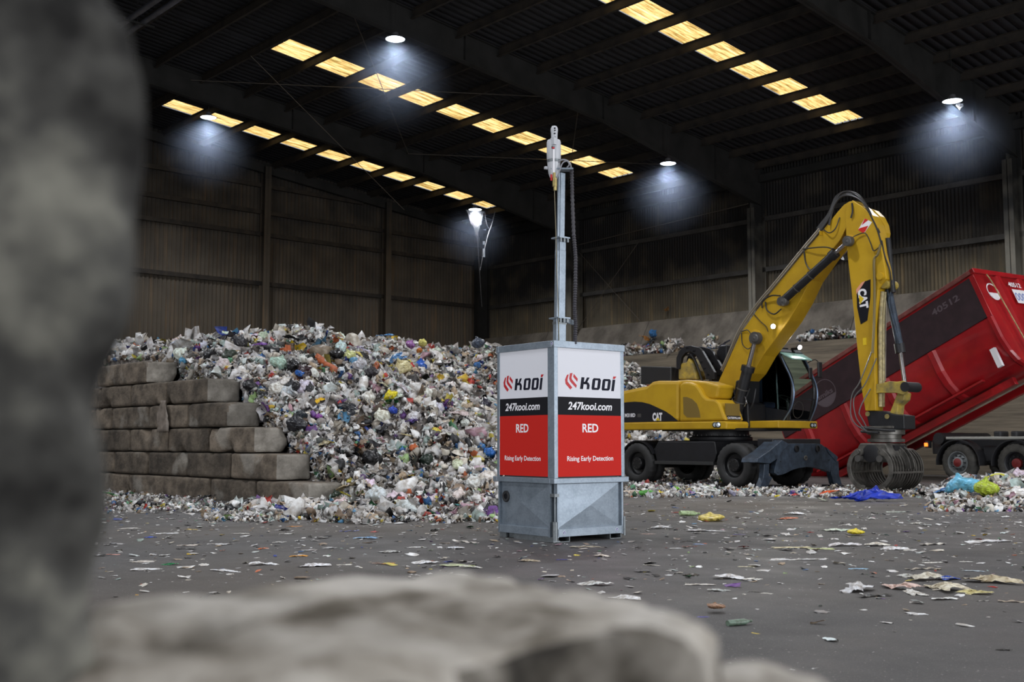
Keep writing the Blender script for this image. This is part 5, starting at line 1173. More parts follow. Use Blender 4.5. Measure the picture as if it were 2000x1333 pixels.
text_part('lettering', 'CAT', m_whp, hb, on_side(1284, 821.5), (1, 0, 0), UZ, 0.19, 0.34, 0.055, 0, 0.001)
p = on_side(1285, 822, RS - .010); MB().add([p + (-.085, 0, 0), p + (.085, 0, 0), p + (0, 0, .085)], [(0, 1, 2)]).build('triangle', mat('logo_yellow', (0.75, 0.52, 0.01), 0.5), hb)
text_part('lettering', 'M318D', m_whp, hb, on_side(1230.5, 815), (1, 0, 0), UZ, 0.095, 0.38, 0.03, 0, 0.001)
MB().box(tuple(on_side(1245, 815.5) + (0, -.001, 0)), tuple(on_side(1252, 808.5))).build('small_plate', m_pin, hb)
# front right module
mod = [ex(1327, 824, RS), ex(1327, 752, RS), ex(1333, 747, RS), ex(1345, 747, RS), ex(1358, 751, RS), ex(1366, 760, RS), ex(1372, 772, RS), ex(1379, 779, RS), ex(1397, 781, RS), ex(1404, 787, RS), ex(1411, 805, RS), ex(1417, 822, RS)]
md_ = prism(mod, RS, -0.50, 'tool_box', m_yel, bev=0.05)
gr = [ex(x, y, RS - .004) for x, y in ((1334, 776), (1342, 776), (1352, 780), (1361, 789), (1366, 803), (1368, 816), (1342, 816), (1335, 809))]
prism(gr, RS - 0.005, RS + 0.01, 'grille', m_mesh, md_)
top = [ex(1327, 752, -0.9), ex(1329, 744, -0.9), ex(1350, 743, -0.9), ex(1385, 746, -0.9), ex(1414, 754, -0.9), ex(1412, 762, -0.9), ex(1409, 778, -0.9), ex(1402, 781, -0.9), ex(1380, 778, -0.9), ex(1370, 768, -0.9)]
prism(top, -1.08, -0.46, 'front_cowl', m_yel, bev=0.05)
# its front face
fx = 1.01
MB().box((fx - .02, RS + 0.08, 1.66), (fx + .012, -0.62, 2.02)).build('front_grille', m_mesh, md_)
MB().box((fx + .0, RS + 0.10, 1.62), (fx + .035, -0.62, 1.72)).build('name_plate', m_mblk, md_)
text_part('lettering', 'CATERPILLAR', m_whp, md_, np.array([fx + .037, (RS - .52) / 2, 1.645]), (0, 1, 0), UZ, 0.05, 0.5, 0.02, 0, 0.001)
# lower deck skirt
sk = prism([(-2.86, 1.40), ex(1420, 839, RS), ex(1421, 826, RS), ex(1417, 823, RS), (-2.86, 1.60)], RS - 0.03, -0.4, 'deck_skirt', m_yel, bev=0.03)
for dx, r in ((0.0, 0.062), (-0.10, 0.055)):
    c = np.array([0.87 + dx, RS - 0.045, 1.50])
    hl = MB().lathe([(r + .012, -.02), (r + .012, .012), (r, .016), (r * .9, .004), (0.001, -.002)], c, (0.35, -1, 0), 20).build('headlamp', m_mblk, sk, smooth=True)
    MB().lathe([(0.001, .010), (r * .85, .006)], c, (0.35, -1, 0), 20).build('lamp_glass', mat('headlamp_glass', (0.65, 0.72, 0.78), 0.1, 0.4), hl)
# counterweight / rear
prism([(-2.9, 1.45), (-3.0, 1.8), (-2.9, 2.15), (-2.6, 2.15), (-2.6, 1.45)], -1.1, 1.1, 'counterweight', m_yel, bev=0.08)
# tow eye beside boom foot
c = el(1425, 820, -0.55); MB().lathe([(.045, -.02), (.10, -.02), (.10, .02), (.045, .02)], c, (0, 1, 0), 20).build('lifting_eye', m_yel, X, smooth=True)
MB().tube([(c[0] + .02, -0.55, c[2] - .08), (c[0] - .02, -.55, c[2] - .22)], 0.02, 8).build('eye_stay', m_yel, X)
# platform under the cab
pl = [ex(1473, 823, -0.05), ex(1582, 822, -0.05), ex(1580, 836, -0.05), ex(1476, 836, -0.05)]
prism([(0.75, 1.42), (1.93, 1.42), (1.93, 1.60), (0.75, 1.60)], -0.30, 1.28, 'cab_platform', m_yel, bev=0.02)
for dy in (0.0, 0.11):
    c = np.array([1.95, 1.02 + dy, 1.50]); hl = MB().lathe([(.062, -.03), (.062, .012), (.05, .018), (0.001, .0)], c, (1, -.25, 0), 18).build('headlamp', m_mblk, X, smooth=True)
    MB().lathe([(0.001, .016), (.045, .012)], c, (1, -.25, 0), 18).build('lamp_glass', bpy.data.materials['headlamp_glass'], hl)
# --- black box and pipe guard on the far side of the body
def ey(o, pts): return [ex(x, y, o) for x, y in pts]
prism(ey(.35, ((1263, 752), (1263, 716), (1323, 718), (1323, 748))), 0.10, 1.1, 'rear_cover_box', mat('black_grille_box', (0.022, 0.022, 0.024), 0.35), bev=0.03)
prism(ey(0.2, ((1332, 742), (1332, 712), (1348, 708), (1352, 700), (1360, 712), (1368, 742))), 0.05, 0.45, 'tank_cover', m_yeld, bev=0.03)
outer = ey(.15, ((1328, 722), (1328, 700), (1334, 686), (1344, 677), (1356, 676), (1372, 680), (1378, 686), (1402, 728), (1403, 742)))
inner = ey(.15, ((1386, 742), (1384, 732), (1366, 694), (1356, 688), (1346, 690), (1338, 700), (1334, 722)))
pg = prism(outer + inner, 0.0, 0.10, 'pipe_guard', m_mblk, bev=0.01)
prism(outer + inner, 0.42, 0.52, 'pipe_guard', m_mblk, bev=0.01)
mb = MB()
for (x, y) in ((1345, 678), (1357, 678), (1370, 684), (1378, 694), (1384, 706), (1391, 718), (1398, 730), (1402, 740)):
    q = ex(x, y + 3, .3); mb.box((q[0] - .05, 0.0, q[1] - .03), (q[0] + .05, 0.52, q[1] + .01))
mb.build('guard_slat', m_mblk, pg)
hs = MB()
for k in range(5): hs.tube([el(1329 + k, 735, 0.1 + .08 * k), el(1326, 705, .1 + .08 * k), el(1334 + k, 694, .1 + .08 * k), el(1352, 697, .1 + .08 * k), el(1362, 716, .1 + .08 * k), el(1372, 745, .1 + .08 * k)], 0.028, 8)
hs.build('hydraulic_hose', m_hose, X, smooth=True)
MB().cyl(el(1345, 742, .6), el(1358, 700, .6), .05, 10).build('exhaust_pipe', m_mblk, X)
prism(ey(.8, ((1403, 742), (1403, 690), (1410, 676), (1424, 674), (1424, 742))), 0.7, 1.0, 'cab_rear_guard', m_mblk, bev=0.03)
# --- boom
bn = -0.27
boom = [(1398, 757), (1424, 700), (1447, 650), (1478, 606), (1513, 562), (1545, 523), (1575, 486), (1608, 448), (1634, 416), (1648, 400), (1660, 393), (1668, 398), (1664, 418), (1654, 442), (1640, 470), (1612, 505), (1582, 548), (1562, 590), (1541, 626), (1520, 655), (1490, 695), (1470, 730), (1440, 762), (1415, 783), (1400, 800), (1388, 792)]
bm_ = prism(ey(bn, boom), bn, -bn, 'boom', m_yel, bev=0.015)
def ring(x, y, off, r, nm, m, d=0.10, par=X):
    c = el(x, y, off); s_ = -1 if off < 0 else 1
    return MB().lathe([(r * 1.25, 0), (r * 1.25, s_ * 0) if 0 else (r * 1.2, d * .3), (r, d * .35), (r, d), (r * .8, d * 1.1), (0.001, d * 1.1)], c, (0, s_, 0), 22).build(nm, m, par, smooth=True)
# stick
sn = -0.30
stick = [(1651, 412), (1655, 399), (1665, 391), (1684, 403), (1703, 421), (1712, 438), (1718, 462), (1722, 492), (1729, 525), (1731, 545), (1722, 555), (1715, 566), (1711, 600), (1707, 640), (1709, 740), (1710, 803), (1690, 803), (1684, 770), (1676, 700), (1670, 640), (1662, 560), (1655, 500), (1652, 450)]
st = prism(ey(sn, stick), sn, 0.02, 'stick', m_yel, bev=0.015)
bk = [(1700, 408), (1712, 412), (1724, 424), (1732, 440), (1735, 456), (1733, 466), (1720, 462), (1706, 440)]
prism(ey(0.15, bk), 0.05, 0.25, 'stick_gusset', m_yel, bev=0.01)
dcl = ey(sn - .005, ((1683, 552), (1700, 546), (1700, 580), (1694, 626), (1681, 634), (1674, 600), (1673, 568)))
MB().prism(dcl, side, sn - .006, sn + .005).build('stick_decal', bpy.data.materials['decal_black'], st)
MB().prism(ey(sn - .006, ((1683, 552), (1690, 549), (1673, 575), (1672, 566))), side, sn - .0075, sn).build('stick_decal_edge', mat('salmon_film', (0.75, 0.33, 0.22), 0.5), st)
q = ex(1683, 585, sn - .0075); a_ = math.radians(-83)
ux_ = np.array([math.cos(a_), 0, math.sin(a_)]); uz_ = np.array([-math.sin(a_), 0, math.cos(a_)])
text_part('lettering', 'CAT', m_whp, st, np.array([q[0] - .06, sn - .0075, q[1]]), ux_, uz_, 0.20, 0.46, 0.055, 0, 0.001)
p = np.array([q[0] - .06, sn - .011, q[1]]); MB().add([p - ux_ * .12, p + ux_ * .12, p + uz_ * .12], [(0, 1, 2)]).build('triangle', bpy.data.materials['logo_yellow'], st)
rf = ey(sn - .006, ((1689, 427), (1703, 434), (1689, 454), (1676, 449))); R_ = MB().prism(rf, side, sn - .007, sn).build('reflector', m_whp, st)
for tri in (((1689, 427), (1696, 430), (1683, 440)), ((1679, 446), (1696, 441), (1690, 452), (1685, 455), (1676, 449))): MB().prism(ey(sn - .008, tri), side, sn - .009, sn - .006).build('reflector_red', mat('reflector_red', (0.6, 0.02, 0.015), 0.4), R_)
MB().prism(ey(sn - .006, ((1685, 661), (1692, 660), (1692, 674), (1686, 675))), side, sn - .008, sn).build('warning_label', bpy.data.materials['logo_yellow'], st)
# front pipes on the stick
mb = MB()
for k, yo in enumerate((-0.16, -0.06)): mb.tube([(ex(1716, 570, -.2)[0] + .07, yo, ex(1716, 570, -.2)[1]), (ex(1712, 640, -.2)[0] + .07, yo, ex(1712, 640, -.2)[1]), (ex(1713, 795, -.2)[0] + .06, yo, ex(1713, 795, -.2)[1])], 0.045, 10)
mb.build('stick_pipe', m_cream, X, smooth=True)
mb = MB(); mb.tube([el(1729, 560, .12), el(1727, 640, .12), el(1726, 745, .12)], 0.028, 8); mb.tube([el(1731, 565, .2), el(1730, 640, .2), el(1729, 745, .2)], 0.014, 8)
mb.build('stick_pipe', m_pipe, X, smooth=True)
mb = MB(); mb.tube([el(1720, 478, sn - .05), el(1714, 498, sn - .05), el(1707, 510, sn - .05), el(1708, 560, sn - .05), el(1707, 640, sn - .05), el(1704, 690, sn - .05)], 0.03, 8)
mb.build('stick_side_pipe', mat('pipe_olive', (0.16, 0.12, 0.04), 0.4, 0.3), X, smooth=True)
c = el(1720, 540, sn); MB().lathe([(.09, 0), (.085, -.05), (.001, -.055)][::1], c, (0, 1, 0), 18).build('stick_pin', m_yel, X, smooth=True)
c = el(1726, 555, sn + .05); MB().cyl(c, (c[0], .2, c[2]), .10, 14).build('link_pin', m_yeld, X)
# --- boom (lift) cylinders
def cylinder(p_lo, p_hi, off, split, rb, rr, nm):
    a = np.array(el(*p_lo, off)); b = np.array(el(*p_hi, off)); c = a + (b - a) * split
    o = MB().cyl(a, c, rb, 18).build(nm, m_mblk, X, smooth=True); MB().cyl(a + (b - a) * (split - .05), a + (b - a) * (split + .02), rb * 1.25, 18).build('gland', m_mblk, o, smooth=True)
    MB().cyl(c, b, rr, 14).build('piston_rod', m_chrome, o, smooth=True)
    for e in (a, b):
        MB().cyl(e + (0, -.07, 0), e + (0, .07, 0), rb * 1.15, 16).build('cylinder_eye', m_pin, o, smooth=True)
    for k in (.28, .55):
        q = a + (b - a) * split * k; d = (b - a) / np.linalg.norm(b - a); MB().cyl(q - d * .012, q + d * .012, rb * 1.12, 18).build('pipe_clamp', m_pin, o)
    return o
cylinder((1437, 812), (1476, 661), -0.46, 0.62, .135, .058, 'boom_cylinder')
cylinder((1437, 812), (1476, 661), 0.40, 0.62, .135, .058, 'boom_cylinder')
cylinder((1528, 589), (1657, 471), -0.42, 0.80, .10, .05, 'stick_cylinder')
cylinder((1541, 600), (1664, 478), 0.42, 0.80, .10, .05, 'stick_cylinder')
for (x, y, o, r) in ((1475, 660, -.27, .16), (1530, 588, -.27, .11), (1659, 470, -.30, .11)): ring(x, y, o, r, 'pin_boss', m_yel, 0.05)
for (x, y, o) in ((1474, 661, -.55), (1529, 589, -.5), (1655, 472, -.5)): c = el(x, y, o); MB().lathe([(.10, .12), (.105, .0), (.085, -.02), (.03, -.02), (.001, -.035)], c, (0, 1, 0), 20).build('pin_cap', m_pin, X, smooth=True)
# foot bundle of hoses between the cylinders
mb = MB(); r0 = random.Random(4)
for k in range(16):
    y0 = r0.uniform(-.45, .35); x0 = r0.uniform(1430, 1462); mb.tube([el(x0, 835, y0), el(x0 + r0.uniform(-8, 8), 815, y0 + r0.uniform(-.1, .1)), el(x0 + r0.uniform(-6, 12), 790, y0 + r0.uniform(-.1, .1)), el(x0 + r0.uniform(0, 14), 760, y0)], r0.uniform(.018, .032), 7)
mb.build('hose_bundle', m_hose, X, smooth=True)
mb = MB()
for k in range(9):
    y0 = r0.uniform(-.52, -.3); x0 = r0.uniform(1425, 1458); mb.tube([el(x0, 800 + r0.uniform(-8, 12), y0), el(x0 + 4, 790 + r0.uniform(-6, 8), y0), el(x0 + 1, 775, y0)], 0.012, 6)
mb.build('hose_fitting', m_chrome, X, smooth=True)
prism(ey(0, ((1405, 835), (1408, 790), (1425, 770), (1478, 790), (1480, 835))), -0.36, 0.34, 'boom_foot', m_mblk, bev=0.02)
prism(ey(0, ((1442, 822), (1452, 745), (1470, 740), (1468, 822))), -0.3, 0.3, 'hose_guard', m_mblk, bev=0.02)
# pipes along the back of the boom and hoses over its top
mb = MB()
for k, dz in enumerate((-2, 3)):
    mb.tube([el(x - 3 + dz * .5, y - 2 + dz * .6, bn - .05 + .06 * k) for x, y in ((1412, 726), (1424, 700), (1447, 648), (1478, 602), (1513, 560), (1545, 521), (1575, 484), (1604, 450))], 0.022, 8)
mb.build('boom_pipe', m_pipe, X, smooth=True)
mb = MB()
for k in range(5):
    o = bn - .03 + .11 * k; w = k * 2.2
    mb.tube([el(1600 - k, 455 - w, o), el(1618, 428 - w * 1.2, o), el(1630, 400 - w * 1.3, o), el(1642, 386 - w * 1.0, o), el(1658, 382 - w * .9, o), el(1676, 388 - w * .9, o), el(1690, 402 - w * .6, o), el(1702, 424, o), el(1714, 450, o), el(1722, 478, o)], 0.02, 8)
mb.tube([el(1619, 440, bn - .05), el(1628, 405, bn), el(1640, 381, bn + .1), el(1656, 375, bn + .1), el(1672, 381, bn), el(1690, 398, bn), el(1704, 425, bn), el(1718, 455, bn)], 0.022, 8)
mb.build('boom_top_hose', m_hose, X, smooth=True)
MB().tube([el(1607, 448, bn - .02), el(1620, 455, bn - .08), el(1632, 446, bn - .06), el(1640, 425, bn - .02)], .014, 7).build('boom_hose', m_hose, X, smooth=True)
MB().tube([el(1568, 487, bn - .03), el(1590, 484, bn - .10), el(1612, 483, bn - .12), el(1628, 487, bn - .15)], .016, 7).build('boom_hose', m_hose, X, smooth=True)
MB().tube([el(1570, 490, bn - .03), el(1574, 515, bn - .06), el(1586, 532, bn - .08)], .016, 7).build('boom_hose', m_hose, X, smooth=True)
MB().tube([el(1495, 590, bn - .03), el(1498, 606, bn - .05), el(1512, 614, bn - .06), el(1526, 604, bn - .08)], .018, 7).build('boom_hose', m_hose, X, smooth=True)
MB().tube([el(1488, 602, bn - .03), el(1490, 588, bn - .06), el(1506, 578, bn - .08), el(1524, 578, bn - .12)], .018, 7).build('boom_hose', m_hose, X, smooth=True)
MB().tube([el(1448, 650, bn - .02), el(1450, 672, bn - .04), el(1460, 682, bn - .05), el(1470, 676, bn - .06)], .012, 7).build('boom_hose', m_hose, X, smooth=True)
MB().tube([el(1448, 648, bn - .02), el(1460, 645, bn - .04), el(1468, 655, bn - .06)], .012, 7).build('boom_hose', m_hose, X, smooth=True)
MB().tube([el(1471, 612, bn - .01), el(1485, 628, bn - .02), el(1496, 638, bn - .02), el(1500, 648, bn - .03)], .010, 7).build('boom_hose', m_hose, X, smooth=True)
MB().tube([el(1664, 397, sn - .02), el(1665, 414, sn - .04), el(1662, 426, sn - .03)], .02, 7).build('boom_hose', m_hose, X, smooth=True)
MB().tube([el(1660, 468, sn - .1), el(1672, 460, sn - .05), el(1690, 456, sn - .04), el(1700, 475, sn - .04), el(1706, 490, sn - .04), el(1716, 484, sn - .04)], .012, 7).build('boom_hose', m_hose, X, smooth=True)

MB().box(tuple(np.array(el(1605, 456, bn - .08)) - .04), tuple(np.array(el(1605, 456, bn + .02)) + .04)).build('pipe_clamp', m_yel, X)
mb = MB()
for k in range(3): mb.tube([el(1722, 470, -.25 + .12 * k), el(1728, 500, -.22 + .12 * k), el(1738, 530, -.2 + .12 * k), el(1742, 570, -.1 + .1 * k)], 0.018, 7)
mb.build('bucket_hose', m_hose, X, smooth=True)
# work lights
def wlight(p, d, nm='work_lamp', e=60, r=0.055, rad=150):
    p = np.array(p, float); d = np.array(d, float); d /= np.linalg.norm(d)
    o = MB().lathe([(r * .3, -.09), (r * 1.2, -.05), (r * 1.25, .0), (r * 1.1, .01)], p, d, 18).build(nm, m_mblk, X, smooth=True)
    MB().lathe([(0.001, .028), (r * .6, .022), (r * 1.05, .0)], p, d, 18).build('lamp_glass', m_ltglow, o, smooth=True)
    l = bpy.data.lights.new('lamp_light', 'SPOT'); l.energy = e; l.spot_size = math.radians(rad); l.spot_blend = .6; l.shadow_soft_size = .05; l.color = (1, .97, .9)
    lo = bpy.data.objects.new('lamp_light', l); COL.objects.link(lo); lo.parent = X; lo.location = tuple(p + d * .05); lo.rotation_euler = Vector(d).to_track_quat('-Z', 'Y').to_euler()
wlight(el(1510, 638, bn - .10), (0.75, -0.55, -0.25), e=45)
MB().box((1.42, .96, 3.40), (1.60, 1.02, 3.46)).build('lamp_bracket', m_mblk, X); wlight((1.66, 1.0, 3.46), (0.8, -0.3, -0.25), e=50)
# --- bucket cylinder and linkage
q = [np.array(el(1730, 480, .0)), np.array(el(1737, 560, .0))]
mb = MB(); mb.cyl(el(1733, 466, .0), el(1743, 572, .0), .078, 14); o = mb.build('upper_cylinder', m_mblk, X, smooth=True)
mb = MB(); mb.cyl(el(1735, 566, .05), el(1759, 686, .05), .085, 16); o = mb.build('bucket_cylinder', m_oblue, X, smooth=True)
MB().tube([el(1740, 570, -.06), el(1736, 592, -.06), el(1748, 640, -.06), el(1757, 672, -.06)], .022, 8).build('cylinder_pipe', m_oblue, o, smooth=True)
MB().cyl(el(1756, 672, .05), el(1759, 690, .05), .115, 16).build('gland', m_mblk, o, smooth=True)
MB().cyl(el(1759, 690, .05), el(1767, 748, .05), .048, 12).build('piston_rod', m_chrome, o, smooth=True)
for yo, nm in ((-.26, 'link_arm'), (.14, 'link_arm')):
    lk = ey(yo, ((1692, 758), (1700, 752), (1718, 750), (1737, 745), (1752, 746), (1764, 744), (1773, 750), (1772, 765), (1764, 772), (1750, 768), (1738, 768), (1716, 768), (1700, 772), (1692, 768)))
    prism(lk, yo, yo + .07, nm, m_yeld, bev=.012)
lk = ey(-.1, ((1757, 764), (1770, 768), (1768, 782), (1757, 792), (1754, 815), (1744, 820), (1738, 812), (1746, 792), (1752, 776)))
prism(lk, -.16, .12, 'push_link', m_yeld, bev=.02)
for (x, y, r) in ((1767, 756, .11), (1697, 764, .085)): c = np.array(el(x, y, -.28)); MB().cyl(c, c + (0, .52, 0), r, 16).build('linkage_pin', m_mblk, X, smooth=True)
# --- coupler, rotator, grapple
cp = ey(-.25, ((1691, 806), (1697, 802), (1728, 804), (1744, 809), (1765, 812), (1766, 838), (1746, 840), (1712, 836), (1697, 832)))
cpo = prism(cp, -.25, .22, 'quick_coupler', m_mblk, bev=.015)
for (x, y) in ((1695, 809), (1733, 814)): c = np.array(el(x, y, -.26)); MB().cyl(c - (0, .02, 0), c, .055, 14).build('coupler_pin', m_brass, cpo, smooth=True)
gc = np.array([ex(1728, 850, 0.0)[0], 0.05, 0]); zr = lambda y: ex(1728, y, 0.0)[1]
mb = MB(); mb.box((gc[0] - .42, -.30, zr(838)), (gc[0] + .40, .38, zr(833))); mb.build('rotator_plate', m_grap, X, bevel=.01)
mb = MB().lathe([(.30, zr(865)), (.40, zr(864)), (.40, zr(858)), (.33, zr(857)), (.33, zr(850)), (.41, zr(849)), (.41, zr(840)), (.2, zr(838))], (gc[0], .05, 0), (0, 0, 1), 32); mb.build('rotator', m_grap, X, smooth=True)
mb = MB(); mb.tube([(gc[0] - .36, -.32, zr(835)), (gc[0] - .1, -.42, zr(838)), (gc[0] + .25, -.40, zr(841)), (gc[0] + .45, -.3, zr(842))], .03, 8); mb.tube([(gc[0] - .40, -.30, zr(843)), (gc[0] - .1, -.40, zr(845)), (gc[0] + .1, -.40, zr(846))], .03, 8)
mb.build('rotator_hose', m_hose, X, smooth=True)
mb = MB()
for k, (a, bq, c2) in enumerate((((1706, 678), (1680, 745), (1664, 772)), ((1712, 700), (1690, 750), (1668, 778)), ((1700, 760), (1683, 790), (1678, 806)))):
    e_ = (1664 + k * 9, 800 - k * 2); mb.tube([el(*a, -.34), el(*bq, -.42), el(*c2, -.44), el(e_[0] - 2, 812, -.44), el(e_[0] + 8, 830, -.42), el(1694, 843, -.38), el(1706, 845, -.34)], .014, 7)
mb.build('grapple_hose', mat('hose_light', (0.10, 0.10, 0.10), 0.3), X, smooth=True)
# grapple: axis of the shells runs along local y, jaws open along x
GX = gc[0] - 0.02; gz = 0.565; GY0, GY1 = -0.62, 0.66
G = MB()
G.prism([(GX - .30, zr(866)), (GX + .34, zr(866)), (GX + .46, zr(888)), (GX + .44, zr(903)), (GX - .44, zr(903)), (GX - .46, zr(888))], side, GY0 + .12, GY1 - .35)
gb = G.build('grapple_body', m_grap, X, bevel=.03)
MB().lathe([(.20, 0), (.20, -.02), (.17, -.03), (.001, -.03)], (GX - .02, GY0 + .12, zr(886)), (0, 1, 0), 28).build('access_cover', m_mblk, gb, smooth=True)
MB().box((GX + .33, GY0 + .35, zr(884)), (GX + .42, GY1 - .45, zr(870))).build('body_recess', m_mblk, gb)
for k in (0, 1): MB().cyl((GX + (.26 if k else -.28), GY0 - .02, zr(896)), (GX + (.26 if k else -.28), GY1 - .2, zr(896)), .075, 14).build('hinge_shaft', m_pin, gb, smooth=True)
for sg in (-1, 1):
    # curved shell: side plates and lengthwise bars with slots between them
    R0, R1 = 0.50, 0.40; cx = GX + sg * 0.07
    angs = np.linspace(math.radians(62), math.radians(-82), 15)
    def P3(a, r): return (cx + sg * r * math.cos(a), gz - 0.07 + r * math.sin(a))
    op = [P3(a, R0) for a in angs]; ip = [P3(a, R1 if 0.12 < i / 14 < .9 else R1 - .02) for i, a in enumerate(angs)]
    sh = None
    for k, y0 in enumerate((GY0, GY1 - .04)):
        o = MB().prism(op + ip[::-1], side, y0, y0 + .04)
        if sh is None: sh = o.build('grapple_shell', m_grap, X, bevel=.006)
        else: o.build('side_plate', m_grap, sh, bevel=.006)
    for k in range(11):
        y0 = GY0 + .10 + k * (GY1 - GY0 - .16) / 10.5
        MB().prism([P3(a, R0 - .005) for a in angs] + [P3(a, R0 - .07) for a in angs[::-1]], side, y0, y0 + .035).build('shell_rib', m_grap, sh)
    for a, nm in ((angs[0], 'top_tube'), (angs[7], 'cross_bar'), (angs[-1], 'cutting_edge')):
        c = P3(a, R0 - .05); MB().box((c[0] - .05, GY0 + .02, c[1] - .025), (c[0] + .05, GY1 - .02, c[1] + .025)).build(nm, m_grap, sh, bevel=.01)
    c = P3(angs[0], R0 - .07); MB().cyl((c[0], GY0 + .04, c[1] - .02), (c[0], GY1 - .04, c[1] - .02), .085, 16).build('shell_tube', m_grap, sh, smooth=True)
    for yy in (GY0 + .55, GY0 + .72):
        MB().prism([P3(a, R0 + .10) for a in angs[:7]] + [P3(a, R0 - .02) for a in angs[:7][::-1]], side, yy, yy + .035).build('shell_web', m_grap, sh, bevel=.005)
    MB().cyl((cx + sg * .30, GY0 + .5, zr(884)), (cx + sg * .30, GY0 + .82, zr(884)), .085, 16).build('web_boss', m_grap, sh, smooth=True)
# --- cab
cy0, cy1 = 0.36, 1.26
def pil(pts, r=.035, nm='cab_pillar', m=m_mblk): return MB().tube(pts, r, 6).build(nm, m, X)
front = [(1.70, 1.62), (1.86, 2.15), (1.84, 2.65), (1.48, 3.30)]
m_fr = mat('cab_frame', (0.018, 0.020, 0.026), 0.25, 0.2)
for yy in (cy0, cy1): pil([(x, yy, z) for x, z in front], .045, 'front_pillar', m_fr)
for yy in (cy0, cy1):
    pil([(0.02, yy, 1.6), (-.02, yy, 2.4), (0.12, yy, 3.30)], .06, 'rear_pillar', m_fr); pil([(0.78, yy, 1.6), (0.75, yy, 2.4), (0.72, yy, 3.32)], .035, 'centre_pillar', m_fr)
    MB().prism([(0.0, 1.6), (1.68, 1.6), (1.74, 1.85), (0.75, 2.0), (0.0, 2.05)], side, yy - .02, yy + .02).build('cab_side_panel', m_fr, X)
    MB().prism([(0.0, 2.0), (0.75, 2.0), (1.78, 1.85), (1.84, 2.15), (1.82, 2.65), (1.46, 3.28), (0.12, 3.28)], side, yy - .004, yy + .004).build('side_window', m_glass, X)
for z, x in ((1.62, 1.70), (2.14, 1.86)): MB().frame_bar((x, cy0, z), (x, cy1, z), .05, .05).build('front_crossbar', m_fr, X)
MB().add([(front[1][0], cy0, front[1][1]), (front[1][0], cy1, front[1][1]), (front[2][0], cy1, front[2][1]), (front[2][0], cy0, front[2][1]), (front[3][0], cy1, front[3][1]), (front[3][0], cy0, front[3][1])], [(0, 1, 2, 3), (3, 2, 4, 5)]).build('windscreen', m_glass, X)
rf_ = MB().prism([(-0.05, 3.28), (1.50, 3.28), (1.56, 3.33), (1.42, 3.42), (0.05, 3.44), (-.08, 3.36)], side, cy0 - .05, cy1 + .05).build('cab_roof', m_mblk, X, bevel=.03)
MB().add([(1.46, cy0 - .02, 3.36), (1.46, cy1 + .02, 3.36), (1.80, cy1 + .04, 3.16), (1.80, cy0 + .12, 3.16), (1.80, cy1 + .04, 3.13), (1.80, cy0 + .12, 3.13), (1.46, cy1 + .02, 3.33), (1.46, cy0 - .02, 3.33)], [(0, 1, 2, 3), (3, 2, 4, 5), (5, 4, 6, 7), (0, 3, 5, 7), (1, 6, 4, 2)]).build('rain_visor', m_teal, rf_)
MB().box((0.2, cy0 + .1, 3.43), (1.2, cy1 - .1, 3.49)).build('roof_hatch', m_mblk, rf_, bevel=.02)
mb = MB().lathe([(.07, 0), (.07, .05), (.06, .12), (.03, .16), (.001, .17)], (0.98, .75, 3.49), (0, 0, 1), 16); mb.build('beacon', mat('beacon_clear', (0.65, 0.65, 0.62), 0.2), rf_, smooth=True)
mi = MB().tube([(1.66, cy1 + .05, 3.08), (1.80, cy1 + .16, 3.16), (1.90, cy1 + .20, 3.08)], .012, 6).build('mirror_arm', m_mblk, X)
MB().box((1.88, cy1 + .12, 2.70), (1.93, cy1 + .30, 3.10)).build('mirror', m_mblk, mi, bevel=.03)
mi = MB().tube([(1.80, cy1 - .05, 2.95), (1.95, cy1 - .25, 2.92)], .012, 6).build('mirror_arm', m_mblk, X)
MB().box((1.93, cy1 - .32, 2.66), (1.97, cy1 - .18, 2.94)).build('mirror', m_mblk, mi, bevel=.02)
se = MB(); se.box((0.35, .58, 1.95), (0.85, 1.05, 2.10)); se.box((0.28, .58, 2.05), (0.45, 1.05, 2.75)); se.build('driver_seat', mat('seat_blue', (0.02, 0.028, 0.07), 0.8), X, bevel=.04)
MB().box((0.30, .68, 2.75), (0.42, .95, 2.95)).build('head_rest', m_mblk, X, bevel=.03)
MB().lathe([(.19, -.015), (.21, 0), (.19, .015), (.175, 0), (.19, -.015)], (1.38, .8, 2.18), (0.5, 0, 1), 24).build('steering_wheel', m_mblk, X, smooth=True)
MB().tube([(1.45, .8, 1.62), (1.38, .8, 2.18)], .04, 8).build('steering_column', m_mblk, X)
MB().lathe([(.20, 0), (.215, 0), (.215, .01), (.20, .01)], (1.76, .72, 1.88), (1, 0, -.15), 30).build('wiper_ring', m_pin, X)
MB().box((0.55, .40, 2.35), (0.75, .46, 2.48)).build('side_monitor', m_pin, X); MB().box((0.60, .40, 1.80), (0.80, .44, 1.92)).build('cab_label', m_pin, X)
for yy in (cy0 - .05, ): MB().tube([(1.62, yy, 1.6), (1.90, yy, 2.0), (1.93, yy, 2.5), (1.60, yy, 3.20)], .02, 8).build('grab_rail', mat('rail_blue_grey', (0.16, 0.22, 0.32), 0.25, 0.6), X, smooth=True)
MB().tube([(1.74, cy1 - .02, 1.6), (1.95, cy1 - .02, 2.05), (1.95, cy1 - .02, 2.5), (1.62, cy1 - .02, 3.20)], .02, 8).build('grab_rail', bpy.data.materials['rail_blue_grey'], X, smooth=True)
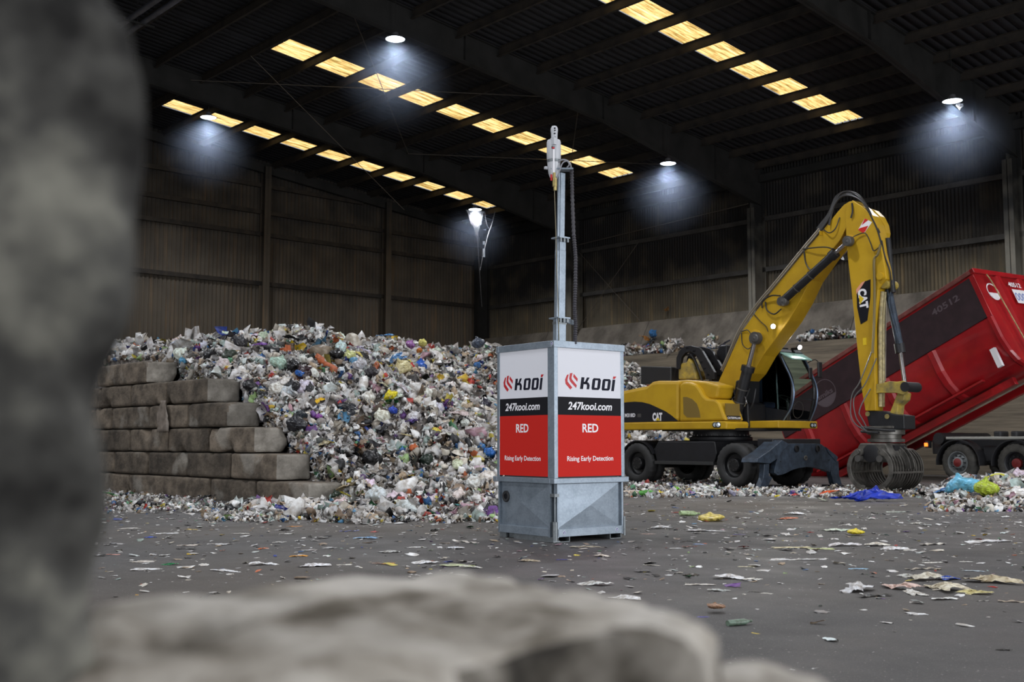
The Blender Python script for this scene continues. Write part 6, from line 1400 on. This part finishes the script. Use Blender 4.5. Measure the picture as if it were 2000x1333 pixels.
# ================================================================== TIPPING LORRY
TY = math.radians(34); TD = np.array([math.sin(TY), -math.cos(TY), 0]); TN = np.array([math.cos(TY), math.sin(TY), 0]); TO = on_floor(1870, 941)
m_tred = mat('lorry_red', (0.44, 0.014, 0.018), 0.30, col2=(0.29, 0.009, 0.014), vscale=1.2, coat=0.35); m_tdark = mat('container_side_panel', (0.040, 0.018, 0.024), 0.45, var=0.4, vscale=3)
m_trim = mat('container_rim', (0.26, 0.07, 0.06), 0.5, var=0.5, vscale=4); m_tblack = mat('lorry_chassis', (0.02, 0.02, 0.023), 0.5); m_alu = mat('aluminium_rail', (0.5, 0.5, 0.47), 0.4, 0.5)
T = thing('tipping_lorry', 'lorry with its long red container tipped up steeply to empty it', 'lorry', TO, math.atan2(TD[1], TD[0]))
PH = math.radians(24.0); T0 = np.array([0.71, 5.78]); LU = 8.2; CWD = 2.5
def cu(u, v, n):     # u back from the front end, v down from the rim, n across
    return (T0[0] - u * math.cos(PH) + v * math.sin(PH), n, T0[1] - u * math.sin(PH) - v * math.cos(PH))
def cpm(poly, n0, n1): return MB().prism(poly, cu, n0, n1)
body = [(0, 0), (LU, 0), (LU - .1, 2.5), (LU - .3, 3.0), (0.25, 3.0), (0.05, 2.5)]
# the body is a half-round tub: straight upper side, curving in below
prof = [(0.0, 0.0), (0.0, 1.4), (0.02, 2.05), (0.14, 2.45), (0.34, 2.72), (0.62, 2.86), (1.25, 2.90), (1.88, 2.86), (2.16, 2.72), (2.36, 2.45), (2.48, 2.05), (2.5, 1.4), (2.5, 0.0)]
inner = [(n * .968 + .04, v - .03 if v > 2 else v) for n, v in prof]
V = []; F = []; k = len(prof)
for u in (0.0, LU):
    V += [cu(u, v, n) for n, v in prof]
for i in range(k - 1): F.append((i, i + 1, k + i + 1, k + i))
F.append(tuple(range(k)))                       # front end wall
cont = MB().add(V, F)
V2 = [cu(u, v, n) for u in (0.06, LU) for n, v in inner]; cont.add(V2, [(i, i + 1, k + i + 1, k + i) for i in range(k - 1)] + [tuple(range(k))])
cb = cont.build('container_body', m_tred, T, smooth=True, angle=30)
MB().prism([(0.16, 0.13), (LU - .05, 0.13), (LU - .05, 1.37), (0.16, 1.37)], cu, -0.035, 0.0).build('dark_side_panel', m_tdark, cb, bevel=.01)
for n0, n1 in ((-.05, .07), (2.43, 2.55)):
    MB().prism([(-.05, -.07), (LU + .05, -.07), (LU + .05, .06), (-.05, .06)], cu, n0, n1).build('top_rim', m_trim, cb, bevel=.015)
MB().prism([(-.06, -.07), (.08, -.07), (.08, .08), (-.06, .08)], cu, -.05, 2.55).build('top_rim', m_tred, cb, bevel=.015)
for u0 in (0.10, 2.15, 3.9, 5.6, 7.2):
    w0 = .16 if u0 > 1 else .10
    mb = MB(); ps = [(n, v) for n, v in prof[1:7]]
    for i in range(len(ps) - 1):
        (na, va), (nb_, vb) = ps[i], ps[i + 1]; sc = lambda n: n - .07
        q = [cu(u0 - w0 / 2, va, sc(na)), cu(u0 + w0 / 2, va, sc(na)), cu(u0 + w0 / 2, vb, sc(nb_)), cu(u0 - w0 / 2, vb, sc(nb_)), cu(u0 - w0, va, na + .01), cu(u0 + w0, va, na + .01), cu(u0 + w0, vb, nb_ + .01), cu(u0 - w0, vb, nb_ + .01)]
        mb.add(q, [(0, 1, 2, 3), (0, 3, 7, 4), (1, 5, 6, 2)])
    mb.build('side_rib', m_tred, cb)
MB().prism([(0.0, 0.1), (.16, 0.1), (.16, 1.4), (0.0, 1.4)], cu, -0.06, 0.02).build('corner_post', m_tred, cb, bevel=.01)
MB().prism([(0.6, 2.95), (LU - .3, 2.95), (LU - .3, 3.16), (0.6, 3.16)], cu, 0.62, 0.78).build('sub_frame_rail', m_tred, cb, bevel=.01)
MB().prism([(0.6, 2.95), (LU - .3, 2.95), (LU - .3, 3.16), (0.6, 3.16)], cu, 1.72, 1.88).build('sub_frame_rail', m_tred, cb, bevel=.01)
MB().prism([(1.2, 2.74), (LU - .6, 2.74), (LU - .6, 2.80), (1.2, 2.80)], cu, 0.20, 0.34).build('lower_strip', m_tred, cb, bevel=.01)
MB().prism([(.35, 2.2), (.50, 2.2), (.50, 2.75), (.35, 2.75)], cu, -0.05, 0.05).build('label_strip', m_whp, cb)
# front end: ribs, emblem, number, white plate
tdn = np.array([math.sin(PH), 0, -math.cos(PH)]); tfn = np.array([math.cos(PH), 0, math.sin(PH)])
def fe(n, v, o=0.0): return np.array(cu(0, v, n)) + tfn * o
for n0 in (0.86, 1.9):
    MB().add([fe(n0, .1, 0.0), fe(n0 + .09, .1, .08), fe(n0 + .25, .1, .08), fe(n0 + .34, .1, 0), fe(n0, 2.7, 0.0), fe(n0 + .09, 2.7, .08), fe(n0 + .25, 2.7, .08), fe(n0 + .34, 2.7, 0)], [(0, 1, 5, 4), (1, 2, 6, 5), (2, 3, 7, 6)]).build('end_rib', m_tred, cb)
mb = MB()
for i in range(24):
    a0, a1 = 2 * math.pi * i / 24, 2 * math.pi * (i + 1) / 24
    mb.add([fe(.52 + .27 * math.cos(a0), .62 + .27 * math.sin(a0), .012), fe(.52 + .27 * math.cos(a1), .62 + .27 * math.sin(a1), .012), fe(.52 + .235 * math.cos(a1), .62 + .235 * math.sin(a1), .012), fe(.52 + .235 * math.cos(a0), .62 + .235 * math.sin(a0), .012)], [(0, 1, 2, 3)])
mb.add([fe(.52, .66, .012)] + [fe(.52 + .24 * math.cos(a), .66 + .20 * math.sin(a), .012) for a in np.linspace(0, math.pi, 12)], [tuple(range(13))])
mb.build('round_emblem', m_whp, cb)
mb = MB()
for i in range(30):
    a0, a1 = 2 * math.pi * i / 30, 2 * math.pi * (i + 1) / 30; cc_ = lambda a, r: cu(6.05 + r * math.cos(a), .78 + r * math.sin(a), -.037)
    mb.add([cc_(a0, .44), cc_(a1, .44), cc_(a1, .415), cc_(a0, .415)], [(0, 1, 2, 3)])
mb.add([cu(6.05, .92, -.037)] + [cu(6.05 + .40 * math.cos(a), .92 + .27 * math.sin(a), -.037) for a in np.linspace(0, math.pi, 14)], [tuple(range(15))])
m_faint = mat('faded_grey_print', (0.12, 0.09, 0.105), 0.6)
mb.build('round_emblem', m_faint, cb)
uxs = np.array(cu(0, 0, 0)) - np.array(cu(1, 0, 0)); uzs = np.array(cu(0, 0, 0)) - np.array(cu(0, 1, 0))
text_part('lettering', 'smiks', m_faint, cb, cu(6.05, .88, -.037), uxs, uzs, .16, .62, .02, 0, .001)
text_part('lettering', '40512', m_faint, cb, cu(1.15, .52, -.037), uxs, uzs, .18, .95, .02, 0, .001)
uxe = np.array([0, 1.0, 0]); uze = -tdn
text_part('lettering', '40512', m_whp, cb, fe(1.62, .42, .085), uxe, uze, .15, .60, .02, 0, .001)
pn = MB().add([fe(1.38, .5, .082), fe(2.10, .5, .082), fe(2.10, .95, .082), fe(1.38, .95, .082)], [(0, 1, 2, 3)]).build('number_plate', m_whp, cb)
m_pb = mat('pale_blue_print', (0.20, 0.26, 0.55), 0.5)
text_part('lettering', '0000', m_pb, pn, fe(1.74, .86, .085), uxe, uze, .26, .66, .01, 0, .001)
MB().tube([fe(.42, .12, .10), fe(.50, .55, .12), fe(.80, 2.6, .12)], .018, 8).build('pull_rod', m_cream, T)
MB().tube([fe(2.35, 2.6, 0.1), (3.6, 1.25, 1.1)], .10, 14).build('lift_ram', m_chrome, T, smooth=True)
# chassis
for n0 in (0.72, 1.62):
    MB().box((-0.85, n0, 0.88), (5.2, n0 + .12, 1.15)).build('chassis_rail', m_tblack, T, bevel=.01)
MB().box((-0.35, 0.05, 1.16), (5.2, 0.22, 1.23)).build('side_rail', m_alu, T, bevel=.01)
MB().box((-0.9, 0.2, 0.75), (-0.6, 2.3, 1.15)).build('rear_crossmember', m_tblack, T, bevel=.02)
MB().cyl((-0.62, 0.1, 1.18), (-0.62, 2.4, 1.18), .17, 18).build('tipping_roller', m_tblack, T, smooth=True)
for (x, w_) in ((1.0, .22), (1.5, .18), (2.1, .6)): MB().box((x, .2, 1.22), (x + w_, .6, 1.38)).build('valve_block', m_tblack, T, bevel=.04)
MB().box((0.62, 0.3, 0.55), (1.15, 2.2, 0.98)).build('axle_mount', m_tblack, T, bevel=.03)
m_rimg = mat('rim_grey', (0.26, 0.28, 0.29), 0.5, 0.3, var=0.5, vscale=8); m_ttyre = mat('dusty_tyre', (0.075, 0.070, 0.062), 0.85, col2=(0.035, 0.033, 0.03), vscale=4); m_hub = mat('hub_red', (0.22, 0.02, 0.02), 0.5, var=.4, vscale=9)
for cx, dr in ((0.03, 0), (1.72, 1), (3.1, 1)):
    for y0, y1 in ((0.0, .30), (2.2, 2.5)):
        mb = MB(); tyre(mb, cx, y0, y1, .52); wh = mb.build('wheel', m_ttyre, T, smooth=True, angle=50)
        sg = -1 if y0 < 1 else 1; yy = y0 if y0 < 1 else y1
        rc = m_rimg if not dr else m_tblack
        MB().lathe([(.305, -.01), (.31, .004), (.285, -.0), (.27, -.06), (.24, -.09), (.17, -.05), (.155, -.0), (.10, .02), (.001, .03)] if not dr else [(.305, -.01), (.31, .004), (.28, -.02), (.26, -.14), (.10, -.16), (.001, -.14)], (cx, yy, .52), (0, sg, 0), 32).build('rim', rc, wh, smooth=True)
        MB().lathe([(.12, -.02), (.115, .03), (.06, .05), (.001, .055)] if not dr else [(.14, -.16), (.13, -.06), (.06, -.04), (.001, -.04)], (cx, yy, .52), (0, sg, 0), 20).build('hub', m_hub, wh, smooth=True)
        mb = MB()
        for q in range(10):
            a = q * math.pi / 5; mb.cyl((cx + .19 * math.cos(a), yy + sg * (-.06), .52 + .19 * math.sin(a)), (cx + .19 * math.cos(a), yy + sg * (.0 if not dr else -.1), .52 + .19 * math.sin(a)), .018, 6)
        mb.build('wheel_nut', m_tblack, wh)
        arc = [(cx + .68 * math.cos(a), .50 + .66 * math.sin(a)) for a in np.linspace(math.radians(-5), math.radians(185), 20)]; inn = [(cx + .65 * math.cos(a), .50 + .63 * math.sin(a)) for a in np.linspace(math.radians(185), math.radians(-5), 20)]
        MB().prism(arc + inn, side, y0 - .02, y1 + .02).build('mudguard', m_tblack, T, smooth=True)
    MB().cyl((cx, .2, .52), (cx, 2.3, .52), .09, 12).build('axle', m_tblack, T)
tl = MB().box((-1.02, 0.05, 0.92), (-0.92, 0.20, 1.12)).build('tail_lamp', m_tblack, T)
MB().box((-1.025, 0.0, 0.96), (-0.93, 0.05, 1.06)).build('lamp_glass', emit('orange_lamp', (1.0, 0.18, 0.02), 2.2), tl, bevel=.01)
# waste spilling out of the low end
# ================================================================== BLURRED CONCRETE BLOCKS RIGHT AT THE CAMERA
def near_mat(name, stops, sc, spots):
    m = bpy.data.materials.new(name); m.use_nodes = True; nt = m.node_tree; N = nt.nodes; L = nt.links; bs = N['Principled BSDF']; bs.inputs['Roughness'].default_value = 0.95; bs.inputs['Specular IOR Level'].default_value = 0.2
    tc = N.new('ShaderNodeTexCoord'); n = N.new('ShaderNodeTexNoise'); n.inputs['Scale'].default_value = sc; n.inputs['Detail'].default_value = 8; n.inputs['Roughness'].default_value = .6; L.new(tc.outputs['Object'], n.inputs['Vector'])
    r = N.new('ShaderNodeValToRGB'); cr = r.color_ramp; cr.elements[0].position = stops[0][0]; cr.elements[0].color = stops[0][1] + (1,); cr.elements[1].position = stops[-1][0]; cr.elements[1].color = stops[-1][1] + (1,)
    for p, c in stops[1:-1]: e = cr.elements.new(p); e.color = c + (1,)
    L.new(n.outputs[0], r.inputs[0]); L.new(r.outputs[0], bs.inputs['Base Color'])
    n3 = N.new('ShaderNodeTexNoise'); n3.inputs['Scale'].default_value = sc * 4; n3.inputs['Detail'].default_value = 6; L.new(tc.outputs['Object'], n3.inputs['Vector'])
    b = N.new('ShaderNodeBump'); b.inputs['Strength'].default_value = .5; b.inputs['Distance'].default_value = .01; L.new(n3.outputs[0], b.inputs['Height']); L.new(b.outputs[0], bs.inputs['Normal']); return m
m_pillar = near_mat('shaded_grimy_near_concrete', [(.40, (0.022, 0.021, 0.020)), (.50, (0.085, 0.082, 0.075)), (.62, (0.26, 0.25, 0.21))], 8.0, 0)  # tones set dark for the shade it stands in, besides grime
m_slab = near_mat('pale_near_concrete', [(.36, (0.13, 0.11, 0.085)), (.47, (0.36, 0.325, 0.28)), (.60, (0.56, 0.52, 0.47))], 9.0, 0)
m_slabside = near_mat('shaded_grimy_concrete', [(.38, (0.035, 0.031, 0.026)), (.50, (0.14, 0.125, 0.105)), (.62, (0.38, 0.35, 0.31))], 11.0, 0)  # sides darker than the top: shade put into the colour, stains too
# left: end of an upright block, seen from very close
def rock(name, secs, m, seed, n=40, amp=.006):
    """secs: list of (z, polygon) outlines, joined upwards"""
    r0 = random.Random(seed); V = []; F = []
    K = 10; zs = []
    for i in range(len(secs) - 1):
        for t in np.linspace(0, 1, K, endpoint=False): zs.append((i, t))
    zs.append((len(secs) - 2, 1.0)); rings = []
    for i, t in zs:
        (z0, p0), (z1, p1) = secs[i], secs[i + 1]; s = t * t * (3 - 2 * t)
        P = [(a[0] * (1 - s) + b[0] * s, a[1] * (1 - s) + b[1] * s) for a, b in zip(p0, p1)]; z = z0 * (1 - t) + z1 * t
        # resample with rounded corners
        pts = []; k = len(P); tot = n
        for j in range(k):
            a, b = P[j], P[(j + 1) % k]
            for u in np.linspace(0, 1, tot // k, endpoint=False): pts.append((a[0] * (1 - u) + b[0] * u, a[1] * (1 - u) + b[1] * u))
        for _ in range(3): pts = [((pts[j - 1][0] + 2 * pts[j][0] + pts[(j + 1) % len(pts)][0]) / 4, (pts[j - 1][1] + 2 * pts[j][1] + pts[(j + 1) % len(pts)][1]) / 4) for j in range(len(pts))]
        rings.append([(x + amp * math.sin(17 * x + 31 * z + seed) * math.sin(23 * y + 19 * z) + amp * .5 * math.sin(61 * z + 40 * y), y + amp * math.sin(21 * z + 13 * x + seed), z) for x, y in pts])
    nn = len(rings[0])
    for rg in rings: V += rg
    for i in range(len(rings) - 1):
        for j in range(nn): F.append((i * nn + j, i * nn + (j + 1) % nn, (i + 1) * nn + (j + 1) % nn, (i + 1) * nn + j))
    F += [tuple(range(nn))[::-1], tuple((len(rings) - 1) * nn + j for j in range(nn))]
    return MB().add(V, F).build(name, m, smooth=True, angle=50)
def sec(xe, y=.62, tw=.30): return [(xe, y), (xe * 1.25 - .03, y + .13), (xe * 1.6 - .25, y + .30), (xe - .9, y + .30), (xe - .9, y - .03), (xe - .35, y - .02)]
PZ = [(0.0, -.222), (.90, -.222), (1.03, -.216), (1.09, -.212), (1.158, -.203), (1.20, -.199), (1.28, -.204), (1.315, -.210), (1.34, -.226), (1.365, -.27)]
o = rock('upright_concrete_block', [(z, sec(x)) for z, x in PZ], m_pillar, 3); tag(o, 'dark shaded and grimy upright concrete block very close at the left edge, out of focus', 'concrete block')
# bottom: broad worn block below the lens, and a lower one right of it
o = rough_block('worn_concrete_block', .62, .47, .62, 77, m_slab, chips=0, cut=.02, nseg=30, amp=.003)
def reshape(o, fn):
    me = o.data; n = len(me.vertices); co = np.zeros(n * 3, np.float32); me.vertices.foreach_get('co', co); co = co.reshape(-1, 3); co = fn(co); me.vertices.foreach_set('co', co.astype(np.float32).ravel()); me.update()
PIT = (-float(on_floor(392, 1222, .95)[0]), float(on_floor(392, 1222, .95)[1]))
# plan outline of its top, measured through the lens on the plane z = 0.95
def top_pt(x, y, z=.95): return on_floor(x, y, z)[:2]
def loft(name, outline, z1, z0, m, seed, drop, amp=.006, ext=1.04):
    """a worn block: top follows the outline, arris broken away towards the near side"""
    r0 = random.Random(seed); V = []; F = []; pts = []
    k = len(outline)
    for j in range(k):
        a, b = np.array(outline[j]), np.array(outline[(j + 1) % k])
        for u in np.linspace(0, 1, 14, endpoint=False): pts.append(a * (1 - u) + b * u)
    for _ in range(2): pts = [(pts[j - 1] + 2 * pts[j] + pts[(j + 1) % len(pts)]) / 4 for j in range(len(pts))]
    c = sum(pts) / len(pts); nn = len(pts)
    def noise(x, y, z): return math.sin(23 * x + seed) * math.sin(29 * y) + .6 * math.sin(57 * x + 41 * y + 30 * z) + .4 * math.sin(90 * y - 70 * x)
    levels = [(.0, 0)] + [(q / 20, 0) for q in range(1, 18)] + [(.88, 0), (.95, -.003), (1.0, -.014), (1.012, -.04), (1.015, -.09), (1.02, -.2), (1.02, z0 - z1)]
    for s, dz in levels:
        for p in pts:
            q = c + (p - c) * s; h = z1 + dz + drop(q[0], q[1]) * (1 if dz > -.15 else 0)
            g = noise(q[0], q[1], dz); V.append((q[0] + amp * .6 * g * (dz < 0), q[1] + amp * .6 * g * (dz < 0), h + amp * .5 * g * (dz > -.1)))
    L_ = len(levels)
    for i in range(L_ - 1):
        for j in range(nn): F.append((i * nn + j, i * nn + (j + 1) % nn, (i + 1) * nn + (j + 1) % nn, (i + 1) * nn + j))
    F += [tuple((L_ - 1) * nn + j for j in range(nn))]
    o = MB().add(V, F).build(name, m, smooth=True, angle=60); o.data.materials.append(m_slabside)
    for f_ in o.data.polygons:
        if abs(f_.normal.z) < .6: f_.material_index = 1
    return o
bpy.data.objects.remove(o)
outl = [top_pt(150, 1175), top_pt(420, 1155), top_pt(560, 1128), top_pt(700, 1116), top_pt(860, 1116), top_pt(1010, 1132), top_pt(1180, 1158), top_pt(1330, 1182), top_pt(1400, 1206), top_pt(1370, 1250), top_pt(1240, 1235), top_pt(1050, 1238), top_pt(900, 1285), top_pt(560, 1310), top_pt(230, 1290), top_pt(120, 1285)]
o = loft('worn_concrete_block', outl, .95, 0.0, m_slab, 5, lambda x, y: -.006 * max(0, math.sin(30 * x + 2)) * max(0, min(1, (.82 - y) / .1)) - .05 * math.exp(-(((x + PIT[0]) / .022) ** 2 + ((y - PIT[1]) / .030) ** 2))); tag(o, 'broad pale worn concrete block across the bottom, out of focus under the camera', 'concrete block')
outl = [top_pt(1350, 1292, .90), top_pt(1480, 1288, .90), top_pt(1600, 1306, .90), top_pt(1660, 1345, .90), top_pt(1600, 1500, .90), top_pt(1200, 1600, .90), top_pt(1150, 1400, .90)]
o = loft('worn_concrete_block', outl, .90, 0.0, m_slab, 9, lambda x, y: 0.0); tag(o, 'lower pale concrete block at the bottom right of the broad worn block', 'concrete block')
